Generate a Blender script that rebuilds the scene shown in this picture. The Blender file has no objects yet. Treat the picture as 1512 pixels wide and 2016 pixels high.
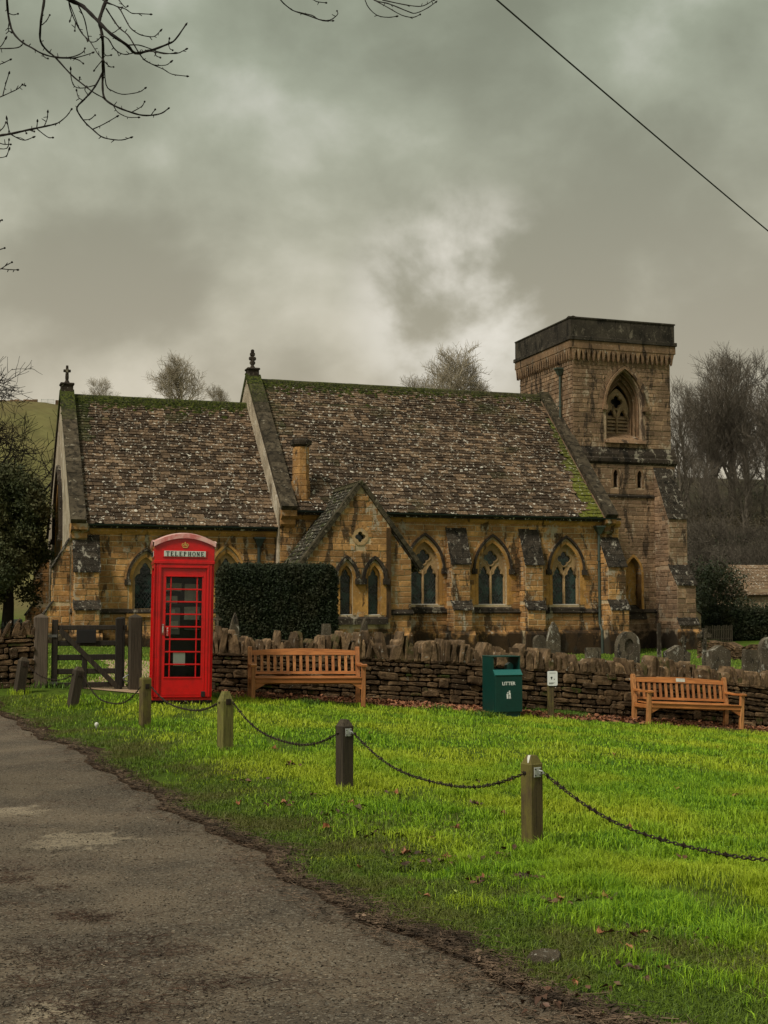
import bpy, math, random
import numpy as np
from mathutils import Vector, Matrix
from mathutils.geometry import tessellate_polygon
from mathutils import noise as mnoise

# ------------------------------------------------------------------ camera, sky, sun, exposure
sc = bpy.context.scene
COL = sc.collection
F, CX, CY, HZ, EYE = 2600.0, 756.0, 1008.0, 1200.0, 1.6
PITCH = math.atan((HZ - CY) / F)
cam_d = bpy.data.cameras.new("camera")
cam = bpy.data.objects.new("camera", cam_d); COL.objects.link(cam)
cam.location = (0, 0, EYE); cam.rotation_euler = (math.pi / 2 + PITCH, 0, 0)
cam_d.sensor_fit = 'VERTICAL'; cam_d.sensor_height = 36; cam_d.lens = F / 2016 * 36
cam_d.clip_start = 0.1; cam_d.clip_end = 2000
sc.camera = cam
sc.render.resolution_x, sc.render.resolution_y = 768, 1024
sc.view_settings.view_transform = 'Standard'; sc.view_settings.look = 'None'
sc.view_settings.gamma = 1; sc.view_settings.use_curve_mapping = False
sc.view_settings.exposure = 0.9

SUN_EL, SUN_AZ = math.radians(50), math.radians(-138)      # azimuth measured from +Y towards +X
sd = bpy.data.lights.new("sun", 'SUN'); sd.energy = 1.5; sd.angle = math.radians(12); sd.color = (1.0, 0.92, 0.78)
so = bpy.data.objects.new("sun", sd); COL.objects.link(so)
sv = Vector((math.sin(SUN_AZ) * math.cos(SUN_EL), math.cos(SUN_AZ) * math.cos(SUN_EL), math.sin(SUN_EL)))
so.rotation_euler = sv.to_track_quat('Z', 'Y').to_euler(); so.location = sv * 60

world = bpy.data.worlds.new("World"); sc.world = world; world.use_nodes = True
wt = world.node_tree; wt.nodes.clear()
def wn(t, **k):
    n = wt.nodes.new(t)
    for a, b in k.items(): setattr(n, a, b)
    return n
def wl(a, b): wt.links.new(a, b)
w_out = wn('ShaderNodeOutputWorld'); w_bg = wn('ShaderNodeBackground'); wl(w_bg.outputs[0], w_out.inputs[0])
w_bg.inputs['Strength'].default_value = 0.1
sky = wn('ShaderNodeTexSky', sky_type='NISHITA', sun_disc=False, sun_elevation=SUN_EL, sun_rotation=SUN_AZ)
tc = wn('ShaderNodeTexCoord')
def wnoise(scale, detail, sx=1, sy=1, sz=1, rough=.5, dist=0.0, off=(0, 0, 0)):
    mp = wn('ShaderNodeMapping'); mp.inputs['Scale'].default_value = (sx, sy, sz); mp.inputs['Location'].default_value = off
    wl(tc.outputs['Generated'], mp.inputs['Vector'])
    n = wn('ShaderNodeTexNoise'); n.inputs['Scale'].default_value = scale; n.inputs['Detail'].default_value = detail
    n.inputs['Roughness'].default_value = rough; n.inputs['Distortion'].default_value = dist
    wl(mp.outputs[0], n.inputs['Vector']); return n.outputs['Fac']
def wramp(s, a, b, lo=0, hi=1):
    m = wn('ShaderNodeMapRange', interpolation_type='SMOOTHSTEP')
    for i, v in zip(('From Min', 'From Max', 'To Min', 'To Max'), (a, b, lo, hi)): m.inputs[i].default_value = v
    wl(s, m.inputs['Value']); return m.outputs[0]
def wmix(f, a, b):
    m = wn('ShaderNodeMix', data_type='RGBA')
    if isinstance(f, float): m.inputs[0].default_value = f
    else: wl(f, m.inputs[0])
    for i, x in ((6, a), (7, b)):
        if isinstance(x, tuple): m.inputs[i].default_value = (*x, 1)
        else: wl(x, m.inputs[i])
    return m.outputs[2]
def wmath(op, a, b):
    m = wn('ShaderNodeMath', operation=op)
    for i, x in ((0, a), (1, b)):
        if isinstance(x, (int, float)): m.inputs[i].default_value = x
        else: wl(x, m.inputs[i])
    return m.outputs[0]
sep = wn('ShaderNodeSeparateXYZ'); wl(tc.outputs['Generated'], sep.inputs[0])
elev = wramp(sep.outputs['Z'], 0.06, 0.44)                      # 0 at the horizon, 1 at the top of the picture and above
big = wnoise(3.4, 3, 1, 1, 1.5, .50, .10, (7.3, 1.4, 2.2))
mid = wnoise(7.5, 6, 1, 1, 1.25, .52, .12, (1.3, 3.2, 0.1))
cl = wmath('ADD', wmath('MULTIPLY', big, 0.50), wmath('MULTIPLY', mid, 0.50))
cl = wmath('ADD', cl, wmath('MULTIPLY', wmath('MULTIPLY', wramp(sep.outputs['Z'], .17, .27), wramp(sep.outputs['Z'], .36, .27)), -.045))
c = wmix(wramp(cl, .36, .57), (1.25, 1.32, .92), (1.98, 2.14, 1.58))   # dark olive undersides to grey cloud
c = wmix(wramp(cl, .50, .66, 0, .95), c, (3.3, 3.3, 2.85))              # thin places
low = wmix(wramp(cl, .40, .60), (2.30, 1.98, 1.42), (3.8, 3.36, 2.62))   # warmer, hazier towards the horizon
c = wmix(elev, low, c)
geo_dot = wn('ShaderNodeVectorMath', operation='DOT_PRODUCT')
wl(tc.outputs['Generated'], geo_dot.inputs[0]); geo_dot.inputs[1].default_value = Vector((0.056, 0.969, 0.228)).normalized()
gap = wmath('MULTIPLY', wramp(geo_dot.outputs['Value'], .9950, 1.0), wramp(mid, .40, .58))
c = wmix(gap, c, (4.3, 4.05, 3.5))                                       # the thin bright gap over the nave
c = wmix(0.04, c, sky.outputs[0])
wl(c, w_bg.inputs['Color'])

# ------------------------------------------------------------------ projection helpers (photo pixels -> real places)
def ray(px, py):
    b = (CY - py) / F
    return ((px - CX) / F, math.cos(PITCH) - math.sin(PITCH) * b, math.sin(PITCH) + math.cos(PITCH) * b)
def at(px, py, Y):
    d = ray(px, py); return (d[0] * Y / d[1], Y, EYE + d[2] * Y / d[1])
ANG = math.atan(.335); SA, CA = math.sin(ANG), math.cos(ANG)
CO = at(1130, 1200, 54)[:2]                                    # church origin: near corner of the tower
def onv(px, py, v, O=None):
    O = O or CO; d = ray(px, py)
    t = (v - O[0] * SA + O[1] * CA) / (-d[0] * SA + d[1] * CA)
    return ((t * d[0] - O[0]) * CA + (t * d[1] - O[1]) * SA, EYE + t * d[2])
def onu(px, py, u, O=None):
    O = O or CO; d = ray(px, py)
    t = (u + O[0] * CA + O[1] * SA) / (d[0] * CA + d[1] * SA)
    return (-(t * d[0] - O[0]) * SA + (t * d[1] - O[1]) * CA, EYE + t * d[2])

# ------------------------------------------------------------------ ground height
GC = []
def gp(x, y, z): GC.append((x, y, z))
for px, py, Y in ((1048, 1670, 8.67), (678, 1557, 11.2), (443, 1477, 13.54), (285, 1433, 16.2), (145, 1393, 18.2), (35, 1360, 19.0),
                  (355, 1378, 19.0), (180, 1360, 19.8), (605, 1386, 19.9), (1355, 1430, 22.4), (990, 1410, 20.9), (1480, 1440, 22.9),
                  (1190, 1421, 22.0), (800, 1395, 20.6), (1700, 1452, 23.6)):
    gp(*at(px, py, Y))
for p in ((.9, 5.1, 0), (-2, 5, 0), (-6, 5, 0), (-12, 5, .05), (5, 5, .0), (12, 5, -.1), (0, 1, 0), (-10, 0, 0), (10, 0, 0), (-.6, 8.2, 0),
          (-2.35, 12.1, .02), (-3.9, 15.5, .09), (-5.2, 17.9, .18), (-8, 18, .22), (-12, 20, .4), (-5, 12, .03), (-12, 12, .1), (4, 9.5, -.02), (8, 12, -.15),
          (12, 16, -.4), (4.5, 15, -.2), (1, 14, -.03), (-4, 24, .34), (-10, 30, .5), (0, 26, .15), (5, 28, -.08), (12, 28, -.15), (16, 24, -.5),
          (-14, 45, .6), (-9, 40, .3), (0, 38, .05), (8, 42, -.08), (14, 44, -.05), (22, 40, -.2), (12, 52, -.05), (24, 58, .25), (0, 58, .1),
          (-14, 60, .8), (-28, 30, .6), (28, 20, -.6), (-28, 60, 1.2), (30, 62, .3), (-20, 10, .1), (20, 8, -.3)):
    gp(*p)
GCa = np.array(GC)
def _phi(r2): return np.where(r2 > 1e-9, r2 * np.log(np.maximum(r2, 1e-9)) * .5, 0.0)
_P = GCa[:, :2]; _n = len(_P)
_K = _phi(((_P[:, None] - _P[None]) ** 2).sum(-1)) + np.eye(_n) * .6
_A = np.zeros((_n + 3, _n + 3)); _A[:_n, :_n] = _K; _A[:_n, _n] = 1; _A[:_n, _n + 1:] = _P; _A[_n, :_n] = 1; _A[_n + 1:, :_n] = _P.T
_W = np.linalg.solve(_A, np.concatenate([GCa[:, 2], np.zeros(3)]))
def sstep(a, b, x):
    t = np.clip((x - a) / (b - a), 0, 1); return t * t * (3 - 2 * t)
def ghv(X, Y):
    X = np.asarray(X, float); Y = np.asarray(Y, float)
    xc = np.clip(X, -28, 30); yc = np.clip(Y, 0, 62); sh = xc.shape
    xf, yf = xc.ravel(), yc.ravel(); out = np.empty(len(xf))
    for i in range(0, len(xf), 20000):
        q = np.stack([xf[i:i + 20000], yf[i:i + 20000]], 1)
        out[i:i + 20000] = _phi(((q[:, None] - _P[None]) ** 2).sum(-1)) @ _W[:_n] + _W[_n] + q @ _W[_n + 1:]
    base = out.reshape(sh)
    top = 28.2 - 4.6 * sstep(-45, -29, X) - 5.2 * sstep(-8, 36, X)
    hill = top * sstep(68, 178, Y) + .6 * np.sin(X * .05 + 1) * sstep(90, 160, Y)
    return base + hill
def gh(x, y): return float(ghv(np.array([x]), np.array([y]))[0])
def on_ground(px, py):
    d = ray(px, py); ts = np.linspace(3, 90, 1400)
    z = EYE + ts * d[2]; g = ghv(ts * d[0], ts * d[1]); k = int(np.argmax(z < g))
    t = ts[k]; return (t * d[0], t * d[1], gh(t * d[0], t * d[1]))

# ------------------------------------------------------------------ mesh builder
R = random.Random(11)
class MB:
    def __init__(s): s.v = []; s.f = []; s.t = []
    def add(s, vs, fs, tint=(.5, 0, 0)):
        o = len(s.v); s.v.extend(vs)
        for f in fs: s.f.append(tuple(i + o for i in f)); s.t.append(tint)
        return s
    def merge(s, m):
        o = len(s.v); s.v.extend(m.v); s.f.extend(tuple(i + o for i in f) for f in m.f); s.t.extend(m.t); return s
    def box(s, x0, x1, y0, y1, z0, z1, tint=(.5, 0, 0)):
        return s.add([(x0, y0, z0), (x1, y0, z0), (x1, y1, z0), (x0, y1, z0), (x0, y0, z1), (x1, y0, z1), (x1, y1, z1), (x0, y1, z1)],
                     [(0, 3, 2, 1), (4, 5, 6, 7), (0, 1, 5, 4), (1, 2, 6, 5), (2, 3, 7, 6), (3, 0, 4, 7)], tint)
    def bbox(s, x0, x1, y0, y1, z0, z1, b, tint=(.5, 0, 0)):
        """box with all edges chamfered by b"""
        vs = []; fs = []
        X = (x0, x1); Y = (y0, y1); Z = (z0, z1); idx = {}
        for i in (0, 1):
            for j in (0, 1):
                for k in (0, 1):
                    sx, sy, sz = 1 - 2 * i, 1 - 2 * j, 1 - 2 * k
                    for a, (dx, dy, dz) in enumerate(((0, b, b), (b, 0, b), (b, b, 0))):
                        idx[i, j, k, a] = len(vs); vs.append((X[i] + sx * dx, Y[j] + sy * dy, Z[k] + sz * dz))
        for i in (0, 1):
            fs.append((idx[i, 0, 0, 0], idx[i, 1, 0, 0], idx[i, 1, 1, 0], idx[i, 0, 1, 0]))
            fs.append((idx[0, i, 0, 1], idx[1, i, 0, 1], idx[1, i, 1, 1], idx[0, i, 1, 1]))
            fs.append((idx[0, 0, i, 2], idx[1, 0, i, 2], idx[1, 1, i, 2], idx[0, 1, i, 2]))
        for p in (0, 1):
            for q in (0, 1):
                fs.append((idx[0, p, q, 1], idx[1, p, q, 1], idx[1, p, q, 2], idx[0, p, q, 2]))
                fs.append((idx[p, 0, q, 0], idx[p, 1, q, 0], idx[p, 1, q, 2], idx[p, 0, q, 2]))
                fs.append((idx[p, q, 0, 0], idx[p, q, 1, 0], idx[p, q, 1, 1], idx[p, q, 0, 1]))
        for i in (0, 1):
            for j in (0, 1):
                for k in (0, 1): fs.append(tuple(idx[i, j, k, a] for a in range(3)))
        return s.add(vs, fs, tint)
    def prism(s, poly, vec, tint=(.5, 0, 0)):
        n = len(poly); vec = tuple(vec)
        vs = [tuple(p) for p in poly] + [(p[0] + vec[0], p[1] + vec[1], p[2] + vec[2]) for p in poly]
        fs = [tuple(range(n)), tuple(range(2 * n - 1, n - 1, -1))] + [(i, (i + 1) % n, (i + 1) % n + n, i + n) for i in range(n)]
        return s.add(vs, fs, tint)
    def slab(s, a, b, w, n, tint=(.5, 0, 0)):
        """box from a to b (centre line), half-width vector w, half-thickness vector n"""
        a, b, w, n = map(Vector, (a, b, w, n)); vs = []
        for p in (a, b):
            for i, j in ((-1, -1), (1, -1), (1, 1), (-1, 1)): vs.append(tuple(p + w * i + n * j))
        return s.add(vs, [(0, 1, 2, 3), (7, 6, 5, 4), (0, 4, 5, 1), (1, 5, 6, 2), (2, 6, 7, 3), (3, 7, 4, 0)], tint)
    def tube(s, pts, rad, n=6, tint=(.5, 0, 0), caps=True, ref=None):
        pts = [Vector(p) for p in pts]; m = len(pts)
        if not hasattr(rad, '__len__'): rad = [rad] * m
        vs = []; fs = []; prev = None
        for i, p in enumerate(pts):
            d = (pts[min(i + 1, m - 1)] - pts[max(i - 1, 0)])
            if d.length < 1e-9: d = Vector((0, 0, 1))
            d.normalize()
            if prev is None:
                r = Vector(ref) if ref else (Vector((0, 0, 1)) if abs(d.z) < .9 else Vector((1, 0, 0)))
            else: r = prev
            a = (r - d * r.dot(d));
            if a.length < 1e-6: a = d.orthogonal()
            a.normalize(); b = d.cross(a); prev = a
            for k in range(n):
                t = 2 * math.pi * (k + .5) / n; vs.append(tuple(p + (a * math.cos(t) + b * math.sin(t)) * rad[i]))
        for i in range(m - 1):
            for k in range(n): fs.append((i * n + k, i * n + (k + 1) % n, (i + 1) * n + (k + 1) % n, (i + 1) * n + k))
        if caps: fs += [tuple(range(n - 1, -1, -1)), tuple(range((m - 1) * n, m * n))]
        return s.add(vs, fs, tint)
    def panel(s, outer, holes, mp, depth, tint=(.5, 0, 0), back=False):
        """flat panel with holes; mp(x, z, d) -> 3D; reveals go from d=0 to d=depth"""
        loops = [outer] + list(holes)
        tri = tessellate_polygon([[Vector((x, z, 0)) for x, z in L] for L in loops])
        flat = [p for L in loops for p in L]
        s.add([mp(x, z, 0) for x, z in flat], [tuple(t) for t in tri], tint)
        if back: s.add([mp(x, z, depth) for x, z in flat], [tuple(reversed(t)) for t in tri], tint)
        for L in loops:
            n = len(L)
            s.add([mp(x, z, 0) for x, z in L] + [mp(x, z, depth) for x, z in L], [(i, (i + 1) % n, (i + 1) % n + n, i + n) for i in range(n)], tint)
        return s
    def mesh(s, name):
        me = bpy.data.meshes.new(name); me.from_pydata(s.v, [], s.f)
        at_ = me.attributes.new('tint', 'FLOAT_COLOR', 'FACE')
        at_.data.foreach_set('color', np.array([(*t, 1.0) for t in s.t], dtype=np.float32).ravel())
        return me
    def build(s, name, mat, parent=None, smooth=False, kind=None, label=None, loc=None, rot=None):
        me = s.mesh(name); me.materials.append(mat)
        if smooth: me.polygons.foreach_set('use_smooth', [True] * len(me.polygons))
        return link(name, me, parent, kind, label, loc, rot)
def link(name, me, parent=None, kind=None, label=None, loc=None, rot=None):
    o = bpy.data.objects.new(name, me); COL.objects.link(o)
    if parent: o.parent = parent
    if kind: o['kind'] = kind
    if label: o['label'] = label
    if loc: o.location = loc
    if rot: o.rotation_euler = rot
    return o
def np_mesh(name, V, Fq, mat, tint=None, parent=None, kind=None):
    """V (n,3), Fq (m,k) faces all with k corners, tint (m,3)"""
    me = bpy.data.meshes.new(name); k = Fq.shape[1]; m = len(Fq)
    me.vertices.add(len(V)); me.vertices.foreach_set('co', V.astype(np.float32).ravel())
    me.loops.add(m * k); me.loops.foreach_set('vertex_index', Fq.astype(np.int32).ravel())
    me.polygons.add(m); me.polygons.foreach_set('loop_start', np.arange(0, m * k, k, dtype=np.int32))
    me.update(calc_edges=True)
    if tint is not None:
        a = me.attributes.new('tint', 'FLOAT_COLOR', 'FACE')
        a.data.foreach_set('color', np.concatenate([tint, np.ones((m, 1))], 1).astype(np.float32).ravel())
    me.materials.append(mat)
    return link(name, me, parent, kind)
def thing(name, label, cat, loc=(0, 0, 0), rot=(0, 0, 0), group=None):
    o = bpy.data.objects.new(name, None); COL.objects.link(o); o.location = loc; o.rotation_euler = rot
    o.empty_display_size = .2
    return tag(o, label, cat, group)
def tag(o, label, cat, group=None):
    o['label'] = label; o['category'] = cat
    if group: o['group'] = group
    return o
def emit(name, pieces, mat, parent, nmax=300, stuff_name=None):
    """pieces: list of (weight, MB); the heaviest become objects of their own, the rest one part of kind stuff"""
    pieces.sort(key=lambda q: -q[0])
    for w, m in pieces[:nmax]: m.build(name, mat, parent)
    if len(pieces) > nmax:
        a = MB()
        for w, m in pieces[nmax:]: a.merge(m)
        a.build(stuff_name or name + '_mass', mat, parent, kind='stuff')
def pnoise(x, y, z=0.0): return mnoise.noise(Vector((x, y, z)))

# ------------------------------------------------------------------ materials
class NT:
    def __init__(s, name, rough=.85, spec=.3):
        s.m = bpy.data.materials.new(name); s.m.use_nodes = True; s.t = s.m.node_tree
        s.b = s.t.nodes['Principled BSDF']; s.b.inputs['Roughness'].default_value = rough
        s.b.inputs['Specular IOR Level'].default_value = spec
        s.geo = s.t.nodes.new('ShaderNodeNewGeometry'); s.tcn = None; s.at_ = None
    def n(s, t, **k):
        x = s.t.nodes.new(t)
        for a, b in k.items(): setattr(x, a, b)
        return x
    def l(s, a, b): s.t.links.new(a, b)
    def coord(s, local, scale):
        if local:
            if not s.tcn: s.tcn = s.n('ShaderNodeTexCoord')
            src = s.tcn.outputs['Object']
        else: src = s.geo.outputs['Position']
        mp = s.n('ShaderNodeMapping'); mp.inputs['Scale'].default_value = scale; s.l(src, mp.inputs['Vector']); return mp.outputs[0]
    def noise(s, scale, detail=3, sc=(1, 1, 1), rough=.55, dist=0.0, local=False):
        x = s.n('ShaderNodeTexNoise'); x.inputs['Scale'].default_value = scale; x.inputs['Detail'].default_value = detail
        x.inputs['Roughness'].default_value = rough; x.inputs['Distortion'].default_value = dist
        s.l(s.coord(local, sc), x.inputs['Vector']); return x.outputs['Fac']
    def vor(s, scale, sc=(1, 1, 1), local=False, out='Distance'):
        x = s.n('ShaderNodeTexVoronoi'); x.inputs['Scale'].default_value = scale; s.l(s.coord(local, sc), x.inputs['Vector']); return x.outputs[out]
    def ramp(s, x, a, b, lo=0.0, hi=1.0):
        m = s.n('ShaderNodeMapRange', interpolation_type='SMOOTHSTEP')
        for i, v in zip(('From Min', 'From Max', 'To Min', 'To Max'), (a, b, lo, hi)): m.inputs[i].default_value = v
        s.l(x, m.inputs['Value']); return m.outputs[0]
    def tint(s, ch):
        if not s.at_:
            a = s.n('ShaderNodeAttribute', attribute_name='tint'); sp = s.n('ShaderNodeSeparateColor'); s.l(a.outputs['Color'], sp.inputs[0]); s.at_ = sp
        return s.at_.outputs[ch]
    def z(s):
        sp = s.n('ShaderNodeSeparateXYZ'); s.l(s.geo.outputs['Position'], sp.inputs[0]); return sp.outputs
    def rnd(s):
        return s.n('ShaderNodeObjectInfo').outputs['Random']
    def math(s, op, a, b=0.0):
        m = s.n('ShaderNodeMath', operation=op)
        for i, x in ((0, a), (1, b)):
            if isinstance(x, (int, float)): m.inputs[i].default_value = x
            else: s.l(x, m.inputs[i])
        return m.outputs[0]
    def mix(s, f, a, b):
        m = s.n('ShaderNodeMix', data_type='RGBA')
        if isinstance(f, (int, float)): m.inputs[0].default_value = f
        else: s.l(f, m.inputs[0])
        for i, x in ((6, a), (7, b)):
            if isinstance(x, tuple): m.inputs[i].default_value = (*x, 1)
            else: s.l(x, m.inputs[i])
        return m.outputs[2]
    def col(s, c):
        if isinstance(c, tuple): s.b.inputs['Base Color'].default_value = (*c, 1)
        else: s.l(c, s.b.inputs['Base Color'])
        return s
    def bump(s, h, strength=.4, dist=.02):
        b = s.n('ShaderNodeBump'); b.inputs['Strength'].default_value = strength; b.inputs['Distance'].default_value = dist
        s.l(h, b.inputs['Height']); s.l(b.outputs[0], s.b.inputs['Normal']); return s
MAT = {}
def stone(name, light, mid, dark, pale=(.42, .38, .30), soot=.5, lichen=.35, plinth=None, sc=1.0):
    t = NT(name, .92, .15)
    c = t.mix(t.ramp(t.tint(0), .15, .85), mid, light)
    c = t.mix(t.math('MULTIPLY', t.tint(1), .75), c, tuple(.5 * a + .5 * b + .012 for a, b in zip(mid, dark)))
    c = t.mix(t.ramp(t.noise(1.3 * sc, 4), .38, .62, 0, .75), c, tuple(.55 * a + .45 * b for a, b in zip(mid, dark)))
    c = t.mix(t.ramp(t.noise(9 * sc, 4, rough=.7), .35, .68, 0, .45), c, tuple(a * .45 for a in mid))
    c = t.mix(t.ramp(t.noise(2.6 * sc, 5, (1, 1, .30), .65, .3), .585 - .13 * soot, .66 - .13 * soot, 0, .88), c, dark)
    c = t.mix(t.ramp(t.noise(2.1 * sc, 7, (1, 1, .6), .74, .4), .61 - .13 * lichen, .67 - .13 * lichen, 0, .80), c, pale)
    c = t.mix(t.ramp(t.noise(13 * sc, 4, rough=.65), .62, .68, 0, .75), c, tuple(min(.6, a * 1.15) for a in pale))
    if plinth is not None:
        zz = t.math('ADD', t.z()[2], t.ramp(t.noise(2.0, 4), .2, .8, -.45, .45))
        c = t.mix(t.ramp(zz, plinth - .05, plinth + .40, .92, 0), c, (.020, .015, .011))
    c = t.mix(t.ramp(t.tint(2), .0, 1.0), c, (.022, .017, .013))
    t.col(c); t.bump(t.noise(22 * sc, 5, rough=.75), .8, .03); MAT[name] = t.m; return t.m
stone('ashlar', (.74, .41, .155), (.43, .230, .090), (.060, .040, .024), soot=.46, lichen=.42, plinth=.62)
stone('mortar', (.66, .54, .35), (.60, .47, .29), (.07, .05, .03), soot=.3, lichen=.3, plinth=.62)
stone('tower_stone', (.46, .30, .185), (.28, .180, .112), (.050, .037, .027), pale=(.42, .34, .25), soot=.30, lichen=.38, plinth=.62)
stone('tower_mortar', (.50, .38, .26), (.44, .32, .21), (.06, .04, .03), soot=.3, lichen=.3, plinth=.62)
stone('dressing', (.68, .37, .11), (.50, .27, .085), (.07, .042, .02), soot=.12, lichen=.15)
stone('tracery', (.58, .40, .21), (.47, .31, .155), (.08, .055, .035), soot=.1, lichen=.2)
stone('tower_dressing', (.33, .21, .12), (.24, .15, .09), (.04, .028, .02), soot=.2, lichen=.1)
stone('tower_tracery', (.46, .32, .20), (.36, .25, .155), (.07, .05, .035), soot=.1, lichen=.2)
stone('coping', (.080, .062, .046), (.045, .035, .027), (.014, .012, .010), pale=(.30, .27, .21), soot=.5, lichen=.30)
stone('parapet_stone', (.080, .068, .052), (.052, .044, .035), (.018, .016, .013), pale=(.20, .175, .135), soot=.45, lichen=.05)
stone('grave', (.17, .140, .100), (.11, .088, .062), (.025, .022, .018), pale=(.50, .48, .42), soot=.4, lichen=.35, sc=3)
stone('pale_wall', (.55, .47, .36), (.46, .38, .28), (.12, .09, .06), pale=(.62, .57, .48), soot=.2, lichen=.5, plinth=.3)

def slate_mat(name, a, b, moss=(.085, .105, .018)):
    t = NT(name, .9, .2)
    c = t.mix(t.ramp(t.tint(0), .0, 1.0), b, a)
    c = t.mix(t.ramp(t.noise(.55, 4), .35, .65, 0, .55), c, tuple(x * .5 for x in b))
    c = t.mix(t.ramp(t.noise(14, 4, rough=.75), .46, .64, 0, .75), c, tuple(x * .30 for x in b))
    c = t.mix(t.ramp(t.noise(5.5, 5, rough=.72, dist=.5), .575, .65, 0, .75), c, (.38, .31, .235))
    c = t.mix(t.ramp(t.noise(8.5, 2, dist=.6), .63, .66, 0, .9), c, (.60, .57, .49))
    c = t.mix(t.ramp(t.noise(3.1, 5, rough=.7), .60, .70, 0, .8), c, (.022, .018, .012))
    mo = t.math('MULTIPLY', t.tint(1), t.ramp(t.noise(6, 4, rough=.7), .30, .50, .25, 1.0))
    c = t.mix(mo, c, t.mix(t.ramp(t.noise(16, 3), .35, .65), (moss[0] * .35, moss[1] * .38, moss[2] * .6), moss))
    t.col(c); t.bump(t.noise(30, 5, rough=.75), .8, .02); MAT[name] = t.m
slate_mat('slate', (.255, .170, .105), (.060, .040, .026), (.055, .065, .016))
slate_mat('slate_green', (.13, .145, .030), (.055, .060, .022), (.19, .195, .022))
stone('cap_stone', (.075, .060, .045), (.042, .034, .026), (.012, .011, .009), pale=(.38, .35, .29), soot=.45, lichen=.38, sc=2.2)
slate_mat('slate_dark', (.060, .050, .042), (.032, .027, .023))

def rubble(name, a, b, lich=.30):
    t = NT(name, .93, .15)
    c = t.mix(t.tint(0), b, a)
    c = t.mix(t.ramp(t.noise(7, 5, rough=.7), .36, .62, 0, .7), c, tuple(x * .30 for x in b))
    c = t.mix(t.ramp(t.noise(3.3, 4), .44, .62, 0, .6), c, tuple(x * .55 for x in b))
    c = t.mix(t.ramp(t.noise(24, 4, rough=.65), .61, .70, 0, .75), c, (.30, .25, .18))
    c = t.mix(t.ramp(t.noise(11, 3, dist=.5), .76 - .2 * lich, .79 - .2 * lich, 0, .85), c, (.46, .43, .37))
    c = t.mix(t.math('MULTIPLY', t.tint(1), t.ramp(t.noise(9, 4), .4, .6)), c, (.045, .055, .012))
    t.col(c); t.bump(t.noise(38, 5, rough=.75), .9, .02); MAT[name] = t.m
rubble('rubble', (.29, .185, .100), (.085, .055, .032))
rubble('cope', (.37, .245, .14), (.13, .086, .050), .45)
rubble('rubble_core', (.012, .009, .006), (.008, .006, .004), 0)  # near-black, so the shadow in the gaps is put into the core's colour

def wood(name, a, b, moss=None, rough=.7, spec=.3, grain=(1, 1, 1), dk=.45):
    t = NT(name, rough, spec)
    c = t.mix(t.tint(0), b, a)
    g = t.noise(9, 5, grain, .7, .3, True)
    c = t.mix(t.ramp(g, .40, .64, 0, .8), c, tuple(x * dk for x in b))
    c = t.mix(t.ramp(t.noise(2.1, 3), .45, .65, 0, .4), c, tuple(x * .6 for x in b))
    if moss: c = t.mix(t.ramp(t.noise(5, 5, (1, 1, .45), .7), .42, .60, 0, .85), c, moss)
    t.col(c); t.bump(g, .5, .01); MAT[name] = t.m
wood('teak_x', (.64, .25, .075), (.44, .155, .045), grain=(.35, 6, 6), rough=.5, spec=.4, dk=.55)
wood('teak_z', (.62, .29, .105), (.42, .16, .055), grain=(6, 6, .35), rough=.5, spec=.4, dk=.5)
wood('oak_post', (.150, .110, .048), (.080, .058, .028), (.145, .125, .030), grain=(9, 9, .35))
wood('oak_moss', (.20, .18, .055), (.13, .12, .035), (.20, .21, .04), grain=(9, 9, .35))
wood('oak_dark', (.090, .070, .045), (.045, .034, .024), None, grain=(9, 9, .35))
wood('gate_post_wood', (.19, .15, .115), (.11, .082, .060), None, grain=(9, 9, .25))
wood('gate_wood', (.050, .040, .029), (.022, .018, .014), None, grain=(9, 9, .5))
wood('bark', (.030, .022, .018), (.014, .010, .009), None, rough=.9, grain=(4, 4, 1))
wood('bark_far', (.155, .130, .102), (.095, .080, .062), None, rough=.9)
wood('bark_pale', (.46, .40, .30), (.30, .26, .19), None, rough=.9)
wood('litter_mat', (.27, .185, .125), (.050, .033, .022), None, rough=.8, dk=.3)
wood('grit_mat', (.42, .34, .25), (.030, .024, .018), None, rough=.9)
wood('twig_mat', (.130, .070, .046), (.040, .024, .018), None, rough=.9)

def plain(name, c, rough=.5, spec=.5, metal=0.0, coat=0.0, grime=.0, gc=None, gs=6):
    t = NT(name, rough, spec); t.b.inputs['Metallic'].default_value = metal; t.b.inputs['Coat Weight'].default_value = coat
    t.b.inputs['Coat Roughness'].default_value = .15
    if grime:
        k = t.mix(t.ramp(t.noise(gs, 5, rough=.7), .40, .70, 0, grime), c, gc or tuple(x * .35 for x in c)); t.col(k)
    else: t.col(c)
    MAT[name] = t.m; return t
t = plain('red_paint', (.60, .003, .005), .32, .4, 0, .25, .6, (.30, .004, .005), 5); t.bump(t.noise(55, 3), .12, .004)
t = NT('red_roof_sheen', .45, .5); t.b.inputs['Coat Weight'].default_value = .4
t.col(t.mix(t.ramp(t.noise(5, 5, rough=.7), .35, .60, .2, .85), (.52, .05, .055), (.78, .50, .46))); MAT['red_roof_sheen'] = t.m  # pale pink mixed into the red stands in for sky reflected on gloss
plain('dark_panel', (.012, .012, .013), .5, .4)
plain('grey_metal', (.16, .16, .16), .4, .5, .6)
plain('chrome', (.75, .75, .76), .18, .5, 1.0)
t = plain('paper', (.66, .66, .60), .7, .2, grime=.5, gc=(.20, .20, .19), gs=9)
plain('opal', (.56, .60, .55), .35, .5, grime=.25, gc=(.40, .44, .38), gs=10)
plain('black_print', (.01, .012, .012), .5, .3)
plain('gold_paint', (.62, .40, .10), .4, .5)
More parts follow.
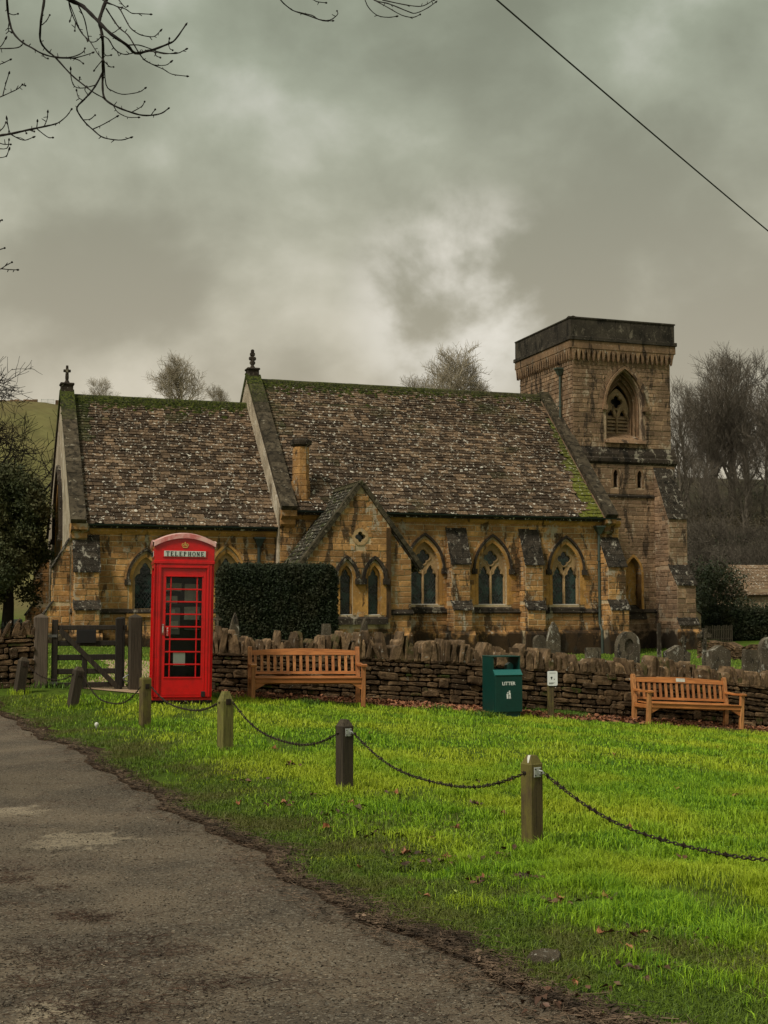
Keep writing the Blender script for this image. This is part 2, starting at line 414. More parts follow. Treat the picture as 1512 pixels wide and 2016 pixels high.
plain('white_print', (.80, .82, .80), .5, .4)
plain('white_sign', (.78, .80, .80), .4, .5, grime=.15, gc=(.6, .6, .55))
plain('bin_green', (.003, .046, .036), .45, .35, 0, .1, .35, (.002, .020, .018), 4)
plain('bin_lip', (.012, .13, .12), .35, .5, 0, .3)
plain('chain_iron', (.030, .022, .018), .5, .5, .5, grime=.5, gc=(.075, .034, .020), gs=30)
plain('galvanised', (.60, .62, .62), .4, .5, .55, grime=.3, gc=(.35, .36, .36), gs=40)
plain('gutter_iron', (.020, .032, .030), .5, .4)
plain('pipe_iron', (.055, .075, .062), .55, .4, grime=.5, gc=(.03, .035, .03), gs=3)
plain('lead_came', (.045, .055, .055), .6, .3)
plain('white_line', (.62, .62, .60), .6, .3)
plain('fence_metal', (.03, .035, .03), .6, .3)
plain('cable_black', (.02, .02, .022), .5, .4)
t = NT('leaded_glass', .16, .5); t.col(t.mix(t.ramp(t.noise(3.0, 3), .42, .60), (.003, .008, .009), (.022, .062, .055)))
t.bump(t.noise(9, 2), .25, .03); MAT['leaded_glass'] = t.m
t = NT('clear_pane', .05, .5); nt = t.t
tr = t.n('ShaderNodeBsdfTransparent'); tr.inputs[0].default_value = (.96, .98, .97, 1); gl = t.n('ShaderNodeBsdfGlossy'); gl.inputs['Roughness'].default_value = .06
fr = t.n('ShaderNodeFresnel'); fr.inputs[0].default_value = 1.22; mx = t.n('ShaderNodeMixShader')
t.l(fr.outputs[0], mx.inputs[0]); t.l(tr.outputs[0], mx.inputs[1]); t.l(gl.outputs[0], mx.inputs[2])
t.l(mx.outputs[0], nt.nodes['Material Output'].inputs['Surface']); MAT['clear_pane'] = t.m

def leafmat(name, a, b, c3=None, rough=.55, patch=1.2, trans=.25):
    t = NT(name, rough, .3); c = t.mix(t.tint(0), b, a)
    if c3: c = t.mix(t.ramp(t.noise(patch, 4), .40, .64, 0, .8), c, c3)
    t.col(c); MAT[name] = t.m; return t
leafmat('grass', (.310, .520, .018), (.050, .145, .006), (.41, .48, .024), patch=.55, rough=.6)
leafmat('grass_yard', (.20, .34, .03), (.09, .18, .012), (.24, .28, .04), patch=.5)
leafmat('grass_dull', (.150, .235, .018), (.040, .070, .010), (.12, .11, .030), patch=1.4)
leafmat('hedge_leaf', (.030, .044, .018), (.007, .012, .006), (.034, .034, .014), patch=1.2, rough=.75)
leafmat('hedge_far', (.045, .060, .028), (.018, .028, .014), (.05, .052, .022), patch=.8)
leafmat('yew_leaf', (.070, .084, .030), (.016, .024, .010), (.095, .088, .036), patch=.7, rough=.75)
leafmat('brush_leaf', (.095, .090, .050), (.035, .036, .022), (.10, .075, .045), patch=.12)
leafmat('weed_leaf', (.13, .24, .025), (.06, .12, .015))
leafmat('dead_leaf', (.40, .17, .085), (.14, .065, .038), rough=.7)
leafmat('wet_leaf', (.14, .065, .038), (.035, .020, .014), rough=.5)
leafmat('green_leaf', (.42, .50, .13), (.35, .42, .10), rough=.6)
# ground
t = NT('soil_grass', .95, .1)
c = t.mix(t.ramp(t.noise(.7, 5), .35, .65), (.065, .115, .012), (.10, .15, .018)); c = t.mix(t.ramp(t.noise(7, 5, rough=.7), .45, .7, 0, .8), c, (.030, .038, .010))
far = t.ramp(t.z()[1], 66, 80)
fc = t.mix(t.ramp(t.noise(.35, 6, (1, .35, 1), .7), .35, .65), (.125, .118, .045), (.195, .180, .070))
fc = t.mix(t.ramp(t.noise(.08, 4), .4, .6, 0, .5), fc, (.14, .105, .05))
fx = t.ramp(t.z()[0], 4, 22)
fc = t.mix(fx, fc, t.mix(t.ramp(t.noise(.3, 5, rough=.7), .4, .6), (.035, .035, .020), (.075, .062, .038)))
t.col(t.mix(far, c, fc)); t.bump(t.noise(14, 5, rough=.8), .9, .05); MAT['soil_grass'] = t.m
t = NT('asphalt', .82, .35)
c = t.mix(t.ramp(t.noise(1.1, 5, rough=.6), .35, .65), (.085, .064, .045), (.165, .124, .084))
c = t.mix(t.ramp(t.noise(.55, 5, (1, .7, 1), .6, .3), .55, .70, 0, .7), c, (.20, .155, .11))
c = t.mix(t.ramp(t.noise(1.6, 6, rough=.75), .52, .66, 0, .60), c, (.085, .048, .030))
for wc, wr in ((on_ground(150, 1662), .62), (on_ground(20, 1602), .45), (on_ground(90, 2000), .35)):
    dn = t.n('ShaderNodeVectorMath', operation='DISTANCE'); t.l(t.geo.outputs['Position'], dn.inputs[0]); dn.inputs[1].default_value = wc
    c = t.mix(t.ramp(t.math('ADD', dn.outputs['Value'], t.math('MULTIPLY', t.noise(5, 5, rough=.7), wr * 2.2)), wr * 1.75, wr * 1.35, 0, .8), c, (.36, .29, .205))
cn = t.n('ShaderNodeTexVoronoi', feature='DISTANCE_TO_EDGE'); cn.inputs['Scale'].default_value = .55; t.l(t.coord(False, (1, 1, 1)), cn.inputs['Vector'])
c = t.mix(t.ramp(t.math('ADD', cn.outputs['Distance'], t.math('MULTIPLY', t.noise(7, 5, rough=.8), .07)), .036, .030, 0, .55), c, (.025, .020, .016))
c = t.mix(t.ramp(t.noise(48, 3, rough=.7), .53, .64, 0, .8), c, (.27, .235, .185))
c = t.mix(t.ramp(t.noise(75, 3, rough=.7), .51, .62, 0, .85), c, (.022, .018, .015))
t.col(c); t.bump(t.noise(70, 4, rough=.8), .9, .012); MAT['asphalt'] = t.m
t = NT('leaf_soil', .95, .1)
c = t.mix(t.ramp(t.noise(9, 5, rough=.7), .35, .65), (.030, .019, .012), (.085, .052, .032)); t.col(c); t.bump(t.noise(40, 5, rough=.8), 1, .03); MAT['leaf_soil'] = t.m
t = NT('path_gravel', .95, .1)
c = t.mix(t.ramp(t.noise(9, 5, rough=.7), .35, .65), (.34, .235, .15), (.50, .37, .25)); t.col(c); t.bump(t.noise(60, 5, rough=.8), .7, .02); MAT['path_gravel'] = t.m
# ------------------------------------------------------------------ ground, road, hills
def grid_mesh(name, xs, ys, mat, off=0.0, mask=None, bump=0.0):
    X, Y = np.meshgrid(xs, ys); Z = ghv(X, Y) + off
    nx, ny = len(xs), len(ys)
    V = np.stack([X.ravel(), Y.ravel(), Z.ravel()], 1)
    i = np.arange(nx - 1); j = np.arange(ny - 1); I, J = np.meshgrid(i, j)
    a = (J * nx + I).ravel(); Q = np.stack([a, a + 1, a + nx + 1, a + nx], 1)
    if mask is not None:
        cx = (X[:-1, :-1] + X[1:, 1:]) / 2; cy = (Y[:-1, :-1] + Y[1:, 1:]) / 2; Q = Q[mask(cx, cy).ravel()]
    o = np_mesh(name, V, Q, MAT[mat]); o['kind'] = 'structure'
    o.data.polygons.foreach_set('use_smooth', [True] * len(Q)); return o
xs = np.concatenate([[-900, -500, -260, -160, -110, -80, -60], np.arange(-45, -12, 1.5), np.arange(-12, 14, .35), np.arange(14, 50, 1.5), [60, 80, 110, 160, 260, 500, 900]])
ys = np.concatenate([[-200, -80, -30, -10], np.arange(-4, 30, .4), np.arange(30, 70, 1.2), np.arange(70, 200, 3.5), [210, 260, 400, 700, 1200]])
grid_mesh('ground', xs, ys, 'soil_grass')
EY = np.array([-20, 0, 2.5, 4, 5.1, 6.2, 8.15, 9.65, 12.1, 15.5, 17.9, 19.5, 24, 40])
EX = np.array([9, 3.0, 1.9, 1.38, .93, .25, -.61, -1.25, -2.35, -3.9, -5.15, -6.5, -11, -30])
def road_edge(y):
    y = np.asarray(y, float)
    return np.interp(y, EY, EX) + .05 * np.sin(y * 2.3) + .04 * np.sin(y * 5.1 + 1) + .025 * np.sin(y * 11.7)
rys = np.concatenate([np.arange(-20, 2, 1.0), np.arange(2, 24, .12), np.arange(24, 40, 1)])
ts = np.concatenate([[0, .06, .15, .3], np.arange(.6, 6.2, .4)])
XX = road_edge(rys)[:, None] - ts[None, :]; YY = np.repeat(rys[:, None], len(ts), 1) - ts[None, :] * .25
ZZ = ghv(XX, YY) + .012 - .010 * (ts[None, :] < .01)
nx, ny = len(ts), len(rys); I, J = np.meshgrid(np.arange(nx - 1), np.arange(ny - 1)); a = (J * nx + I).ravel()
o = np_mesh('road', np.stack([XX.ravel(), YY.ravel(), ZZ.ravel()], 1), np.stack([a, a + 1, a + nx + 1, a + nx], 1), MAT['asphalt']); o['kind'] = 'structure'
o.data.polygons.foreach_set('use_smooth', [True] * len(o.data.polygons))

WO = (-3.54, 20.2)                                               # wall frame origin: front face of the churchyard wall
def wpt(s, v=0.0): return (WO[0] + s * CA - v * SA, WO[1] + s * SA + v * CA)
def strip(name, rows, mat, off, kind='structure'):
    """rows: list of (list of (x, y)); a sheet following the ground"""
    P = np.array(rows, float); ny, nx = P.shape[:2]
    Z = ghv(P[..., 0], P[..., 1]) + off
    I, J = np.meshgrid(np.arange(nx - 1), np.arange(ny - 1)); a = (J * nx + I).ravel()
    o = np_mesh(name, np.concatenate([P, Z[..., None]], 2).reshape(-1, 3), np.stack([a, a + 1, a + nx + 1, a + nx], 1), MAT[mat]); o['kind'] = kind
    o.data.polygons.foreach_set('use_smooth', [True] * len(o.data.polygons)); return o
# bed of bare soil at the foot of the wall
rows = []
for s in np.arange(.2, 13, .25):
    w = .70 + .10 * math.sin(s * 2.1) + .04 * math.sin(s * 7) + (.25 if 2 < s < 12 else 0)
    rows.append([wpt(s, -w * t) for t in (-.4, 0, .33, .66, 1.0)])
strip('soil_bed', rows, 'leaf_soil', .008)
# gravel path through the gate towards the church
rows = []
for k in range(26):
    t = k / 25; cx, cy = -4.0 - .9 * t - 1.9 * t * t, 19.75 + 14 * t
    w = (1.1 if t < .1 else 1.3) * .5
    rows.append([(cx - w * q + .06 * math.sin(k * 1.7), cy + .2 * q) for q in (1, .5, 0, -.5, -1)])
strip('gravel_path', rows, 'path_gravel', .012)

rows = []
for y in np.arange(3.5, 19.5, .15):
    rows.append([(float(road_edge(y)) - .06, y), (float(road_edge(y)) + .10, y), (float(road_edge(y)) + .16, y), (float(road_edge(y)) + .25 + .12 * math.sin(y * 3.1) + .07 * math.sin(y * 9), y)])
strip('verge_soil', rows, 'leaf_soil', .006)
# ------------------------------------------------------------------ the church (built in its own frame: u along the nave, v away from the road, z up)
church = thing('church', 'small ochre stone church with mossy stone roofs and a square tower', 'church', (CO[0], CO[1], 0), (0, 0, ANG))
south = lambda v: (lambda x, z, d: (x, v + d, z))
east = lambda u: (lambda x, z, d: (u + d, x, z))
VR = 2.44; ZR_N, ZR_C = 10.70, 9.70                              # ridge line of both roofs
VN, VC, VP = -3.05, -2.6, -5.75                                   # wall faces: nave, chancel, porch
EN, ZE_N = -3.35, 5.13; EC, ZE_C = -2.88, 4.54                     # eaves
UE, UNE, UNW = -20.32, -13.12, .42                                 # east wall, nave east end, nave west end
BASE = -.5
def arch(cx, z0, zs, w, k=1.0, n=9):
    r = k * w; pts = [(cx - w / 2, z0)]; cr = cx - w / 2 + r; th = math.acos((r - w / 2) / r)
    left = [(cr - r * math.cos(th * i / n), zs + r * math.sin(th * i / n)) for i in range(n + 1)]
    pts += left; pts += [(2 * cx - x, z) for x, z in reversed(left[:-1])]; pts.append((cx + w / 2, z0)); return pts
def arch_h(w, k=1.0): r = k * w; return math.sqrt(r * r - (r - w / 2) ** 2)
def foil(cx, cz, circles, n=44, a0=0, a1=2 * math.pi, full=True):
    out = []
    for i in range(n if full else n + 1):
        a = a0 + (a1 - a0) * i / n; dx, dz = math.cos(a), math.sin(a); best = .01
        for x, z, r in circles:
            b = x * dx + z * dz; disc = b * b - (x * x + z * z - r * r)
            if disc > 0: best = max(best, b + math.sqrt(disc))
        out.append((cx + dx * best, cz + dz * best))
    return out
def light_hole(cx, z0, zs, w):
    c = [(-w * .22, 0, w * .30), (w * .22, 0, w * .30), (0, w * .42, w * .27), (0, 0, w * .35), (0, w * .75, w * .10)]
    head = foil(cx, zs + w * .1, c, 26, 0, math.pi, False)
    return [(cx + w / 2, z0), (cx + w / 2, zs)] + head + [(cx - w / 2, zs), (cx - w / 2, z0)]
def ring(mp, inner, outer, d0, d1, mb, tint=(.5, 0, 0)):
    n = len(inner)
    vs = [mp(x, z, d) for d in (d0, d1) for L in (inner, outer) for x, z in L]; fs = []
    for i in range(n - 1):
        fs += [(i, i + 1, n + i + 1, n + i), (2 * n + i, 3 * n + i, 3 * n + i + 1, 2 * n + i + 1),
               (i, 2 * n + i, 2 * n + i + 1, i + 1), (n + i, n + i + 1, 3 * n + i + 1, 3 * n + i)]
    fs += [(0, n, 3 * n, 2 * n), (n - 1, 3 * n - 1, 4 * n - 1, 2 * n - 1)]
    mb.add(vs, fs, tint)
def voussoirs(mp, cx, zs, w, k, wid, d0, d1, mat, parent, n=6):
    a = arch(cx, zs, zs, w, k, n)[1:-1]; b = arch(cx, zs, zs, w + 2 * wid, (k * w + wid) / (w + 2 * wid), n)[1:-1]
    m = len(a)
    for i in range(m - 1):
        g = .012; p = [a[i], a[i + 1], b[i + 1], b[i]]; cxm = sum(q[0] for q in p) / 4; czm = sum(q[1] for q in p) / 4
        e = R.uniform(-.02, .03); p[2] = (p[2][0] + (p[2][0] - p[1][0]) * e * 4, p[2][1] + (p[2][1] - p[1][1]) * e * 4)
        p = [(x + (cxm - x) * .07, z + (czm - z) * .07) for x, z in p]
        j = R.uniform(0, .008)
        M = MB(); vs = [mp(x, z, d0 - j) for x, z in p] + [mp(x, z, d1) for x, z in p]
        M.add(vs, [(0, 1, 2, 3), (0, 4, 5, 1), (1, 5, 6, 2), (2, 6, 7, 3), (3, 7, 4, 0)], (R.random(), 0, 0)); M.build('voussoir', mat, parent)
def hood(mp, cx, zs, w, k, mat, parent, wid=.10, proj=.12, stops=True, drop=.0):
    a = arch(cx, zs - drop, zs, w, k, 10); b = arch(cx, zs - drop, zs, w + 2 * wid, (k * w + wid) / (w + 2 * wid), 10)
    if not drop: a, b = a[1:-1], b[1:-1]
    M = MB(); ring(mp, a, b, -proj, 0, M)
    if stops:
        for sgn in (-1, 1):
            x = cx + sgn * (w / 2 + wid * .5)
            x0, x1 = x - .10, x + .10; z1 = zs - drop + .02; z0 = z1 - .20
            P = [mp(x0, z0, -proj - .04), mp(x1, z0, -proj - .04), mp(x1, z1, -proj - .04), mp(x0, z1, -proj - .04)]
            q = [mp(x0, z0, 0), mp(x1, z0, 0), mp(x1, z1, 0), mp(x0, z1, 0)]
            M.add(P + q, [(0, 1, 2, 3), (0, 4, 5, 1), (1, 5, 6, 2), (2, 6, 7, 3), (3, 7, 4, 0)])
    return M.build('hood_mould', mat, parent)
def lattice(mp, x0, x1, z0, z1, d, step, parent, r=.006):
    M = MB(); w = x1 - x0; hgt = z1 - z0; sl = 1.55
    for sg in (1, -1):
        c = -w * sl
        while c < hgt + w * sl:
            # line z = z0 + c + sg*sl*(x - xa)
            P = []
            for t in (0, 1):
                x = x0 + w * t; z = z0 + c + (sl * w * t if sg > 0 else sl * w * (1 - t)); P.append((x, z))
            (xa, za), (xb, zb) = P
            def clip(zc):
                nonlocal xa, za, xb, zb
            lo, hi = z0, z1
            if not (max(za, zb) <= lo or min(za, zb) >= hi):
                def f(zv): return xa + (xb - xa) * (zv - za) / (zb - za)
                pts = sorted([(za, xa), (zb, xb)]); (zl, xl), (zh, xh) = pts
                if zl < lo: xl, zl = f(lo), lo
                if zh > hi: xh, zh = f(hi), hi
                A, B = Vector(mp(xl, zl, d)), Vector(mp(xh, zh, d)); n = (Vector(mp(0, 0, 1)) - Vector(mp(0, 0, 0))); dd = (B - A)
                if dd.length > .02: M.slab(A, B, dd.cross(n).normalized() * r, n * .005)
            c += step
    M.build('leading', MAT['lead_came'], parent, kind='stuff')
def window_two_light(mp, cx, z0, zs, w, depth, mats, glass=True, k=1.0, top='quatrefoil', louvre=False):
    """tracery panel set back in its opening; returns the window object"""
    H = arch_h(w, k); lw = (w - .08 - .11) / 2; lx = lw / 2 + .04
    lz = zs - .30 * w; P = arch(cx, z0, zs, w, k, 10)
    holes = [light_hole(cx - lx, z0 + .03, lz, lw), light_hole(cx + lx, z0 + .03, lz, lw)]
    rz = zs + H * .44; r = w * .130; nl = 4 if top == 'quatrefoil' else 5
    cs = [(math.cos(math.pi / 2 + 2 * math.pi * i / nl) * r, math.sin(math.pi / 2 + 2 * math.pi * i / nl) * r, r * .80) for i in range(nl)] + [(0, 0, r * .7)]
    holes.append(foil(cx, rz, cs))
    dz = zs + .02 * w
    holes.append([(cx, dz - .17 * w * .5), (cx + .055 * w, dz + .06 * w), (cx, dz + .09 * w), (cx - .055 * w, dz + .06 * w)])
    M = MB(); M.panel(P, holes, lambda x, z, d: mp(x, z, d + depth), .13)
    W = M.build('window', mats['tracery'], church)
    M = MB()   # roll mouldings round the foil
    rr = [Vector(mp(x, z, depth - .012)) for x, z in foil(cx, rz, [(a, b, q + .03) for a, b, q in cs])]
    M.tube(rr + [rr[0]], .018, 5, caps=False)
    for sx in (-1, 1):
        hl = [Vector(mp(x, z, depth - .012)) for x, z in foil(cx + sx * lx, lz + lw * .1, [(-lw * .22, 0, lw * .30 + .03), (lw * .22, 0, lw * .30 + .03), (0, lw * .42, lw * .27 + .03), (0, lw * .8, lw * .14)], 20, 0, math.pi, False)]
        M.tube(hl, .016, 5)
    M.tube([mp(cx, z0, depth - .015), mp(cx, dz - .06 * w, depth - .015)], .035, 6)
    M.build('tracery_moulding', mats['tracery'], W)
    if louvre:
        for sx in (-1, 1):
            for i in range(5):
                z = z0 + .10 + i * (lz - z0 + .12) / 5; M = MB()
                x0, x1 = cx + sx * lx - lw / 2, cx + sx * lx + lw / 2
                M.add([mp(x0, z, depth + .03), mp(x1, z, depth + .03), mp(x1, z + .14, depth + .22), mp(x0, z + .14, depth + .22),
                       mp(x0, z + .045, depth + .03), mp(x1, z + .045, depth + .03), mp(x1, z + .185, depth + .22), mp(x0, z + .185, depth + .22)],
                      [(0, 1, 2, 3), (4, 7, 6, 5), (0, 4, 5, 1), (1, 5, 6, 2), (2, 6, 7, 3), (3, 7, 4, 0)], (R.random(), 0, 0))
                M.build('louvre', mats['louvre'], W)
        M = MB(); M.panel(arch(cx, z0, zs, w, k, 8), [], lambda x, z, d: mp(x, z, d + depth + .45), .02); M.build('dark_backing', MAT['dark_panel'], W)
    else:
        for sx in (-1, 1):
            M = MB(); x0, x1 = cx + sx * lx - lw / 2 - .01, cx + sx * lx + lw / 2 + .01
            M.box(*sorted((mp(x0, 0, 0)[0], mp(x1, 0, 0)[0])), *sorted((mp(0, 0, depth + .07)[1], mp(0, 0, depth + .085)[1])), z0 + .02, lz + lw * .95) if mp(1, 0, 0)[0] != mp(0, 0, 0)[0] else \
                M.box(*sorted((mp(0, 0, depth + .07)[0], mp(0, 0, depth + .085)[0])), *sorted((mp(x0, 0, 0)[1], mp(x1, 0, 0)[1])), z0 + .02, lz + lw * .95)
            M.build('glass', MAT['leaded_glass'], W)
            lattice(mp, x0, x1, z0 + .03, lz + lw * .85, depth + .062, .20, W)
        M = MB(); M.panel(foil(cx, rz, [(a, b, q + .02) for a, b, q in cs], 24), [], lambda x, z, d: mp(x, z, d + depth + .07), .01); M.build('glass', MAT['leaded_glass'], W)
        lattice(mp, cx - r * 1.6, cx + r * 1.6, rz - r * 1.6, rz + r * 1.6, depth + .066, .20, W)
        M = MB(); M.panel([(cx - .07 * w, dz - .12 * w), (cx + .07 * w, dz - .12 * w), (cx + .07 * w, dz + .1 * w), (cx - .07 * w, dz + .1 * w)], [], lambda x, z, d: mp(x, z, d + depth + .10), .01); M.build('dark_backing', MAT['dark_panel'], W)
    return W
CH = {'tracery': MAT['tracery'], 'louvre': MAT['tower_dressing']}
TW = {'tracery': MAT['tower_tracery'], 'louvre': MAT['tower_tracery']}

ASH = []                                                          # every ashlar block of the church
def ashlar(mp, z0, z1, span, avoid, proj=.012, hmin=.17, hmax=.24, lmin=.28, lmax=.62, mat='ashlar', gap=.026, wt=1.0, pw=None):
    """lay courses of blocks; span(z) -> (x0, x1); avoid(z) -> list of (x0, x1) openings"""
    z = z0
    while z < z1 - .06:
        h = min(R.uniform(hmin, hmax), z1 - z); zc = z + h / 2; x0, x1 = span(zc)
        segs = [(x0, x1)]
        for a, b in avoid(zc):
            ns = []
            for p, q in segs:
                if b <= p or a >= q: ns.append((p, q)); continue
                if a - p > .06: ns.append((p, a))
                if q - b > .06: ns.append((b, q))
            segs = ns
        for p, q in segs:
            x = p
            while x < q - .01:
                L = R.uniform(lmin, lmax)
                if q - (x + L) < lmin * .6: L = q - x
                pr = proj + R.random() ** 2 * .022; g = gap / 2
                b = .010; M = MB(); X0, X1, Z0, Z1 = x + g, x + L - g, z + g, z + h - g
                j = [R.uniform(-.006, .006) for _ in range(8)]
                o4 = [(X0 + j[0], Z0 + j[1]), (X1 + j[2], Z0 + j[3]), (X1 + j[4], Z1 + j[5]), (X0 + j[6], Z1 + j[7])]
                i4 = [(X0 + j[0] + b, Z0 + j[1] + b), (X1 + j[2] - b, Z0 + j[3] + b), (X1 + j[4] - b, Z1 + j[5] - b), (X0 + j[6] + b, Z1 + j[7] - b)]
                vs = [mp(a, c, .0) for a, c in o4] + [mp(a, c, -pr + b * .8) for a, c in o4] + [mp(a, c, -pr + R.uniform(-.003, .003)) for a, c in i4]
                fs = [(k, (k + 1) % 4, (k + 1) % 4 + 4, k + 4) for k in range(4)] + [(k + 4, (k + 1) % 4 + 4, (k + 1) % 4 + 8, k + 8) for k in range(4)] + [(8, 9, 10, 11)]
                tn = R.random(); st = (1.0 if R.random() < .03 else 0.0) * R.uniform(.2, .6)
                M.add(vs, fs, (tn, R.random() ** 2.2, st)); ASH.append((L * h * wt, M, mat))
                x += L
        z += h
def no(z): return []
def arch_avoid(lst):
    """lst of (cx, z0, zs, w, k, margin, margin_jamb)"""
    def f(z):
        o = []
        for cx, z0, zs, w, k, m, mj in lst:
            if z < z0 - .12 or z > zs + arch_h(w, k) + m: continue
            if z < zs: o.append((cx - w / 2 - mj, cx + w / 2 + mj))
            else:
                W = w + 2 * m; kk = (k * w + m) / W; r = kk * W; dz = z - zs
                if dz < r:
                    hw = math.sqrt(max(r * r - dz * dz, 0)) - (r - W / 2)
                    if hw > 0: o.append((cx - hw, cx + hw))
        return o
    return f

# --- nave south wall
def Uv(px, py=1192, v=VN): return onv(px, py, v)[0]
def Zv(px, py, v=VN): return onv(px, py, v)[1]
SILL = 1.78
w_c = [Uv(836), Uv(970), Uv(1115)]
W_W, W_ZS, W_D = 1.16, 3.10, .18
wall_top = 5.05
holes = [arch(c, SILL, W_ZS, W_W, 1.0, 9) for c in w_c]
M = MB(); M.panel([(UNE, BASE), (UNW, BASE), (UNW, wall_top), (UNE, wall_top)], holes, south(VN), .5)
M.box(UNE, UNW - .02, VN + .75, 2 * VR - VN, BASE, wall_top)
M.add([(UNE + .5, VN + .75, wall_top), (UNE + .5, 2 * VR - VN, wall_top), (UNE + .5, VR, ZR_N - .3)], [(0, 1, 2)])
M.build('nave_wall', MAT['mortar'], church)
bN = [Uv(910, 1120), Uv(1055, 1120)]
av = arch_avoid([(c, SILL, W_ZS, W_W, 1.0, .33, .16) for c in w_c])
ashlar(south(VN), .80, 1.50, lambda z: (UNE + .02, UNW), no, wt=.9)
ashlar(south(VN), 1.62, wall_top - .18, lambda z: (UNE + .02, UNW), av)
for c in w_c:
    W = window_two_light(south(VN), c, SILL, W_ZS, W_W, W_D, CH)
    M = MB(); a = arch(c, SILL, W_ZS, W_W, 1.0, 10); b = arch(c, SILL, W_ZS, W_W + .22, (W_W + .11) / (W_W + .22), 10); ring(south(VN), a, b, -.02, W_D, M)
    M.build('window_surround', MAT['dressing'], W)
    voussoirs(south(VN), c, W_ZS, W_W + .24, 1.0, .20, -.016, .0, MAT['ashlar'], W, 5)
    hood(south(VN), c, W_ZS, W_W + .26, 1.0, MAT['coping'], W, .085, .10)
    M = MB(); M.prism([(c - W_W / 2 - .2, VN - .10, SILL - .26), (c - W_W / 2 - .2, VN + .16, SILL - .26), (c - W_W / 2 - .2, VN + .16, SILL), (c - W_W / 2 - .2, VN - .10, SILL - .14)], (W_W + .4, 0, 0)); M.build('sill', MAT['coping'], W)
    M = MB(); M.box(c - W_W / 2 + .02, c + W_W / 2 - .02, VN + .08, VN + W_D - .003, SILL + .003, SILL + .026); M.build('flashing', MAT['white_line'], W)
    for sx in (-1, 1):                                            # jamb stones, alternately long and short
        z = SILL
        i = 0
        while z < W_ZS - .05:
            h = min(.27, W_ZS - z); l = .15 + (.12 if i % 2 else 0); x = c + sx * (W_W / 2 + .115)
            x0, x1 = sorted((x, x + sx * l)); M = MB(); M.box(x0 + .004, x1 - .004, VN - .019, VN, z + .004, z + h - .004, (R.random(), 0, 0)); M.build('jamb_stone', MAT['dressing'], W); z += h; i += 1
# plinth, string course, cornice
def moulding(name, prof, u0, u1, v, mat, parent=church, lab=None):
    """prof: list of (out, z) closed; runs along u on the face v"""
    M = MB(); M.prism([(u0, v - o, z) for o, z in prof], (u1 - u0, 0, 0)); return M.build(name, MAT[mat], parent, label=lab)
moulding('plinth', [(0, BASE), (.14, BASE), (.14, .70), (.03, .82), (0, .82)], UNE, UNW, VN, 'ashlar')
moulding('string_course', [(0, 1.44), (.10, 1.46), (.12, 1.50), (.04, 1.62), (0, 1.62)], UNE, UNW, VN, 'coping')
moulding('cornice', [(0, 4.80), (.04, 4.82), (.12, 4.92), (.12, 5.02), (0, 5.02)], UNE, UNW + .05, VN, 'dressing')
def gutter(u0, u1, v, z, r=.065):
    M = MB(); n = 7; top = []; 
    A = [(math.cos(math.pi + math.pi * i / n) * r, math.sin(math.pi + math.pi * i / n) * r) for i in range(n + 1)]
    P = [(0, v + a, z + b) for a, b in A] + [(0, v + a * .8, z + b * .8) for a, b in reversed(A)]
    M.prism([(u0, p[1], p[2]) for p in P], (u1 - u0, 0, 0))
    M.build('gutter', MAT['gutter_iron'], church)
gutter(UNE + .55, UNW - .1, EN - .06, ZE_N - .02)
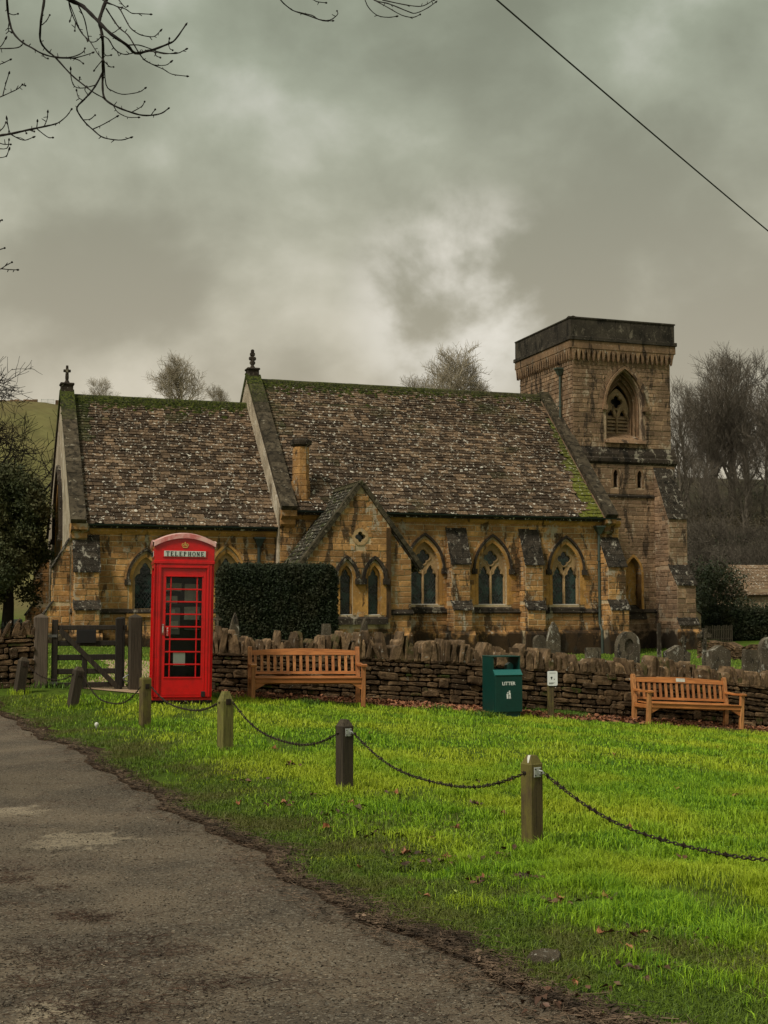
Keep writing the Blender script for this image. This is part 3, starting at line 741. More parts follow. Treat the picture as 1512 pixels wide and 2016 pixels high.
# --- buttresses
def buttress(u0, u1, vf, stages, capd='coping', body='ashlar', axis='s', zb=BASE, tile=True, wm=None):
    """stages from the bottom: (projection, z_top_of_face, z_at_next_projection)"""
    prof = [(0, zb), (stages[0][0], zb)]
    for i, (p, za, zb2) in enumerate(stages):
        nxt = stages[i + 1][0] if i + 1 < len(stages) else 0
        prof.append((p, za)); prof.append((nxt, zb2))
    f = (lambda a, o, z: (a, vf - o, z)) if axis == 's' else (lambda a, o, z: (vf - o if axis == 'e' else vf + o, a, z))
    M = MB(); M.prism([f(u0, o, z) for o, z in prof], Vector(f(u1, 0, 0)) - Vector(f(u0, 0, 0)))
    B = M.build('buttress', MAT[wm or 'mortar'], church)
    z = zb
    for i, (p, za, zb2) in enumerate(stages):
        mp = (lambda x, z_, d, p=p: f(x, p - d, z_))
        z0 = (.80 if i == 0 else stages[i - 1][2])
        ashlar(mp, z0, za, lambda q: (u0, u1), no, lmin=.24, lmax=.5, mat=body, wt=1.1)
        nxt = stages[i + 1][0] if i + 1 < len(stages) else 0
        if axis in 'se':
            mp2 = (lambda x, z_, d, p=p: (u0 + d, vf - x, z_)) if axis == 's' else (lambda x, z_, d, p=p: (vf - x, u0 + d, z_))
            ashlar(mp2, z0, zb2 - .12, lambda q, p=p, za=za, zb2=zb2, nxt=nxt: (.01, p if q < za else nxt + (p - nxt) * max(0, 1 - (q + .06 - za) / (zb2 - za))), no, lmin=.22, lmax=.5, mat=body, wt=.5, hmin=.14, hmax=.22)
        a = Vector((p - nxt + .06, za - (zb2 - za) / (p - nxt) * .06 + .02)); L = Vector((p - nxt, zb2 - za)).length
        n = max(2, round(L / .24)); 
        for k in range(n):
            t0, t1 = k / n, (k + 1.12) / n
            o0 = p + .07 - (p + .07 - nxt) * t0; o1 = max(p + .07 - (p + .07 - nxt) * t1, nxt - .01)
            q0 = za - .05 + (zb2 + .03 - za + .05) * t0; q1 = za - .05 + (zb2 + .03 - za + .05) * min(t1, 1.02); e = .05
            C = MB(); C.prism([f(u0 - .05, o0, q0), f(u0 - .05, o0, q0 + e), f(u0 - .05, o1, q1 + e * .4), f(u0 - .05, o1, q1 - .03)], Vector(f(u1 + .05, 0, 0)) - Vector(f(u0 - .05, 0, 0)), (R.random(), .15 * R.random(), 0))
            C.build('coping_slab', MAT['cap_stone'], B)
    M = MB(); M.prism([f(u0 - .1, stages[0][0] - .02, zb), f(u0 - .1, stages[0][0] + .12, zb), f(u0 - .1, stages[0][0] + .12, .68), f(u0 - .1, stages[0][0] + .02, .80), f(u0 - .1, stages[0][0] - .02, .80)], Vector(f(u1 + .1, 0, 0)) - Vector(f(u0 - .1, 0, 0)))
    M.build('plinth', MAT['ashlar'], B); return B
for px in (889, 1034):
    u0 = Uv(px, 1120, VN - .5); buttress(u0, u0 + .72, VN, [(.72, 1.62, 1.90), (.52, 3.30, 4.62)], 'parapet_stone')
u0 = Uv(1194, 1120, VN - .55); buttress(u0, u0 + .74, VN, [(.92, 1.62, 1.95), (.70, 3.26, 4.35)], 'parapet_stone')
# --- chancel
av2c = [Uv(287, 1150, VC), Uv(446, 1150, VC)]
CW = .95; CZS = 2.55; CS = 1.60
CZ2 = 1.60; zc2 = Zv(446, 1085, VC) - arch_h(.84) - .05
c_wins = [(av2c[0], CS, 2.62, .92), (av2c[1], CS, zc2, .84)]
M = MB(); M.panel([(UE, BASE), (UNE, BASE), (UNE, 4.46), (UE, 4.46)], [arch(c, z0, zs, w, 1.0, 8) for c, z0, zs, w in c_wins], south(VC), .45)
M.box(UE + .6, UNE - .02, VC + .7, 2 * VR - VC, BASE, 4.4)
M.build('chancel_wall', MAT['mortar'], church)
av = arch_avoid([(c, z0, zs, w, 1.0, .30, .15) for c, z0, zs, w in c_wins])
ashlar(south(VC), .80, 1.50, lambda z: (UE + .02, UNE), no)
ashlar(south(VC), 1.62, 4.30, lambda z: (UE + .02, UNE), av, wt=1.05)
for c, z0, zs, w in c_wins:
    M = MB(); M.panel(arch(c, z0, zs, w, 1.0, 10), [light_hole(c, z0 + .03, zs - .05, w - .22)], lambda x, z, d: (x, VC + .16 + d, z), .12); W = M.build('window', MAT['tracery'], church)
    M = MB(); M.panel(arch(c, z0, zs, w, 1, 8), [], lambda x, z, d: (x, VC + .25 + d, z), .01); M.build('glass', MAT['leaded_glass'], W)
    lattice(south(VC), c - w / 2 + .1, c + w / 2 - .1, z0 + .03, zs + w * .5, .235, .20, W)
    M = MB(); ring(south(VC), arch(c, z0, zs, w, 1.0, 10), arch(c, z0, zs, w + .22, (w + .11) / (w + .22), 10), -.02, .16, M); M.build('window_surround', MAT['dressing'], W)
    voussoirs(south(VC), c, zs, w + .24, 1.0, .20, -.016, 0, MAT['ashlar'], W, 5)
    hood(south(VC), c, zs, w + .26, 1.0, MAT['coping'] if c == c_wins[0][0] else MAT['dressing'], W, .085, .10)
    M = MB(); M.prism([(c - w / 2 - .2, VC - .10, z0 - .26), (c - w / 2 - .2, VC + .14, z0 - .26), (c - w / 2 - .2, VC + .14, z0), (c - w / 2 - .2, VC - .10, z0 - .12)], (w + .4, 0, 0)); M.build('sill', MAT['dressing'], W)
moulding('plinth', [(0, BASE), (.14, BASE), (.14, .70), (.03, .82), (0, .82)], UE, UNE, VC, 'ashlar')
moulding('string_course', [(0, 1.44), (.10, 1.46), (.12, 1.50), (.04, 1.62), (0, 1.62)], UE, UNE, VC, 'coping')
moulding('cornice', [(0, 4.18), (.04, 4.20), (.12, 4.30), (.12, 4.42), (0, 4.42)], UE + .6, UNE, VC, 'dressing')
gutter(UE + .55, UNE - .05, EC - .06, ZE_C - .02)
ub = onv(146, 1150, VC - .5)[0]
buttress(ub, ub + .82, VC, [(.85, 1.62, 1.88), (.60, 2.90, 4.15)], 'parapet_stone')
# --- chancel east gable
wv = 2 * VR - VC
g0 = (ZR_C - 4.5) / (VR - EC)
ew = [arch(VR, 2.4, 4.3, 2.7, 1.0, 10)]
M = MB(); M.panel([(VC, BASE), (wv, BASE), (wv, 4.5), (VR, ZR_C + .1), (VC, 4.5)], ew, east(UE), .5); M.build('east_wall', MAT['pale_wall'], church)
M = MB(); hs = [light_hole(VR + dx, 2.45, 4.0 + (.3 if dx == 0 else 0), .66) for dx in (-.82, 0, .82)]
hs += [foil(VR + dx, 5.35 + (.45 if dx == 0 else 0), [(0, .14, .13), (0, -.14, .13), (.14, 0, .13), (-.14, 0, .13), (0, 0, .1)], 24) for dx in (-.5, 0, .5)]
M.panel(arch(VR, 2.4, 4.3, 2.7, 1.0, 10), hs, lambda x, z, d: (UE + .2 + d, x, z), .14); W = M.build('window', MAT['tracery'], church)
M = MB(); M.panel(arch(VR, 2.4, 4.3, 2.7, 1, 8), [], lambda x, z, d: (UE + .30 + d, x, z), .01); M.build('glass', MAT['leaded_glass'], W)
M = MB(); ring(east(UE), arch(VR, 2.4, 4.3, 2.7, 1.0, 10), arch(VR, 2.4, 4.3, 3.0, 2.85 / 3.0, 10), -.03, .2, M); M.build('window_surround', MAT['dressing'], W)
hood(east(UE), VR, 4.3, 3.04, 1.0, MAT['coping'], W, .12, .14)
for v0, pr, zt in ((VC + .02, .62, 3.3), (wv - .72, .62, 3.3)):
    buttress(v0, v0 + .7, UE, [(.85, 1.40, 1.85), (pr - .06, 3.05, 4.05)], 'coping', axis='e')
moulding('cornice', [(0, 4.18), (.14, 4.22), (.30, 4.40), (.30, 4.56), (0, 4.56)], UE - .02, UE + .58, VC, 'ashlar', lab='stepped kneeler stone at the east corner')

# --- gable copings
def coping(u0, u1, ve, ze, zr, th=.16, n=14, side=(-1, 1), mossy=0.0, over=.25, mat='coping', name='gable_coping'):
    for sgn in side:
        a = Vector((0, VR + sgn * (VR - ve) * 1.0, ze)); b = Vector((0, VR, zr)); a.y = ve if sgn < 0 else 2 * VR - ve
        d = b - a
        for k in range(n):
            p, q = a + d * (k / n), a + d * ((k + 1) / n); nrm = Vector((0, -d.z * (1 if sgn < 0 else 1), 0)).normalized()
            nn = Vector((0, -d.z, d.y)).normalized();  nn = nn if nn.z > 0 else -nn
            M = MB(); g = d.normalized() * .006
            mo = mossy * max(0, (k / n - .68) / .32)
            M.slab(p + Vector(((u0 + u1) / 2, 0, 0)) + nn * th / 2 + g, q + Vector(((u0 + u1) / 2, 0, 0)) + nn * th / 2 - g + nn * R.uniform(-.006, .006), Vector(((u1 - u0) / 2, 0, 0)), nn * th / 2, (R.random(), mo, R.random() * .4))
            M.build(name, MAT[mat], church)
t = NT('mossy_coping', .92, .15)
c = t.mix(t.tint(0), (.055, .044, .030), (.110, .088, .060)); c = t.mix(t.ramp(t.noise(5, 5, rough=.7), .42, .62, 0, .85), c, (.018, .015, .011))
c = t.mix(t.ramp(t.noise(4.3, 5, rough=.7, dist=.4), .60, .66, 0, .8), c, (.30, .265, .20))
c = t.mix(t.math('MULTIPLY', t.tint(1), t.ramp(t.noise(4, 4, rough=.7), .25, .45)), c, t.mix(t.ramp(t.noise(12, 3), .4, .6), (.02, .026, .009), (.075, .088, .018)))
t.col(c); t.bump(t.noise(20, 5, rough=.8), .9, .03); MAT['mossy_coping'] = t.m
coping(-13.16, -12.60, EN - .12, ZE_N - .02, ZR_N + .12, .19, 13, mossy=1.3, mat='mossy_coping')
coping(-.36, .14, EN - .12, ZE_N - .02, ZR_N + .10, .18, 13, mossy=.2, mat='mossy_coping')
coping(UE - .06, UE + .46, EC - .12, ZE_C - .02, ZR_C + .14, .18, 12, mossy=1.8, mat='mossy_coping')
# nave east gable wall above the chancel roof, and the gable's raised strip
M = MB(); M.panel([(VN, 3.2), (2 * VR - VN, 3.2), (2 * VR - VN, ZE_N + .1), (VR, ZR_N + .05), (VN, ZE_N + .1)], [], east(-13.14), .45); M.build('gable_wall', MAT['pale_wall'], church)
M = MB(); M.panel([(EN + .1, 4.6), (2 * VR - EN - .1, 4.6), (2 * VR - EN - .1, ZE_N), (VR, ZR_N + .02), (EN + .1, ZE_N - .04)], [], east(-.30), .36); M.build('gable_wall', MAT['tower_stone'], church)
def kneeler(u0, u1, ve, z):
    M = MB(); M.prism([(u0, ve - .10, z), (u0, ve - .10, z - .22), (u0, ve + .10, z - .34), (u0, ve + .10, z - .50), (u0, ve + .32, z - .66), (u0, ve + .6, z - .66), (u0, ve + .6, z)], (u1 - u0, 0, 0)); M.build('kneeler', MAT['ashlar'], church)
kneeler(-13.12, -12.58, EN, ZE_N); kneeler(-.34, .12, EN, ZE_N); kneeler(UE - .04, UE + .52, EC, ZE_C)
def finial(u, z, s=1.0, kind='cross'):
    M = MB(); M.box(u - .26 * s, u + .26 * s, VR - .26 * s, VR + .26 * s, z - .3, z + .25 * s); M.bbox(u - .31 * s, u + .31 * s, VR - .31 * s, VR + .31 * s, z + .25 * s, z + .36 * s, .03)
    B = M.build('gable_apex', MAT['coping'], church)
    M = MB(); M.tube([(u, VR, z + .36 * s), (u, VR, z + .5 * s), (u, VR, z + .62 * s), (u, VR, z + 1.16 * s)], [.15 * s, .07 * s, .085 * s, .055 * s], 8)
    zc = z + .92 * s
    if kind == 'cross': M.bbox(u - .16 * s, u + .16 * s, VR - .055 * s, VR + .055 * s, zc - .06 * s, zc + .06 * s, .015); M.bbox(u - .06 * s, u + .06 * s, VR - .10 * s, VR + .10 * s, zc - .10 * s, zc + .10 * s, .02)
    else:
        for dz, r in ((.62, .13), (.82, .17), (1.02, .12), (1.16, .08)): M.bbox(u - r * s, u + r * s, VR - .06, VR + .06, z + dz * s - .08, z + dz * s + .08, .04)
    M.build('finial', MAT['coping'], B)
finial(-12.90, ZR_N + .20, .86, 'cluster'); finial(UE + .2, ZR_C + .20, .86)
# --- roof slopes
def roof(name_slab, u0, u1, ve, ze, vr, zr, slates, mossfn, mat='slate', sl_w=(.20, .46), expo=(.215, .145), th=.036, both=True, wt=1.0, keep=None):
    run = Vector((0, vr - ve, zr - ze)); L = run.length; d = run.normalized(); n = Vector((0, -d.z, d.y))
    M = MB(); M.prism([(u0, ve + .05, ze - .16), (u0, ve, ze - .02), (u0, vr, zr - .02), (u0, vr, zr - .25)], (u1 - u0, 0, 0))
    if both: M.prism([(u0, 2 * vr - ve - .05, ze - .16), (u0, 2 * vr - ve, ze - .02), (u0, vr, zr - .02), (u0, vr, zr - .25)], (u1 - u0, 0, 0))
    M.build(name_slab, MAT['slate_dark'], church)
    t = -.06; row = 0
    while t < L - .08:
        f = t / L; e = expo[0] * (1 - f) + expo[1] * f; e *= R.uniform(.92, 1.08); u = u0 - R.random() * .1
        sag = [0]
        while u < u1:
            w = R.uniform(*sl_w) * (1.1 - .35 * f); ua, ub_ = max(u, u0), min(u + w, u1)
            if ub_ - ua > .05 and (keep is None or keep((ua + ub_) / 2, f)):
                g = .006 + R.random() * .007; ln = e * 1.9; lift = th * R.uniform(.8, 1.35) + .030
                lo = t + R.uniform(-.028, .024); tl = R.uniform(-.014, .014)
                w0 = .012 * pnoise(u * .6, t * .5, 3)
                def P(uu, tt, hh): q = Vector((uu, ve, ze)) + d * tt + n * hh; return (q.x, q.y, q.z)
                c1, c2 = R.uniform(0, .035), R.uniform(0, .035)
                if R.random() < .25: c1 = R.uniform(.02, .06)
                M = MB(); xa, xb = ua + g, ub_ - g
                bot = [(xa, lo + c1), (xa + min(.05, (xb - xa) * .3), lo + tl), (xb - min(.05, (xb - xa) * .3), lo - tl), (xb, lo + c2)]
                top = [(xb, t + ln), (xa, t + ln)]
                out = bot + top; hs_ = [lift + w0] * 4 + [.012] * 2; hb = [lift + w0 - th] * 4 + [-.01] * 2
                vs = [P(a, b, h) for (a, b), h in zip(out, hs_)] + [P(a, b, h) for (a, b), h in zip(out, hb)]
                fs = [(0, 1, 2, 3, 4, 5)] + [(i, i + 6, (i + 1) % 6 + 6, (i + 1) % 6) for i in range(6)]
                tn = min(1, max(0, R.gauss(.42, .34))); tn = 1.0 if R.random() < .08 else tn; tn = 0 if R.random() < .10 else tn
                M.add(vs, fs, (tn, mossfn((ua + ub_) / 2, f), 0)); slates.append((w * e * wt, M))
            u += w
        t += e; row += 1
SL = []; SLG = []
def moss_n(u, f):
    a = max(0, (f - .93) / .06) * (1 if u < -5 else .75); b = .5 if (u < -12.1 and f > .6) else 0
    return min(1.0, a + b * .5 + (.5 if f > .80 and pnoise(u * .5, f * 6) > .25 else 0) + (.3 if pnoise(u * .7, f * 9, 4) > .42 else 0))
def moss_c(u, f): return min(1.0, max(0, (f - .91) / .06) + (.5 if f > .80 and pnoise(u * .6, f * 7, 2) > .15 else 0) + (.7 if u < UE + 1.0 and f > .6 else 0))
greenk = lambda u, f: u > -.36 - (.80 - .85 * f) + .45 * pnoise(f * 9, 1) + .2 * pnoise(u * 3, f * 22, 2)
roof('roof', -12.60, -.40, EN, ZE_N, VR, ZR_N, SL, moss_n, keep=lambda u, f: not (greenk(u, f) and f < .80))
roof('roof', -2.1, -.40, EN, ZE_N + .004, VR, ZR_N + .004, SLG, lambda u, f: .75 - .7 * f, 'slate_green', (.26, .46), (.225, .20), both=False, keep=lambda u, f: greenk(u, f) and f < .80)
roof('roof', UE + .42, -13.10, EC, ZE_C, VR, ZR_C, SL, moss_c, wt=1.1)
for w, m in SLG: m.build('moss_covered_slate', MAT['slate_green'], church)
emit('roof_slate', SL, MAT['slate'], church, 300, 'roof_slates')
for u0, u1, z in ((-12.58, -.2, ZR_N), (UE + .42, -13.12, ZR_C)):
    u = u0
    while u < u1 - .05:
        w = min(.46, u1 - u); M = MB()
        M.prism([(u + .006, VR - .17, z - .12), (u + .006, VR - .10, z + .06), (u + .006, VR, z + .115 + R.uniform(0, .012)), (u + .006, VR + .10, z + .06), (u + .006, VR + .17, z - .12)], (w - .012, 0, 0), (R.random(), .9 if z < 10 else (.75 if u < -5 else .5), .4))
        M.build('ridge_tile', MAT['mossy_coping'], church); u += w
# moss cushions along the ridges
M = MB(); rr = random.Random(5)
for u0, u1, z, ve, ze, k in ((-12.4, -.6, ZR_N, EN, ZE_N, 420), (UE + .5, -13.3, ZR_C, EC, ZE_C, 420), (UE - .02, UE + .42, ZR_C + .22, EC, ZE_C + .2, 130), (-13.14, -12.6, ZR_N + .24, EN, ZE_N + .2, 110)):
    d = Vector((0, VR - ve, z - ze)).normalized(); n = Vector((0, -d.z, d.y)); wide = u1 - u0 < 1; L = Vector((0, VR - ve, z - ze)).length
    for _ in range(k):
        u = rr.uniform(u0, u1); t = L - (abs(rr.gauss(0, .34)) if not wide else rr.uniform(0, 2.1)); 
        if not wide and z > 10 and u > -5 and rr.random() < .7: continue
        p = Vector((u, ve, ze)) + d * t + n * .045; r = rr.uniform(.04, .13); h = r * rr.uniform(.35, .6); m = 6
        vs = [tuple(p + Vector((math.cos(2 * math.pi * i / m) * r * rr.uniform(.8, 1.3), 0, 0)) + d * math.sin(2 * math.pi * i / m) * r) for i in range(m)] + [tuple(p + n * h)]
        M.add(vs, [(i, (i + 1) % m, m) for i in range(m)], (rr.random(), 0, 0))
t = NT('moss', .95, .1); t.col(t.mix(t.ramp(t.noise(11, 4, rough=.7), .38, .62), (.014, .018, .006), t.mix(t.tint(0), (.035, .045, .010), (.085, .100, .018)))); t.bump(t.noise(60, 4), .8, .02); MAT['moss'] = t.m
M.build('moss', MAT['moss'], church, kind='stuff')
# --- rainwater pipes
def pipe(pts, r=.05, hop=None, mat='pipe_iron'):
    M = MB(); M.tube(pts, r, 8); P = M.build('downpipe', MAT[mat], church, smooth=False)
    if hop:
        x, y, z = hop; M = MB()
        M.add([(x - .17, y - .14, z + .26), (x + .17, y - .14, z + .26), (x + .17, y + .14, z + .26), (x - .17, y + .14, z + .26), (x - .06, y - .06, z), (x + .06, y - .06, z), (x + .06, y + .06, z), (x - .06, y + .06, z)],
              [(0, 1, 2, 3), (0, 4, 5, 1), (1, 5, 6, 2), (2, 6, 7, 3), (3, 7, 4, 0), (4, 7, 6, 5)])
        M.box(x - .20, x + .20, y - .16, y + .16, z + .262, z + .32); M.build('hopper', MAT[mat], P)
    for i in range(len(pts) - 1):
        a, b = Vector(pts[i]), Vector(pts[i + 1])
        if (a - b).length > 1.2:
            k = int((a - b).length / 1.3)
            for j in range(k):
                q = a.lerp(b, (j + .6) / k); M = MB(); M.tube([q - Vector((0, 0, .035)), q + Vector((0, 0, .035))], r + .022, 8); M.build('pipe_collar', MAT[mat], P)
up = Uv(1180, 1100, VN - .12)
pipe([(up, VN - .10, 4.55), (up, VN - .10, 1.05), (up + .02, VN - .24, .80), (up + .02, VN - .26, -.3)], .055, (up, VN - .14, 4.5))
up = Uv(510, 1080, VC - .12)
pipe([(up, VC - .12, 3.9), (up, VC - .12, -.2)], .06, (up, VC - .14, 3.85), 'gutter_iron')
# --- chimney
uc, zc = onv(594, 1003, -2.9); cz1 = onv(594, 874, -2.9)[1]
M = MB(); cc = (uc, -2.75); zA = ZE_N - .1
def octo(z, r): return [(cc[0] + r * math.cos(math.pi / 8 + k * math.pi / 4), cc[1] + r * math.sin(math.pi / 8 + k * math.pi / 4), z) for k in range(8)]
def lathe8(rows):
    M = MB(); vs = []; 
    for z, r in rows: vs += octo(z, r)
    fs = [(i * 8 + k, i * 8 + (k + 1) % 8, (i + 1) * 8 + (k + 1) % 8, (i + 1) * 8 + k) for i in range(len(rows) - 1) for k in range(8)] + [tuple(range((len(rows) - 1) * 8, len(rows) * 8))]
    return M.add(vs, fs)
Cst = MB(); Cst.box(cc[0] - .36, cc[0] + .36, cc[1] - .3, cc[1] + .5, zA - .6, zA + .5); Cst = Cst.build('chimney', MAT['ashlar'], church)
z = zA + .5; i = 0
while z < cz1 - .34:
    h = R.uniform(.19, .27); r = (.30 + R.uniform(-.008, .012)) if z > zA + 1.0 else .34
    lathe8([(z + .006, r - .012), (z + .02, r), (z + h - .014, r), (z + h, r - .012)]).build('chimney_course', MAT['ashlar'], Cst); z += h
M = lathe8([(z, .26), (z + .08, .38), (z + .16, .40), (z + .24, .40), (z + .30, .30)]); M.build('chimney_cap', MAT['coping'], Cst)
# --- porch
pu, pzr = onv(710, 952, VP); pl, pze = onv(590, 1117, VP); pr_, _ = onv(828, 1121, VP)
hw = (pr_ - pl) / 2; pu = (pl + pr_) / 2; pze = pze + .02
px1 = onv(768, 1150, VP)[0]; px0 = pl + .22
pw = [onv(682, 1170, VP)[0], onv(737, 1170, VP)[0]]; PS = onv(700, 1211, VP)[1]; PW = .46; PZS = onv(700, 1140, VP)[1]; qz = onv(709, 1057, VP)[1]; qu = onv(709, 1057, VP)[0]
r_ = .10; qh = foil(qu, qz, [(0, r_, .085), (0, -r_, .085), (r_, 0, .085), (-r_, 0, .085), (0, 0, .07)], 32)
slope = (pzr - pze) / hw
out_l = [(px0, BASE), (px1, BASE), (px1, pze + (pu + hw - px1) * slope - .05), (pu, pzr - .06), (px0, pze + (px0 - pu + hw) * slope - .05)]
M = MB(); M.panel(out_l, [arch(c, PS, PZS, PW, 1.25, 8) for c in pw] + [qh], south(VP), .4)
M.panel([(px1 - .1, BASE), (pr_ - .30, BASE), (pr_ - .30, pze + .26 * slope - .05), (px1 - .1, pze + (pu + hw - px1 + .1) * slope - .05)], [], south(VP + .12), .3)
M.box(px0, px0 + .35, VP + .41, VN, BASE, pze); M.box(pr_ - .62, pr_ - .302, VP + .43, VN - .01, BASE, pze); PWALL = M.build('porch', MAT['mortar'], church)
def pspan(z):
    if z < pze + .22 * slope: return (px0, px1)
    hwz = (pzr - .06 - z) / slope - .06
    return (max(px0, pu - hwz), min(px1, pu + hwz))
def pav(z): return arch_avoid([(c, PS, PZS, PW, 1.25, .26, .12) for c in pw])(z) + ([(qu - math.sqrt(max(0, .40 ** 2 - (z - qz) ** 2)), qu + math.sqrt(max(0, .40 ** 2 - (z - qz) ** 2)))] if abs(z - qz) < .40 else [])
ashlar(south(VP), 1.15, pzr - .35, pspan, pav, wt=1.4)
ashlar(south(VP), .35, .95, lambda z: (px0, px1), no, wt=1.0)
ashlar(south(VP + .12), .75, pze + 2.0, lambda z: (px1, min(pr_ - .30, pu + (pzr - .06 - z) / slope - .06)), no, wt=1.3)
for c in pw:
    M = MB(); M.panel(arch(c, PS, PZS, PW, 1.25, 8), [light_hole(c, PS + .02, PZS + .0, PW - .10)], lambda x, z, d: (x, VP + .14 + d, z), .10); W = M.build('window', MAT['dressing'], church)
    M = MB(); M.panel(arch(c, PS, PZS, PW, 1.25, 8), [], lambda x, z, d: (x, VP + .22 + d, z), .01); M.build('glass', MAT['leaded_glass'], W)
    lattice(south(VP), c - PW / 2 + .05, c + PW / 2 - .05, PS + .02, PZS + .38, .205, .17, W)
    M = MB(); ring(south(VP), arch(c, PS, PZS, PW, 1.25, 8), arch(c, PS, PZS, PW + .2, (PW * 1.25 + .1) / (PW + .2), 8), -.022, .14, M); M.build('window_surround', MAT['dressing'], W)
    hood(south(VP), c, PZS, PW + .24, 1.2, MAT['coping'], W, .10, .12)
    M = MB(); M.box(c - PW / 2 + .01, c + PW / 2 - .01, VP + .05, VP + .137, PS + .003, PS + .024); M.build('flashing', MAT['white_line'], W)
M = MB(); M.box(pw[0] + PW / 2 + .10, pw[1] - PW / 2 - .10, VP - .020, VP, PS, PZS + .05); M.build('jamb_stone', MAT['dressing'], church)
M = MB(); M.box(pw[1] + PW / 2 + .10, pw[1] + PW / 2 + .30, VP - .022, VP, PS, PZS - .1); M.build('jamb_stone', MAT['dressing'], church)
M = MB(); M.prism([(pw[0] - .5, VP - .14, PS - .32), (pw[0] - .5, VP + .10, PS - .32), (pw[0] - .5, VP + .10, PS), (pw[0] - .5, VP - .14, PS - .12)], (pw[1] - pw[0] + .96, 0, 0)); M.build('sill', MAT['coping'], church)
M = MB(); M.panel(foil(qu, qz, [(0, r_, .10), (0, -r_, .10), (r_, 0, .10), (-r_, 0, .10), (0, 0, .07)], 24), [], lambda x, z, d: (x, VP + .2 + d, z), .01); M.build('glass', MAT['leaded_glass'], PWALL)
M = MB(); M.panel([(qu + .29 * math.cos(a * math.pi / 12), qz + .29 * math.sin(a * math.pi / 12)) for a in range(24)], [foil(qu, qz, [(0, r_, .085), (0, -r_, .085), (r_, 0, .085), (-r_, 0, .085), (0, 0, .07)], 32)], lambda x, z, d: (x, VP - .03 + d, z), .15); M.build('quatrefoil_surround', MAT['tracery'], PWALL)
for k in range(9):
    a0 = math.pi * (k - .4) / 9 + .15; a1 = a0 + math.pi / 9 - .03; M = MB()
    P = [(qu + r * math.cos(a), qz + r * math.sin(a)) for r, a in ((.30, a0), (.42, a0), (.42, a1), (.30, a1))]
    M.prism([(x, VP - .028, z) for x, z in P], (0, .028, 0), (R.random(), 0, 0)); M.build('voussoir', MAT['ashlar'], PWALL)
M = MB(); M.prism([(px0, VP, BASE), (px0, VP - .12, BASE), (px0, VP - .12, .22), (px0, VP, .34)], (px1 - px0 + .02, 0, 0)); M.prism([(px1 + .021, VP + .12, BASE), (px1 + .021, VP - .0, BASE), (px1 + .021, VP - .0, .70), (px1 + .021, VP + .12, .8)], (pr_ - .3 - px1, 0, 0)); M.build('plinth', MAT['ashlar'], PWALL)
moulding('string_course', [(0, 1.40), (.10, 1.42), (.12, 1.47), (.02, 1.60), (0, 1.60)], px1 + .02, pr_ - .25, VP + .12, 'coping')
M = MB(); M.box(px1 - .14, px1 + .02, VP - .05, VP + .3, PS - .1, pze + (pu + hw - px1) * slope - .12, (.5, 0, .75)); M.build('corner_stones', MAT['ashlar'], PWALL)
# porch roof: ridge runs back into the nave roof
nslope = (ZR_N - ZE_N) / (VR - EN)
vback = EN + (pzr - ZE_N) / nslope + .1
for sgn in (-1, 1):
    e = Vector((pu + sgn * hw, 0, pze)); t_ = Vector((pu, 0, pzr)); d = (t_ - e); n = Vector((-d.z, 0, d.x)) ; n = n if n.z > 0 else -n; n.normalize()
    vb_e = VN + .0
    M = MB(); M.prism([(e.x, VP + .02, e.z - .12), (e.x, VP + .02, e.z), (t_.x, VP + .02, t_.z), (t_.x, VP + .02, t_.z - .2)], (0, VN - VP + .3, 0))
    M.prism([(e.x + (t_.x - e.x) * .35, VN + .2, e.z + d.z * .35 - .12), (e.x + (t_.x - e.x) * .35, VN + .2, e.z + d.z * .35), (t_.x, VN + .2, t_.z), (t_.x, VN + .2, t_.z - .2)], (0, vback - VN - .2, 0))
    M.build('porch_roof', MAT['slate_dark'], church)
    L = d.length; dn = d.normalized(); PS_ = []
    t = -.05
    while t < L - .1:
        ex = .19 * (1 - t / L) + .14 * t / L; v = VP + .10 - R.random() * .1
        vend = VN + .1 if pze + dn.z * t < ZE_N else EN + (pze + dn.z * t - ZE_N) / nslope + .1
        while v < vend:
            w = R.uniform(.2, .34); va, vb = max(v, VP + .10), min(v + w, vend)
            if vb - va > .05:
                def P(vv, tt, hh): q = e + dn * tt + n * hh; return (q.x, vv, q.z)
                lift = .055 + R.uniform(-.006, .012); lo = t + R.uniform(-.012, .012); M = MB()
                M.add([P(va + .004, lo, lift), P(vb - .004, lo + R.uniform(-.01, .01), lift), P(vb - .004, t + ex * 1.8, .012), P(va + .004, t + ex * 1.8, .012), P(va + .004, lo, lift - .028), P(vb - .004, lo, lift - .028)],
                      [(0, 1, 2, 3), (0, 4, 5, 1), (0, 3, 4), (1, 5, 2)], (R.random(), .1 if R.random() < .8 else .5, 0)); PS_.append((w * ex * 1.3, M))
            v += w
        t += ex
    if sgn < 0: emit('porch_slate', PS_, MAT['slate_dark'], church, 220, 'porch_slates')
    else:
        a = MB(); [a.merge(m) for _, m in PS_]; a.build('porch_slates', MAT['slate_dark'], church, kind='stuff')
    nseg = 11
    for k in range(nseg):
        p, q = e + dn * (L * k / nseg - .04), e + dn * (L * (k + 1) / nseg - .05)
        M = MB(); c0 = Vector((0, VP + .07, 0)) + n * .03; M.slab(p + c0, q + c0, Vector((0, .17, 0)), n * (.075 + R.uniform(-.005, .01)), (R.random(), .1, .2)); M.build('gable_coping', MAT['mossy_coping'], church)
v = VP - .1
while v < vback:
    M = MB(); M.prism([(pu - .14, v, pzr - .06), (pu, v, pzr + .12), (pu + .14, v, pzr - .06)], (0, .38, 0), (R.random(), .3, .3)); M.build('ridge_tile', MAT['mossy_coping'], church); v += .39

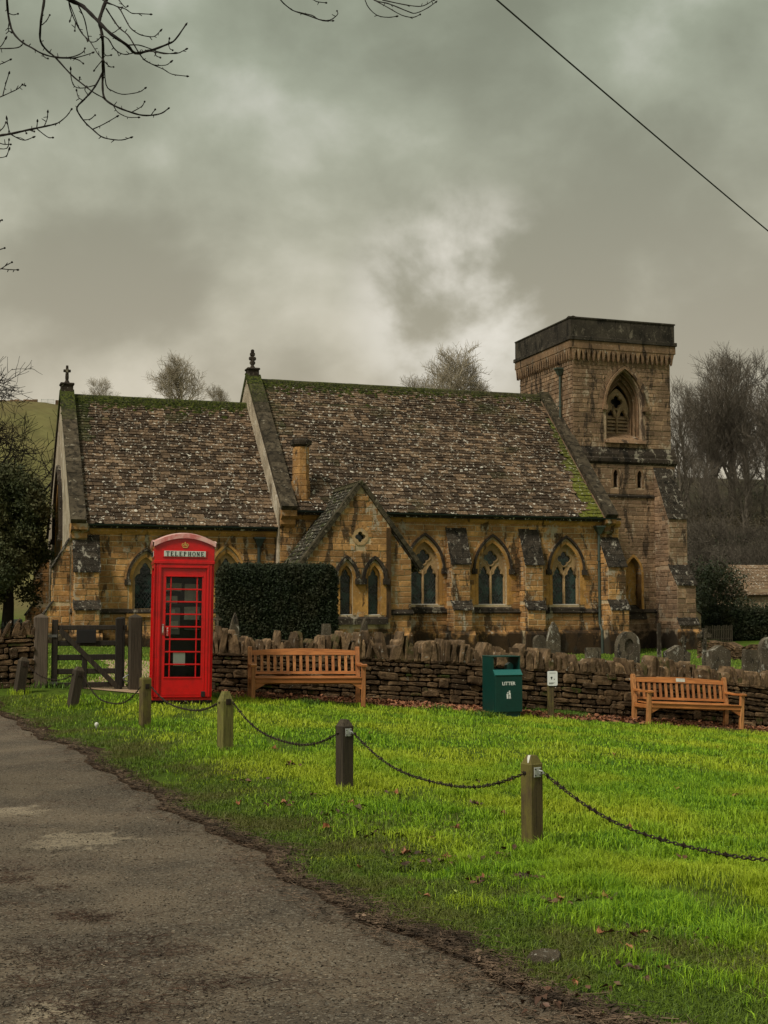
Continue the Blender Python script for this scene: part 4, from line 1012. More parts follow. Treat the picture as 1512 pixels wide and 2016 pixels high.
# --- tower
TU, TV = 4.78, 5.40
zt = lambda y, x=1131: onv(x, y, 0)[1]
z_par, z_str, z_corb, z_low, z_off1, z_off2, z_ms = zt(622), zt(663), zt(690), zt(706), zt(878), zt(906), zt(972)
ta, tb = .10, .10
# belfry stage
bz0, bcu = onv(1231, 868, 0)[1], onv(1231, 800, 0)[0]
bzs = onv(1231, 800, 0)[1]; bw = 1.70
mb_ = south(0)
M = MB(); M.panel([(ta, z_off1 - .3), (TU - tb, z_off1 - .3), (TU - tb, z_corb), (ta, z_corb)], [arch(bcu, bz0, bzs, bw, 1.05, 10)], south(.10), .30)
M.panel([(.1, 5.0), (TV - .1, 5.0), (TV - .1, z_corb), (.1, z_corb)], [], east(.10), .3)
M.box(TU - .4, TU - .1, .41, TV - .1, 4.5, z_corb); M.box(.41, TU - .41, TV - .4, TV - .1, 4.5, z_corb)
M.build('tower_wall', MAT['tower_mortar'], church)
for k, (w, d0, d1) in enumerate(((bw, .38, .50), (bw - .22, .50, .64), (bw - .44, .64, .76))):
    M = MB(); M.panel(arch(bcu, bz0 - .2, bzs, bw + .3, 1.05, 10), [arch(bcu, bz0 - .0 + .12 * k, bzs, w - .10, 1.05, 10)], south(d0), d1 - d0 + .02, (R.random(), 0, 0)); M.build('arch_order', MAT['tower_dressing'], church)
for k, w in enumerate((bw - .10, bw - .32, bw - .54)):
    M = MB(); pts = [(x, .37 + .13 * k, z) for x, z in arch(bcu, bz0 + .15, bzs, w, 1.05, 10)]; M.tube(pts, .035, 6); M.build('arch_roll', MAT['tower_dressing'], church)
W = window_two_light(south(.76), bcu, bz0 + .32, bzs - .16, 1.16, 0.0, TW, k=1.05, louvre=True)
M = MB(); M.prism([(bcu - bw / 2 - .1, -.06, bz0 - .10), (bcu - bw / 2 - .1, .80, bz0 - .10), (bcu - bw / 2 - .1, .80, bz0 + .42), (bcu - bw / 2 - .1, .02, bz0 + .02)], (bw + .2, 0, 0)); M.build('sill', MAT['tower_dressing'], W)
hood(south(.10), bcu, bzs, bw + .10, 1.03, MAT['tower_dressing'], W, .09, .13)
voussoirs(south(.10), bcu, bzs, bw + .30, 1.03, .22, -.02, 0, MAT['tower_stone'], W, 7)
av = arch_avoid([(bcu, bz0, bzs, bw, 1.05, .38, .12)])
ashlar(south(.10), z_off1 + .02, z_corb - .02, lambda z: (ta, TU - tb), av, mat='tower_stone', wt=1.05, lmin=.22, lmax=.5, hmin=.15, hmax=.24, proj=.016)
ashlar(east(.10), 8.0, z_corb - .02, lambda z: (.10, TV - .1), no, mat='tower_stone', lmin=.16, lmax=.4, wt=.6, hmin=.14, hmax=.22, proj=.02)
# offset band
M = MB(); prof = [(-.12, z_off2 - .12), (.02, z_off2 - .10), (.10, z_off2), (.10, z_off2 + .14), (.03, z_off2 + .20), (.03, z_off2 + .32), (-.10, z_off1 + .04)]
M.prism([(-.08, -o, z) for o, z in prof], (TU + .16, 0, 0)); M.prism([(-o, -.08, z) for o, z in prof], (0, TV + .16, 0)); M.build('offset_band', MAT['coping'], church)
# lower stage
nu, nz1 = onv(1247, 1097, 0); nz0 = onv(1247, 1205, 0)[1]; nw = .72; nzs = nz1 - arch_h(nw, 1.2)
sl = [onv(1212, 940, 0)[0], onv(1259, 940, 0)[0]]; sz0, sz1 = onv(1235, 960, 0)[1], onv(1235, 926, 0)[1]
slit = lambda c: arch(c, sz0, sz1 - .22, .22, 1.4, 6)
M = MB(); M.panel([(0, BASE), (TU, BASE), (TU, z_off2), (0, z_off2)], [arch(nu, nz0, nzs, nw, 1.2, 8), slit(sl[0]), slit(sl[1])], south(0), .45)
M.box(0, .4, .46, TV, 3.5, z_off2); M.box(TU - .4, TU, .46, TV, BASE, z_off2); M.box(.41, TU - .41, TV - .4, TV, BASE, z_off2); M.build('tower_wall', MAT['tower_mortar'], church)
M = MB(); M.panel(arch(nu, nz0 - .2, nzs, nw + .3, 1.2, 8), [], lambda x, z, d: (x, .47 + d, z), .02); M.build('blind_recess', MAT['dressing'], church)
for c in sl:
    M = MB(); M.box(c - .2, c + .2, .46, .48, sz0 - .1, sz1 + .2); W = M.build('slit_window', MAT['dark_panel'], church)
    M = MB(); ring(south(0), slit(c), arch(c, sz0 - .0, sz1 - .22, .40, 1.2, 6), -.015, .2, M); M.build('window_surround', MAT['tower_dressing'], W)
M = MB(); ring(south(0), arch(nu, nz0, nzs, nw, 1.2, 10), arch(nu, nz0, nzs, nw + .2, (nw * 1.2 + .1) / (nw + .2), 10), -.02, .46, M); M.build('window_surround', MAT['dressing'], church)
M = MB(); M.prism([(nu - .55, -.12, nz0 - .3), (nu - .55, .46, nz0 - .3), (nu - .55, .46, nz0 + .3), (nu - .55, -.02, nz0)], (1.1, 0, 0)); M.build('sill', MAT['coping'], church)
av = lambda z: arch_avoid([(nu, nz0, nzs, nw, 1.2, .12, .12)])(z) + ([(c - .22, c + .22) for c in sl] if sz0 - .05 < z < sz1 + .12 else [])
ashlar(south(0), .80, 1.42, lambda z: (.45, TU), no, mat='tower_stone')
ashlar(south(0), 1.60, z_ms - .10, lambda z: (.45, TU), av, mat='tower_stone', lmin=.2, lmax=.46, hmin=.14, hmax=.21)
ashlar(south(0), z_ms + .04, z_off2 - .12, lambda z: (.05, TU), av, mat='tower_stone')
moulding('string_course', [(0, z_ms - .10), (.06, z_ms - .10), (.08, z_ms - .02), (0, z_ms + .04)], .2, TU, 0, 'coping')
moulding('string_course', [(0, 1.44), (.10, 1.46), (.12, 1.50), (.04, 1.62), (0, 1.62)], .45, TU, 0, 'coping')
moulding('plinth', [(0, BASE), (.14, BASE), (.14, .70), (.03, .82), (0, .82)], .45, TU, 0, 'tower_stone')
# corbel table: a row of pointed corbels, then a moulding, then the dark parapet
M = MB(); M.box(.10 - .02, TU - .08, .08, TV - .08, z_corb - .02, z_str - .18); M.build('corbel_backing', MAT['tower_dressing'], church)
def corbel(f, c, w):
    z1 = z_corb + .10; z0 = z_low - .05; M = MB()
    P = [(c - w * .5, z1), (c + w * .5, z1), (c + w * .5, z1 - .03), (c + w * .26, z1 - .22), (c + w * .13, z0 + .10), (c, z0), (c - w * .13, z0 + .10), (c - w * .26, z1 - .22), (c - w * .5, z1 - .03)]
    M.prism([f(a, b) for a, b in P], Vector(f(0, 0, 1)) - Vector(f(0, 0)), (R.random(), 0, 0)); M.build('corbel', MAT['tower_dressing'], church)
nS = 21; w = (TU + .04) / nS
for i in range(nS): corbel(lambda a, z, d=0: (a, -.07 + .13 * d, z), -.02 + w * (i + .5), w)
nE = 24; w = (TV + .04) / nE
for i in range(nE): corbel(lambda a, z, d=0: (-.07 + .13 * d, a, z), -.02 + w * (i + .5), w)
def bandbox(name, o, z0, z1, mat, ch=.0, n=None):
    M = MB(); M.bbox(-o, TU + o, -o, TV + o, z0, z1, .015); return M.build(name, MAT[mat], church)
bandbox('cornice', .09, z_corb + .10, z_str - .14, 'tower_dressing'); bandbox('cornice', .14, z_str - .14, z_str + .02, 'parapet_stone')
M = MB()
for k in range(7):
    u0_, u1_ = -.06 + (TU + .12) * k / 7, -.06 + (TU + .12) * (k + 1) / 7
    M2 = MB(); M2.bbox(u0_ + .004, u1_ - .004, -.06, .22, z_str + .02, z_par - .10, .008, (R.random(), 0, 0)); M2.build('parapet_stone', MAT['parapet_stone'], church)
for k in range(8):
    v0_, v1_ = .222 + (TV - .12) * k / 8, .222 + (TV - .12) * (k + 1) / 8
    M2 = MB(); M2.bbox(-.06, .22, v0_ + .004, v1_ - .004, z_str + .02, z_par - .10, .008, (R.random(), 0, 0)); M2.build('parapet_stone', MAT['parapet_stone'], church)
M.box(TU - .2, TU + .06, .23, TV + .06, z_str + .02, z_par - .1); M.box(.23, TU - .21, TV - .2, TV + .06, z_str + .02, z_par - .1); M.build('parapet_wall', MAT['parapet_stone'], church)
M = MB(); M.prism([(-.09, -.09, z_par - .10), (-.09, -.09, z_par - .05), (-.09, .06, z_par), (-.09, .26, z_par - .05), (-.09, .26, z_par - .10)], (TU + .18, 0, 0)); M.prism([(-.09, -.085, z_par - .104), (-.09, -.085, z_par - .054), (.06, -.085, z_par - .004), (.26, -.085, z_par - .054), (.26, -.085, z_par - .104)], (0, TV + .17, 0)); M.build('parapet_coping', MAT['parapet_stone'], church)
M = MB(); M.box(.2, TU - .2, .2, TV - .2, z_str - .1, z_str + .1); M.build('tower_roof', MAT['coping'], church)
# tower pipe on the east face, and its buttresses
pv, pz1 = onu(1103, 728, -.02); pz0 = onu(1106, 845, -.02)[1]
pipe([(-.04, pv, pz1 - .2), (-.04, pv, pz0 + .1), (-.20, pv, pz0 - .1), (-.42, pv - .10, pz0 - .35)], .05, (-.06, pv, pz1 - .25), 'pipe_iron')
u1 = onv(1352, 1020, -1.1)[0]
buttress(u1 - .86, u1, 0, [(1.85, 1.0, 1.25), (1.70, 2.62, 3.40), (1.10, 5.35, 7.5)], 'parapet_stone', 'tower_stone', wm='tower_mortar')
buttress(.25, 1.05, TU, [(1.3, 1.4, 1.6), (1.0, 2.7, 3.4), (.6, 5.2, 6.4)], 'parapet_stone', 'tower_stone', axis='w', wm='tower_mortar')
by = {}
for w, m, mt in ASH: by.setdefault(mt, []).append((w, m))
emit('ashlar_block', by['ashlar'], MAT['ashlar'], church, 175, 'ashlar_masonry')
emit('ashlar_block', by['tower_stone'], MAT['tower_stone'], church, 120, 'tower_masonry')
# ------------------------------------------------------------------ the dry stone wall
ctop = np.array([(300, 1243, 1283), (430, 1243, 1285), (520, 1247, 1287), (600, 1252, 1290), (760, 1255, 1297), (880, 1265, 1302), (975, 1275, 1308), (1060, 1283, 1316), (1130, 1294, 1320), (1240, 1302, 1327), (1290, 1298, 1330), (1380, 1310, 1336), (1512, 1326, 1352), (1620, 1340, 1364)], float)
S_, TOP_, CB_ = [], [], []
for px, a, b in ctop:
    s, z = onv(px, a, 0, WO); S_.append(s); TOP_.append(z); CB_.append(onv(px, b, 0, WO)[1])
wtop = lambda s: float(np.interp(s, S_, TOP_)); wcb = lambda s: float(np.interp(s, S_, CB_))
wgr = lambda s: gh(*wpt(s, -.15)) - .06
S0W, S1W = .18, S_[-1]
def rock(poly, mp, d0, d1, tint, jit=.006, bul=.02, k1=(.93, .90), k2=(.72, .66)):
    """poly: outline in the wall face (x, z); swells towards the viewer"""
    n = len(poly); cx = sum(p[0] for p in poly) / n; cz = sum(p[1] for p in poly) / n
    i1 = [(cx + (x - cx) * k1[0] + R.uniform(-jit, jit), cz + (z - cz) * k1[1] + R.uniform(-jit, jit) * .6) for x, z in poly]
    i2 = [(cx + (x - cx) * k2[0] + R.uniform(-jit, jit) * 2, cz + (z - cz) * k2[1] + R.uniform(-jit, jit)) for x, z in poly]
    vs = [mp(x, z, d1) for x, z in poly] + [mp(x, z, d0 + bul * .7) for x, z in poly] + [mp(x, z, d0 + bul * .15 + R.uniform(-.3, .3) * bul) for x, z in i1] + [mp(x, z, d0 - R.uniform(-.2, .6) * bul) for x, z in i2]
    fs = []
    for r in range(3):
        for k in range(n): fs.append((r * n + k, r * n + (k + 1) % n, (r + 1) * n + (k + 1) % n, (r + 1) * n + k))
    fs.append(tuple(range(3 * n, 4 * n)))
    return MB().add(vs, fs, tint)
def rubble_wall(parent, s0, s1, bot, top, mp, front=.0, hr=(.042, .105), lr=(.12, .40), wt=1.0, out=None, name='wall_stone'):
    z = 0.0; rows = []
    H = max(top(s) - bot(s) for s in np.linspace(s0, s1, 30)); zz = 0
    while zz < H: h = R.uniform(*hr); rows.append((zz / H, min(1, (zz + h) / H))); zz += h
    ph = R.random() * 9
    def warp(s, f): return bot(s) + (top(s) - bot(s)) * (f + (.035 * pnoise(s * .9 + ph, f * 3.1) + .02 * pnoise(s * 2.7, f * 6 + ph)) * math.sin(math.pi * min(1, max(0, f))))
    for f0, f1 in rows:
        s = s0 - R.random() * .2
        while s < s1:
            hh = (f1 - f0) * (top(min(max(s, s0), s1)) - bot(min(max(s, s0), s1)))
            L = R.uniform(*lr) * (1.0 if hh > .05 else 1.15); L = L if R.random() > .2 else R.uniform(.07, .13); a, b = max(s, s0), min(s + L, s1); s += L
            if b - a < .04: continue
            g0, g1 = f0, f1
            if R.random() < .10: g1 = min(1, f1 + (f1 - f0) * .8)
            g = .006; pr = R.uniform(-.018, .03) + (.02 if g1 > f1 else 0)
            w_ = b - a; sh = R.uniform(-.02, .02)
            za, zb, zc_, zd = warp(a, g0) + g, warp(b, g0) + g, warp(b, g1) - g, warp(a, g1) - g
            if zd - za < .012: continue
            c = min(w_ * .22, .05); ch = (zd - za)
            q = lambda: R.uniform(.15, .45)
            poly = [(a + g + c * R.random(), za + R.uniform(0, .1) * ch), (b - g - c * R.random(), zb + R.uniform(0, .12) * ch), (b - g, zb + ch * q()), (b - g - R.random() * .01, zc_ - ch * q() * .6),
                    (b - g - c * R.uniform(.4, 1.2), zc_), ((a + b) / 2 + R.uniform(-.2, .2) * w_, (zc_ + zd) / 2 + R.uniform(-.004, .008)), (a + g + c * R.uniform(.4, 1.2), zd), (a + g, zd - ch * q() * .6), (a + g, za + ch * q())]
            m = rock(poly, mp, front - pr, front + .12, (min(1, max(0, R.gauss(.45, .28))), 1.0 if R.random() < .05 else 0, 0), .004, .016)
            out.append((w_ * ch * wt, m))
def cope_row(mp, s0, s1, cb, top, depth, name, parent, mat='cope', lean0=0):
    s = s0; lst = []
    while s < s1:
        w = R.uniform(.040, .095) if R.random() < .88 else R.uniform(.10, .19); z0 = cb(s) - .02; h = (top(s) - cb(s)) * R.uniform(.62, 1.38) ; tl = R.gauss(0, .17) + lean0
        m0 = s + w / 2
        def T(x, z): return (m0 + x + z * tl, z0 + z)
        k = R.random(); tp = R.uniform(-.25, .25)
        poly = [T(-w * .46, 0), (T(w * .46, 0)), T(w * R.uniform(.44, .54), h * .35), T(w * R.uniform(.36, .52), h * .74), T(w * R.uniform(.02, .34) + tp * w * .3, h * R.uniform(.88, 1.02)),
                T(-w * R.uniform(.0, .30) + tp * w * .3, h * R.uniform(.86, 1.04)), T(-w * R.uniform(.40, .52), h * R.uniform(.66, .80)), T(-w * R.uniform(.44, .54), h * .32)]
        j = R.uniform(-.03, .03)
        m = rock(poly, mp, j, depth + R.uniform(-.05, .03), (min(1, max(0, R.gauss(.5, .3))), .6 if R.random() < .08 else 0, 0), .005, .014, (.96, .97), (.80, .86))
        lst.append((w * h, m)); s += w * R.uniform(.92, 1.03)
    emit(name, lst, MAT[mat], parent, 300)
wall = thing('dry_stone_wall', 'long low dry stone wall with upright coping stones behind the two benches', 'wall', (*WO, 0), (0, 0, ANG))
wmp = lambda x, z, d: (x, d, z)
M = MB(); ss = np.arange(S0W, S1W + .2, .25)
vs = []
for s in ss: b, c_ = wgr(s) - .3, wcb(s) - .01; vs += [(s, .06, b), (s, .06, c_), (s, .42, c_), (s, .48, b)]
fs = [(4 * i + k, 4 * i + (k + 1) % 4, 4 * i + 4 + (k + 1) % 4, 4 * i + 4 + k) for i in range(len(ss) - 1) for k in range(4)] + [(0, 1, 2, 3)]
M.add(vs, fs).build('wall_core', MAT['rubble_core'], wall)
WS = []; rubble_wall(wall, S0W, S1W, wgr, wcb, wmp, out=WS, wt=1)
for s0 in (S0W,):                                                 # the wall's end by the gate
    z = wgr(.2)
    while z < wcb(.2) - .03:
        h = R.uniform(.04, .09); m = rock([(.02, z), (.43, z + .005), (.45, z + h * .5), (.43, z + h - .008), (.2, z + h - .004), (.03, z + h - .008), (.0, z + h * .5)], lambda x, zz, d: (S0W + d, x, zz), -.02, .1, (R.random(), 0, 0)); WS.append((.02, m)); z += h
emit('wall_stone', WS, MAT['rubble'], wall, 300, 'wall_stones')
cope_row(wmp, S0W, S1W, wcb, wtop, .40, 'cope_stone', wall)
# left length of wall, beyond the gate
WL = []
wall2 = thing('dry_stone_wall', 'short dry stone wall running out of frame to the left of the wooden gate', 'wall', (*WO, 0), (0, 0, ANG))
sL1 = onv(69, 1300, 0, WO)[0]; sL0 = sL1 - 1.6
lt = lambda px, py: onv(px, py, 0, WO)
l_top = lambda s: float(np.interp(s, [lt(-60, 1)[0], lt(0, 1)[0], lt(66, 1)[0]], [lt(-60, 1232)[1], lt(0, 1228)[1], lt(66, 1222)[1]])); l_cb = lambda s: l_top(s) - .20
M = MB(); vs = []; ss = np.linspace(sL0, sL1, 8)
for s in ss: b, c_ = wgr(s) - .3, l_cb(s); vs += [(s, .06, b), (s, .06, c_), (s, .42, c_), (s, .48, b)]
M.add(vs, [(4 * i + k, 4 * i + (k + 1) % 4, 4 * i + 4 + (k + 1) % 4, 4 * i + 4 + k) for i in range(7) for k in range(4)] + [(28, 29, 30, 31)]).build('wall_core', MAT['rubble_core'], wall2)
rubble_wall(wall2, sL0, sL1, wgr, l_cb, wmp, out=WL, hr=(.05, .12), lr=(.14, .42)); emit('wall_stone', WL, MAT['rubble'], wall2, 300, 'wall_stones')
cope_row(wmp, sL0, sL1 - .05, l_cb, l_top, .40, 'cope_stone', wall2, 'rubble', .3)

# ------------------------------------------------------------------ gate
GP = lambda px, py, v=.12: onv(px, py, v, WO)
def gate_frame_box(name, px0, px1, py0, py1, v0, v1, mat, parent, top=None, tint=None):
    a, zt_ = GP(px0, py0, v0); b, zb = GP(px1, py1, v0); M = MB(); M.bbox(a, b, v0, v1, zb, zt_, .008, tint or (R.random(), 0, 0)); return M.build(name, MAT[mat], parent)
for px0, px1, lab, mt in ((68, 96, 'weathered grey-brown square gatepost on the hinge side, left of the gate', 'gate_post_wood'), (256, 281, 'dark square gatepost close beside the red telephone box', 'oak_dark')):
    g = thing('gatepost', lab, 'gatepost', (*WO, 0), (0, 0, ANG), 'gateposts of the churchyard gate')
    a, zt_ = GP(px0, 1214, 0); b, _ = GP(px1, 1214, 0); zb = wgr((a + b) / 2) - .2; M = MB()
    M.bbox(a, b, 0, b - a, zb, zt_, .014); M.build('post', MAT[mt], g)
    M = MB(); M.add([(a + .01, .01, zt_ - .002), (b - .01, .01, zt_ - .002), (b - .01, b - a - .01, zt_ - .002), (a + .01, b - a - .01, zt_ - .002), ((a + b) / 2, (b - a) / 2, zt_ + .045)], [(0, 1, 4), (1, 2, 4), (2, 3, 4), (3, 0, 4)]); M.build('weathered_top', MAT[mt], g)
gate = thing('wooden_gate', 'dark wooden barred gate with diagonal brace and small black noticeboard', 'gate', (*WO, 0), (0, 0, ANG))
gate_frame_box('stile', 103, 112.5, 1220, 1361, .06, .13, 'gate_wood', gate)
gate_frame_box('stile', 228.5, 241, 1217, 1357, .06, .13, 'gate_wood', gate)
gate_frame_box('stile', 162, 171, 1294, 1360, .065, .125, 'gate_wood', gate)
for y0, y1 in ((1231, 1240), (1262, 1271), (1289, 1299), (1317, 1326), (1344, 1352)):
    gate_frame_box('rail', 112.6 if y0 > 1231 else 108, 228.4 if y0 > 1231 else 250, y0, y1, .075, .11, 'gate_wood', gate, tint=(.9 if y0 == 1231 else R.random(), 0, 0))
(a, za), (b, zb) = GP(118, 1240, .05), GP(234, 1356, .05)
M = MB(); d = Vector((b - a, 0, zb - za)).normalized(); M.slab((a, .055, za), (b, .055, zb), Vector((-d.z, 0, d.x)) * .038, (0, .014, 0), (1, 0, 0)); M.build('brace', MAT['gate_wood'], gate)
a, z1 = GP(151, 1240, .03); b, z0 = GP(189, 1266, .03); M = MB(); M.bbox(a, b, .025, .045, z0, z1, .005); M.build('noticeboard', MAT['dark_panel'], gate)
M = MB(); q = [GP(x, y, .1) for x, y in ((241, 1336), (249, 1330), (254, 1328), (258, 1332), (258, 1340), (252, 1342), (246, 1340))]
M.tube([(s, .08, z) for s, z in q] + [(q[0][0], .08, q[0][1])], .012, 6); M.build('latch_ring', MAT['grey_metal'], gate)
for y in (1252, 1345):
    s, z = GP(99, y, .05); M = MB(); M.box(s - .07, s + .10, .045, .06, z - .02, z + .02); M.build('hinge', MAT['grey_metal'], gate)
pb = thing('short_post', 'dark wooden post standing just behind the free end of the gate', 'post', (*WO, 0), (0, 0, ANG))
a, zt_ = GP(232, 1215, .5); b, _ = GP(246, 1215, .5); M = MB(); M.bbox(a, b, .45, .62, wgr(a) - .1, zt_, .01); M.build('post', MAT['gate_wood'], pb)

# ------------------------------------------------------------------ telephone box
bx, by_ = at(354, 1378, 19.0)[:2]; BZ = gh(bx, by_) - .0
K = thing('telephone_box', 'red telephone box with domed roof painted with pale sky sheen beside the gate', 'telephone box', (bx, by_ + .0, BZ), (0, math.radians(.6), math.radians(12.5)))
HW = .445; D2 = .445; RED = MAT['red_paint']
M = MB(); M.bbox(-HW, HW, -D2 + .02, D2, -.20, .07, .01); M.build('plinth', RED, K)
M = MB(); M.bbox(-HW - .015, HW + .015, -D2 + .0, D2 + .015, -.2, .03, .008)
M.build('base', MAT['rubble_core'], K)
K.scale = (.925, .925, .972)
def side(kind, rot):
    """one glazed side, built facing -y then turned"""
    c_, s_ = math.cos(rot), math.sin(rot)
    def tr(m):
        m.v = [(x * c_ - y * s_, x * s_ + y * c_, z) for x, y, z in m.v]; return m
    y = -HW
    M = MB()
    M.panel([(-HW, .07), (HW, .07), (HW, 2.04), (-HW, 2.04)], [[(-.335, .10), (.335, .10), (.335, 1.96), (-.335, 1.96)]], lambda x, z, d: (x, y + d, z), .05)
    for x0, x1, yo in ((-HW + .03, -HW + .05, .006), (-HW + .07, -HW + .095, .010), (HW - .05, HW - .03, .006), (HW - .095, HW - .07, .010)): M.bbox(x0, x1, y - yo, y + .002, .08, 2.0, .003)
    M.bbox(-HW - .012, HW + .012, y - .016, y + .03, 1.985, 2.035, .008); M.bbox(-.36, .36, y - .012, y + .01, 1.925, 1.96, .006)
    fr = tr(M).build('side_frame', RED, K)
    M = MB(); dy = y + .018
    M.panel([(-.33, .105), (.33, .105), (.33, 1.925), (-.33, 1.925)], [[(-.272, .36), (.272, .36), (.272, 1.80), (-.272, 1.80)]], lambda x, z, d: (x, dy + d, z), .045)
    M.bbox(-.288, .288, dy - .010, dy + .0, .335, .36, .004); M.bbox(-.288, .288, dy - .010, dy + .0, 1.80, 1.822, .004)
    D = tr(M).build('door' if kind == 'door' else 'glazed_panel', RED, K)
    for i in range(1, 8):
        z = .36 + 1.44 * i / 8; M = MB(); M.bbox(-.272, .272, dy + .004, dy + .034, z - .011, z + .011, .004); tr(M).build('glazing_bar', RED, D)
    for x in (-.198, .198): M = MB(); M.bbox(x - .010, x + .010, dy + .006, dy + .032, .36, 1.80, .004); tr(M).build('glazing_bar', RED, D)
    for i in range(8):
        za, zb = .36 + 1.44 * i / 8 + .011, .36 + 1.44 * (i + 1) / 8 - .011
        for xa, xb in ((-.272, -.209), (-.187, .187), (.209, .272)):
            M = MB(); M.box(xa, xb, dy + .018, dy + .022, za, zb); tr(M).build('pane', MAT['clear_pane'], D)
    # frieze with the sign and curved pediment
    H0, H1, rise = 2.035, 2.245, (.125 if kind == 'door' else .045)
    cur = [(HW * (1 - 2 * i / 14), H1 + rise * (1 - (1 - 2 * i / 14) ** 2)) for i in range(15)]
    M = MB(); yb = y - .004
    M.prism([(x, yb, z) for x, z in [(-HW, H0), (HW, H0)] + cur], (0, .05, 0)); 
    M.bbox(-.335, .335, yb - .012, yb, 2.075, 2.190, .005); tr(M).build('frieze', RED, K)
    M = MB(); n = 15
    ov = 1.05 if kind == 'door' else 1.0; o = [(x * ov, z - .01) for x, z in cur]; o2 = [(x * ov, z + .055) for x, z in cur]
    vs = [(x, yb - .035, z) for x, z in o] + [(x, yb - .035, z) for x, z in o2] + [(x, yb + .01, z) for x, z in o] + [(x, yb + .01, z) for x, z in o2]
    fs = []
    for i in range(n - 1): fs += [(i, i + 1, n + i + 1, n + i), (i, 2 * n + i, 2 * n + i + 1, i + 1), (n + i, n + i + 1, 3 * n + i + 1, 3 * n + i), (2 * n + i, 3 * n + i, 3 * n + i + 1, 2 * n + i + 1)]
    M.add(vs, fs); tr(M).build('pediment_moulding', MAT['red_roof_sheen'], K)
    M = MB(); M.bbox(-.315, .315, yb - .018, yb - .010, 2.092, 2.174, .003); S = tr(M).build('sign_panel', MAT['opal'], K)
    # lettering TELEPHONE: roman strokes with serifs
    L = MB(); ly = yb - .022; hgt = .060; z0 = 2.103; pitch = .0655; x = -4.5 * pitch + .012
    def stroke(xa, za, xb, zb, w):
        a, b = Vector((xa, 0, za)), Vector((xb, 0, zb)); d = (b - a).normalized(); nn = Vector((-d.z, 0, d.x)) * w / 2
        L.prism([tuple(a + nn + Vector((0, ly, 0))), tuple(b + nn + Vector((0, ly, 0))), tuple(b - nn + Vector((0, ly, 0))), tuple(a - nn + Vector((0, ly, 0)))], (0, .004, 0))
    T, t_ = .0130, .0062
    def serif(xc, zc, w=.020): stroke(xc - w / 2, zc, xc + w / 2, zc, .0045)
    for chh in "TELEPHONE":
        zt2 = z0 + hgt
        if chh == 'T': stroke(x, zt2, x + .046, zt2, t_); stroke(x + .023, z0, x + .023, zt2, T); serif(x + .023, z0); stroke(x, zt2 - .012, x, zt2, .004); stroke(x + .046, zt2 - .012, x + .046, zt2, .004)
        if chh in 'EL': stroke(x + .010, z0, x + .010, zt2, T); stroke(x + .002, z0, x + .042, z0, t_); stroke(x + .042, z0, x + .042, z0 + .014, .004); serif(x + .010, zt2)
        if chh == 'E': stroke(x + .002, zt2, x + .040, zt2, t_); stroke(x + .040, zt2 - .012, x + .040, zt2, .004); stroke(x + .010, z0 + hgt * .52, x + .032, z0 + hgt * .52, t_)
        if chh == 'P':
            stroke(x + .010, z0, x + .010, zt2, T); serif(x + .010, z0); serif(x + .008, zt2, .014); cxp, czp, rp = x + .020, zt2 - .0145, .0145
            P = [(cxp + (.014) * math.sin(a) if a else cxp, czp + rp * math.cos(a)) for a in [math.pi * i / 6 for i in range(7)]]
            for (xa, za), (xb, zb) in zip(P, P[1:]): stroke(xa, za, xb, zb, .0075)
            stroke(x + .008, zt2, cxp, zt2, t_); stroke(x + .010, czp - rp, cxp, czp - rp, t_)
        if chh == 'H':
            for dx in (.010, .038): stroke(x + dx, z0, x + dx, zt2, T * .9); serif(x + dx, z0, .018); serif(x + dx, zt2, .018)
            stroke(x + .010, z0 + hgt / 2, x + .038, z0 + hgt / 2, t_)
        if chh == 'N':
            stroke(x + .009, z0, x + .009, zt2, t_); stroke(x + .039, z0, x + .039, zt2, t_); stroke(x + .009, zt2, x + .039, z0, T); serif(x + .009, z0, .018); serif(x + .005, zt2, .012); serif(x + .039, zt2, .018)
        if chh == 'O':
            P = [(x + .024 + .021 * math.cos(a), z0 + hgt / 2 + hgt * .5 * math.sin(a)) for a in [2 * math.pi * i / 14 for i in range(15)]]
            for (xa, za), (xb, zb) in zip(P, P[1:]): stroke(xa, za, xb, zb, .0055 + .0045 * abs(math.cos(math.atan2(za - z0 - hgt / 2, xa - x - .024))))
        x += pitch
    tr(L).build('lettering', MAT['black_print'], S)
    # crown
    C = MB(); cy0 = yb - .010
    def dot(xc, zc, r): C.prism([(xc + r * math.cos(a * math.pi / 4), cy0, zc + r * math.sin(a * math.pi / 4)) for a in range(8)], (0, .012, 0))
    C.prism([(a, cy0, b) for a, b in ((-.034, 2.222), (.034, 2.222), (.037, 2.234), (-.037, 2.234))], (0, .012, 0))
    for sx in (-1, 1):
        P = [(sx * .034, 2.236), (sx * .050, 2.262), (sx * .040, 2.280), (sx * .016, 2.276), (0, 2.256)]
        for (xa, za), (xb, zb) in zip(P, P[1:]): C.tube([(xa, cy0 + .004, za), (xb, cy0 + .004, zb)], .0055, 5)
        dot(sx * .022, 2.254, .010)
    dot(0, 2.282, .009); C.box(-.004, .004, cy0, cy0 + .012, 2.288, 2.308); C.box(-.011, .011, cy0, cy0 + .012, 2.294, 2.301)
    tr(C).build('crown', MAT['gold_paint'], K)
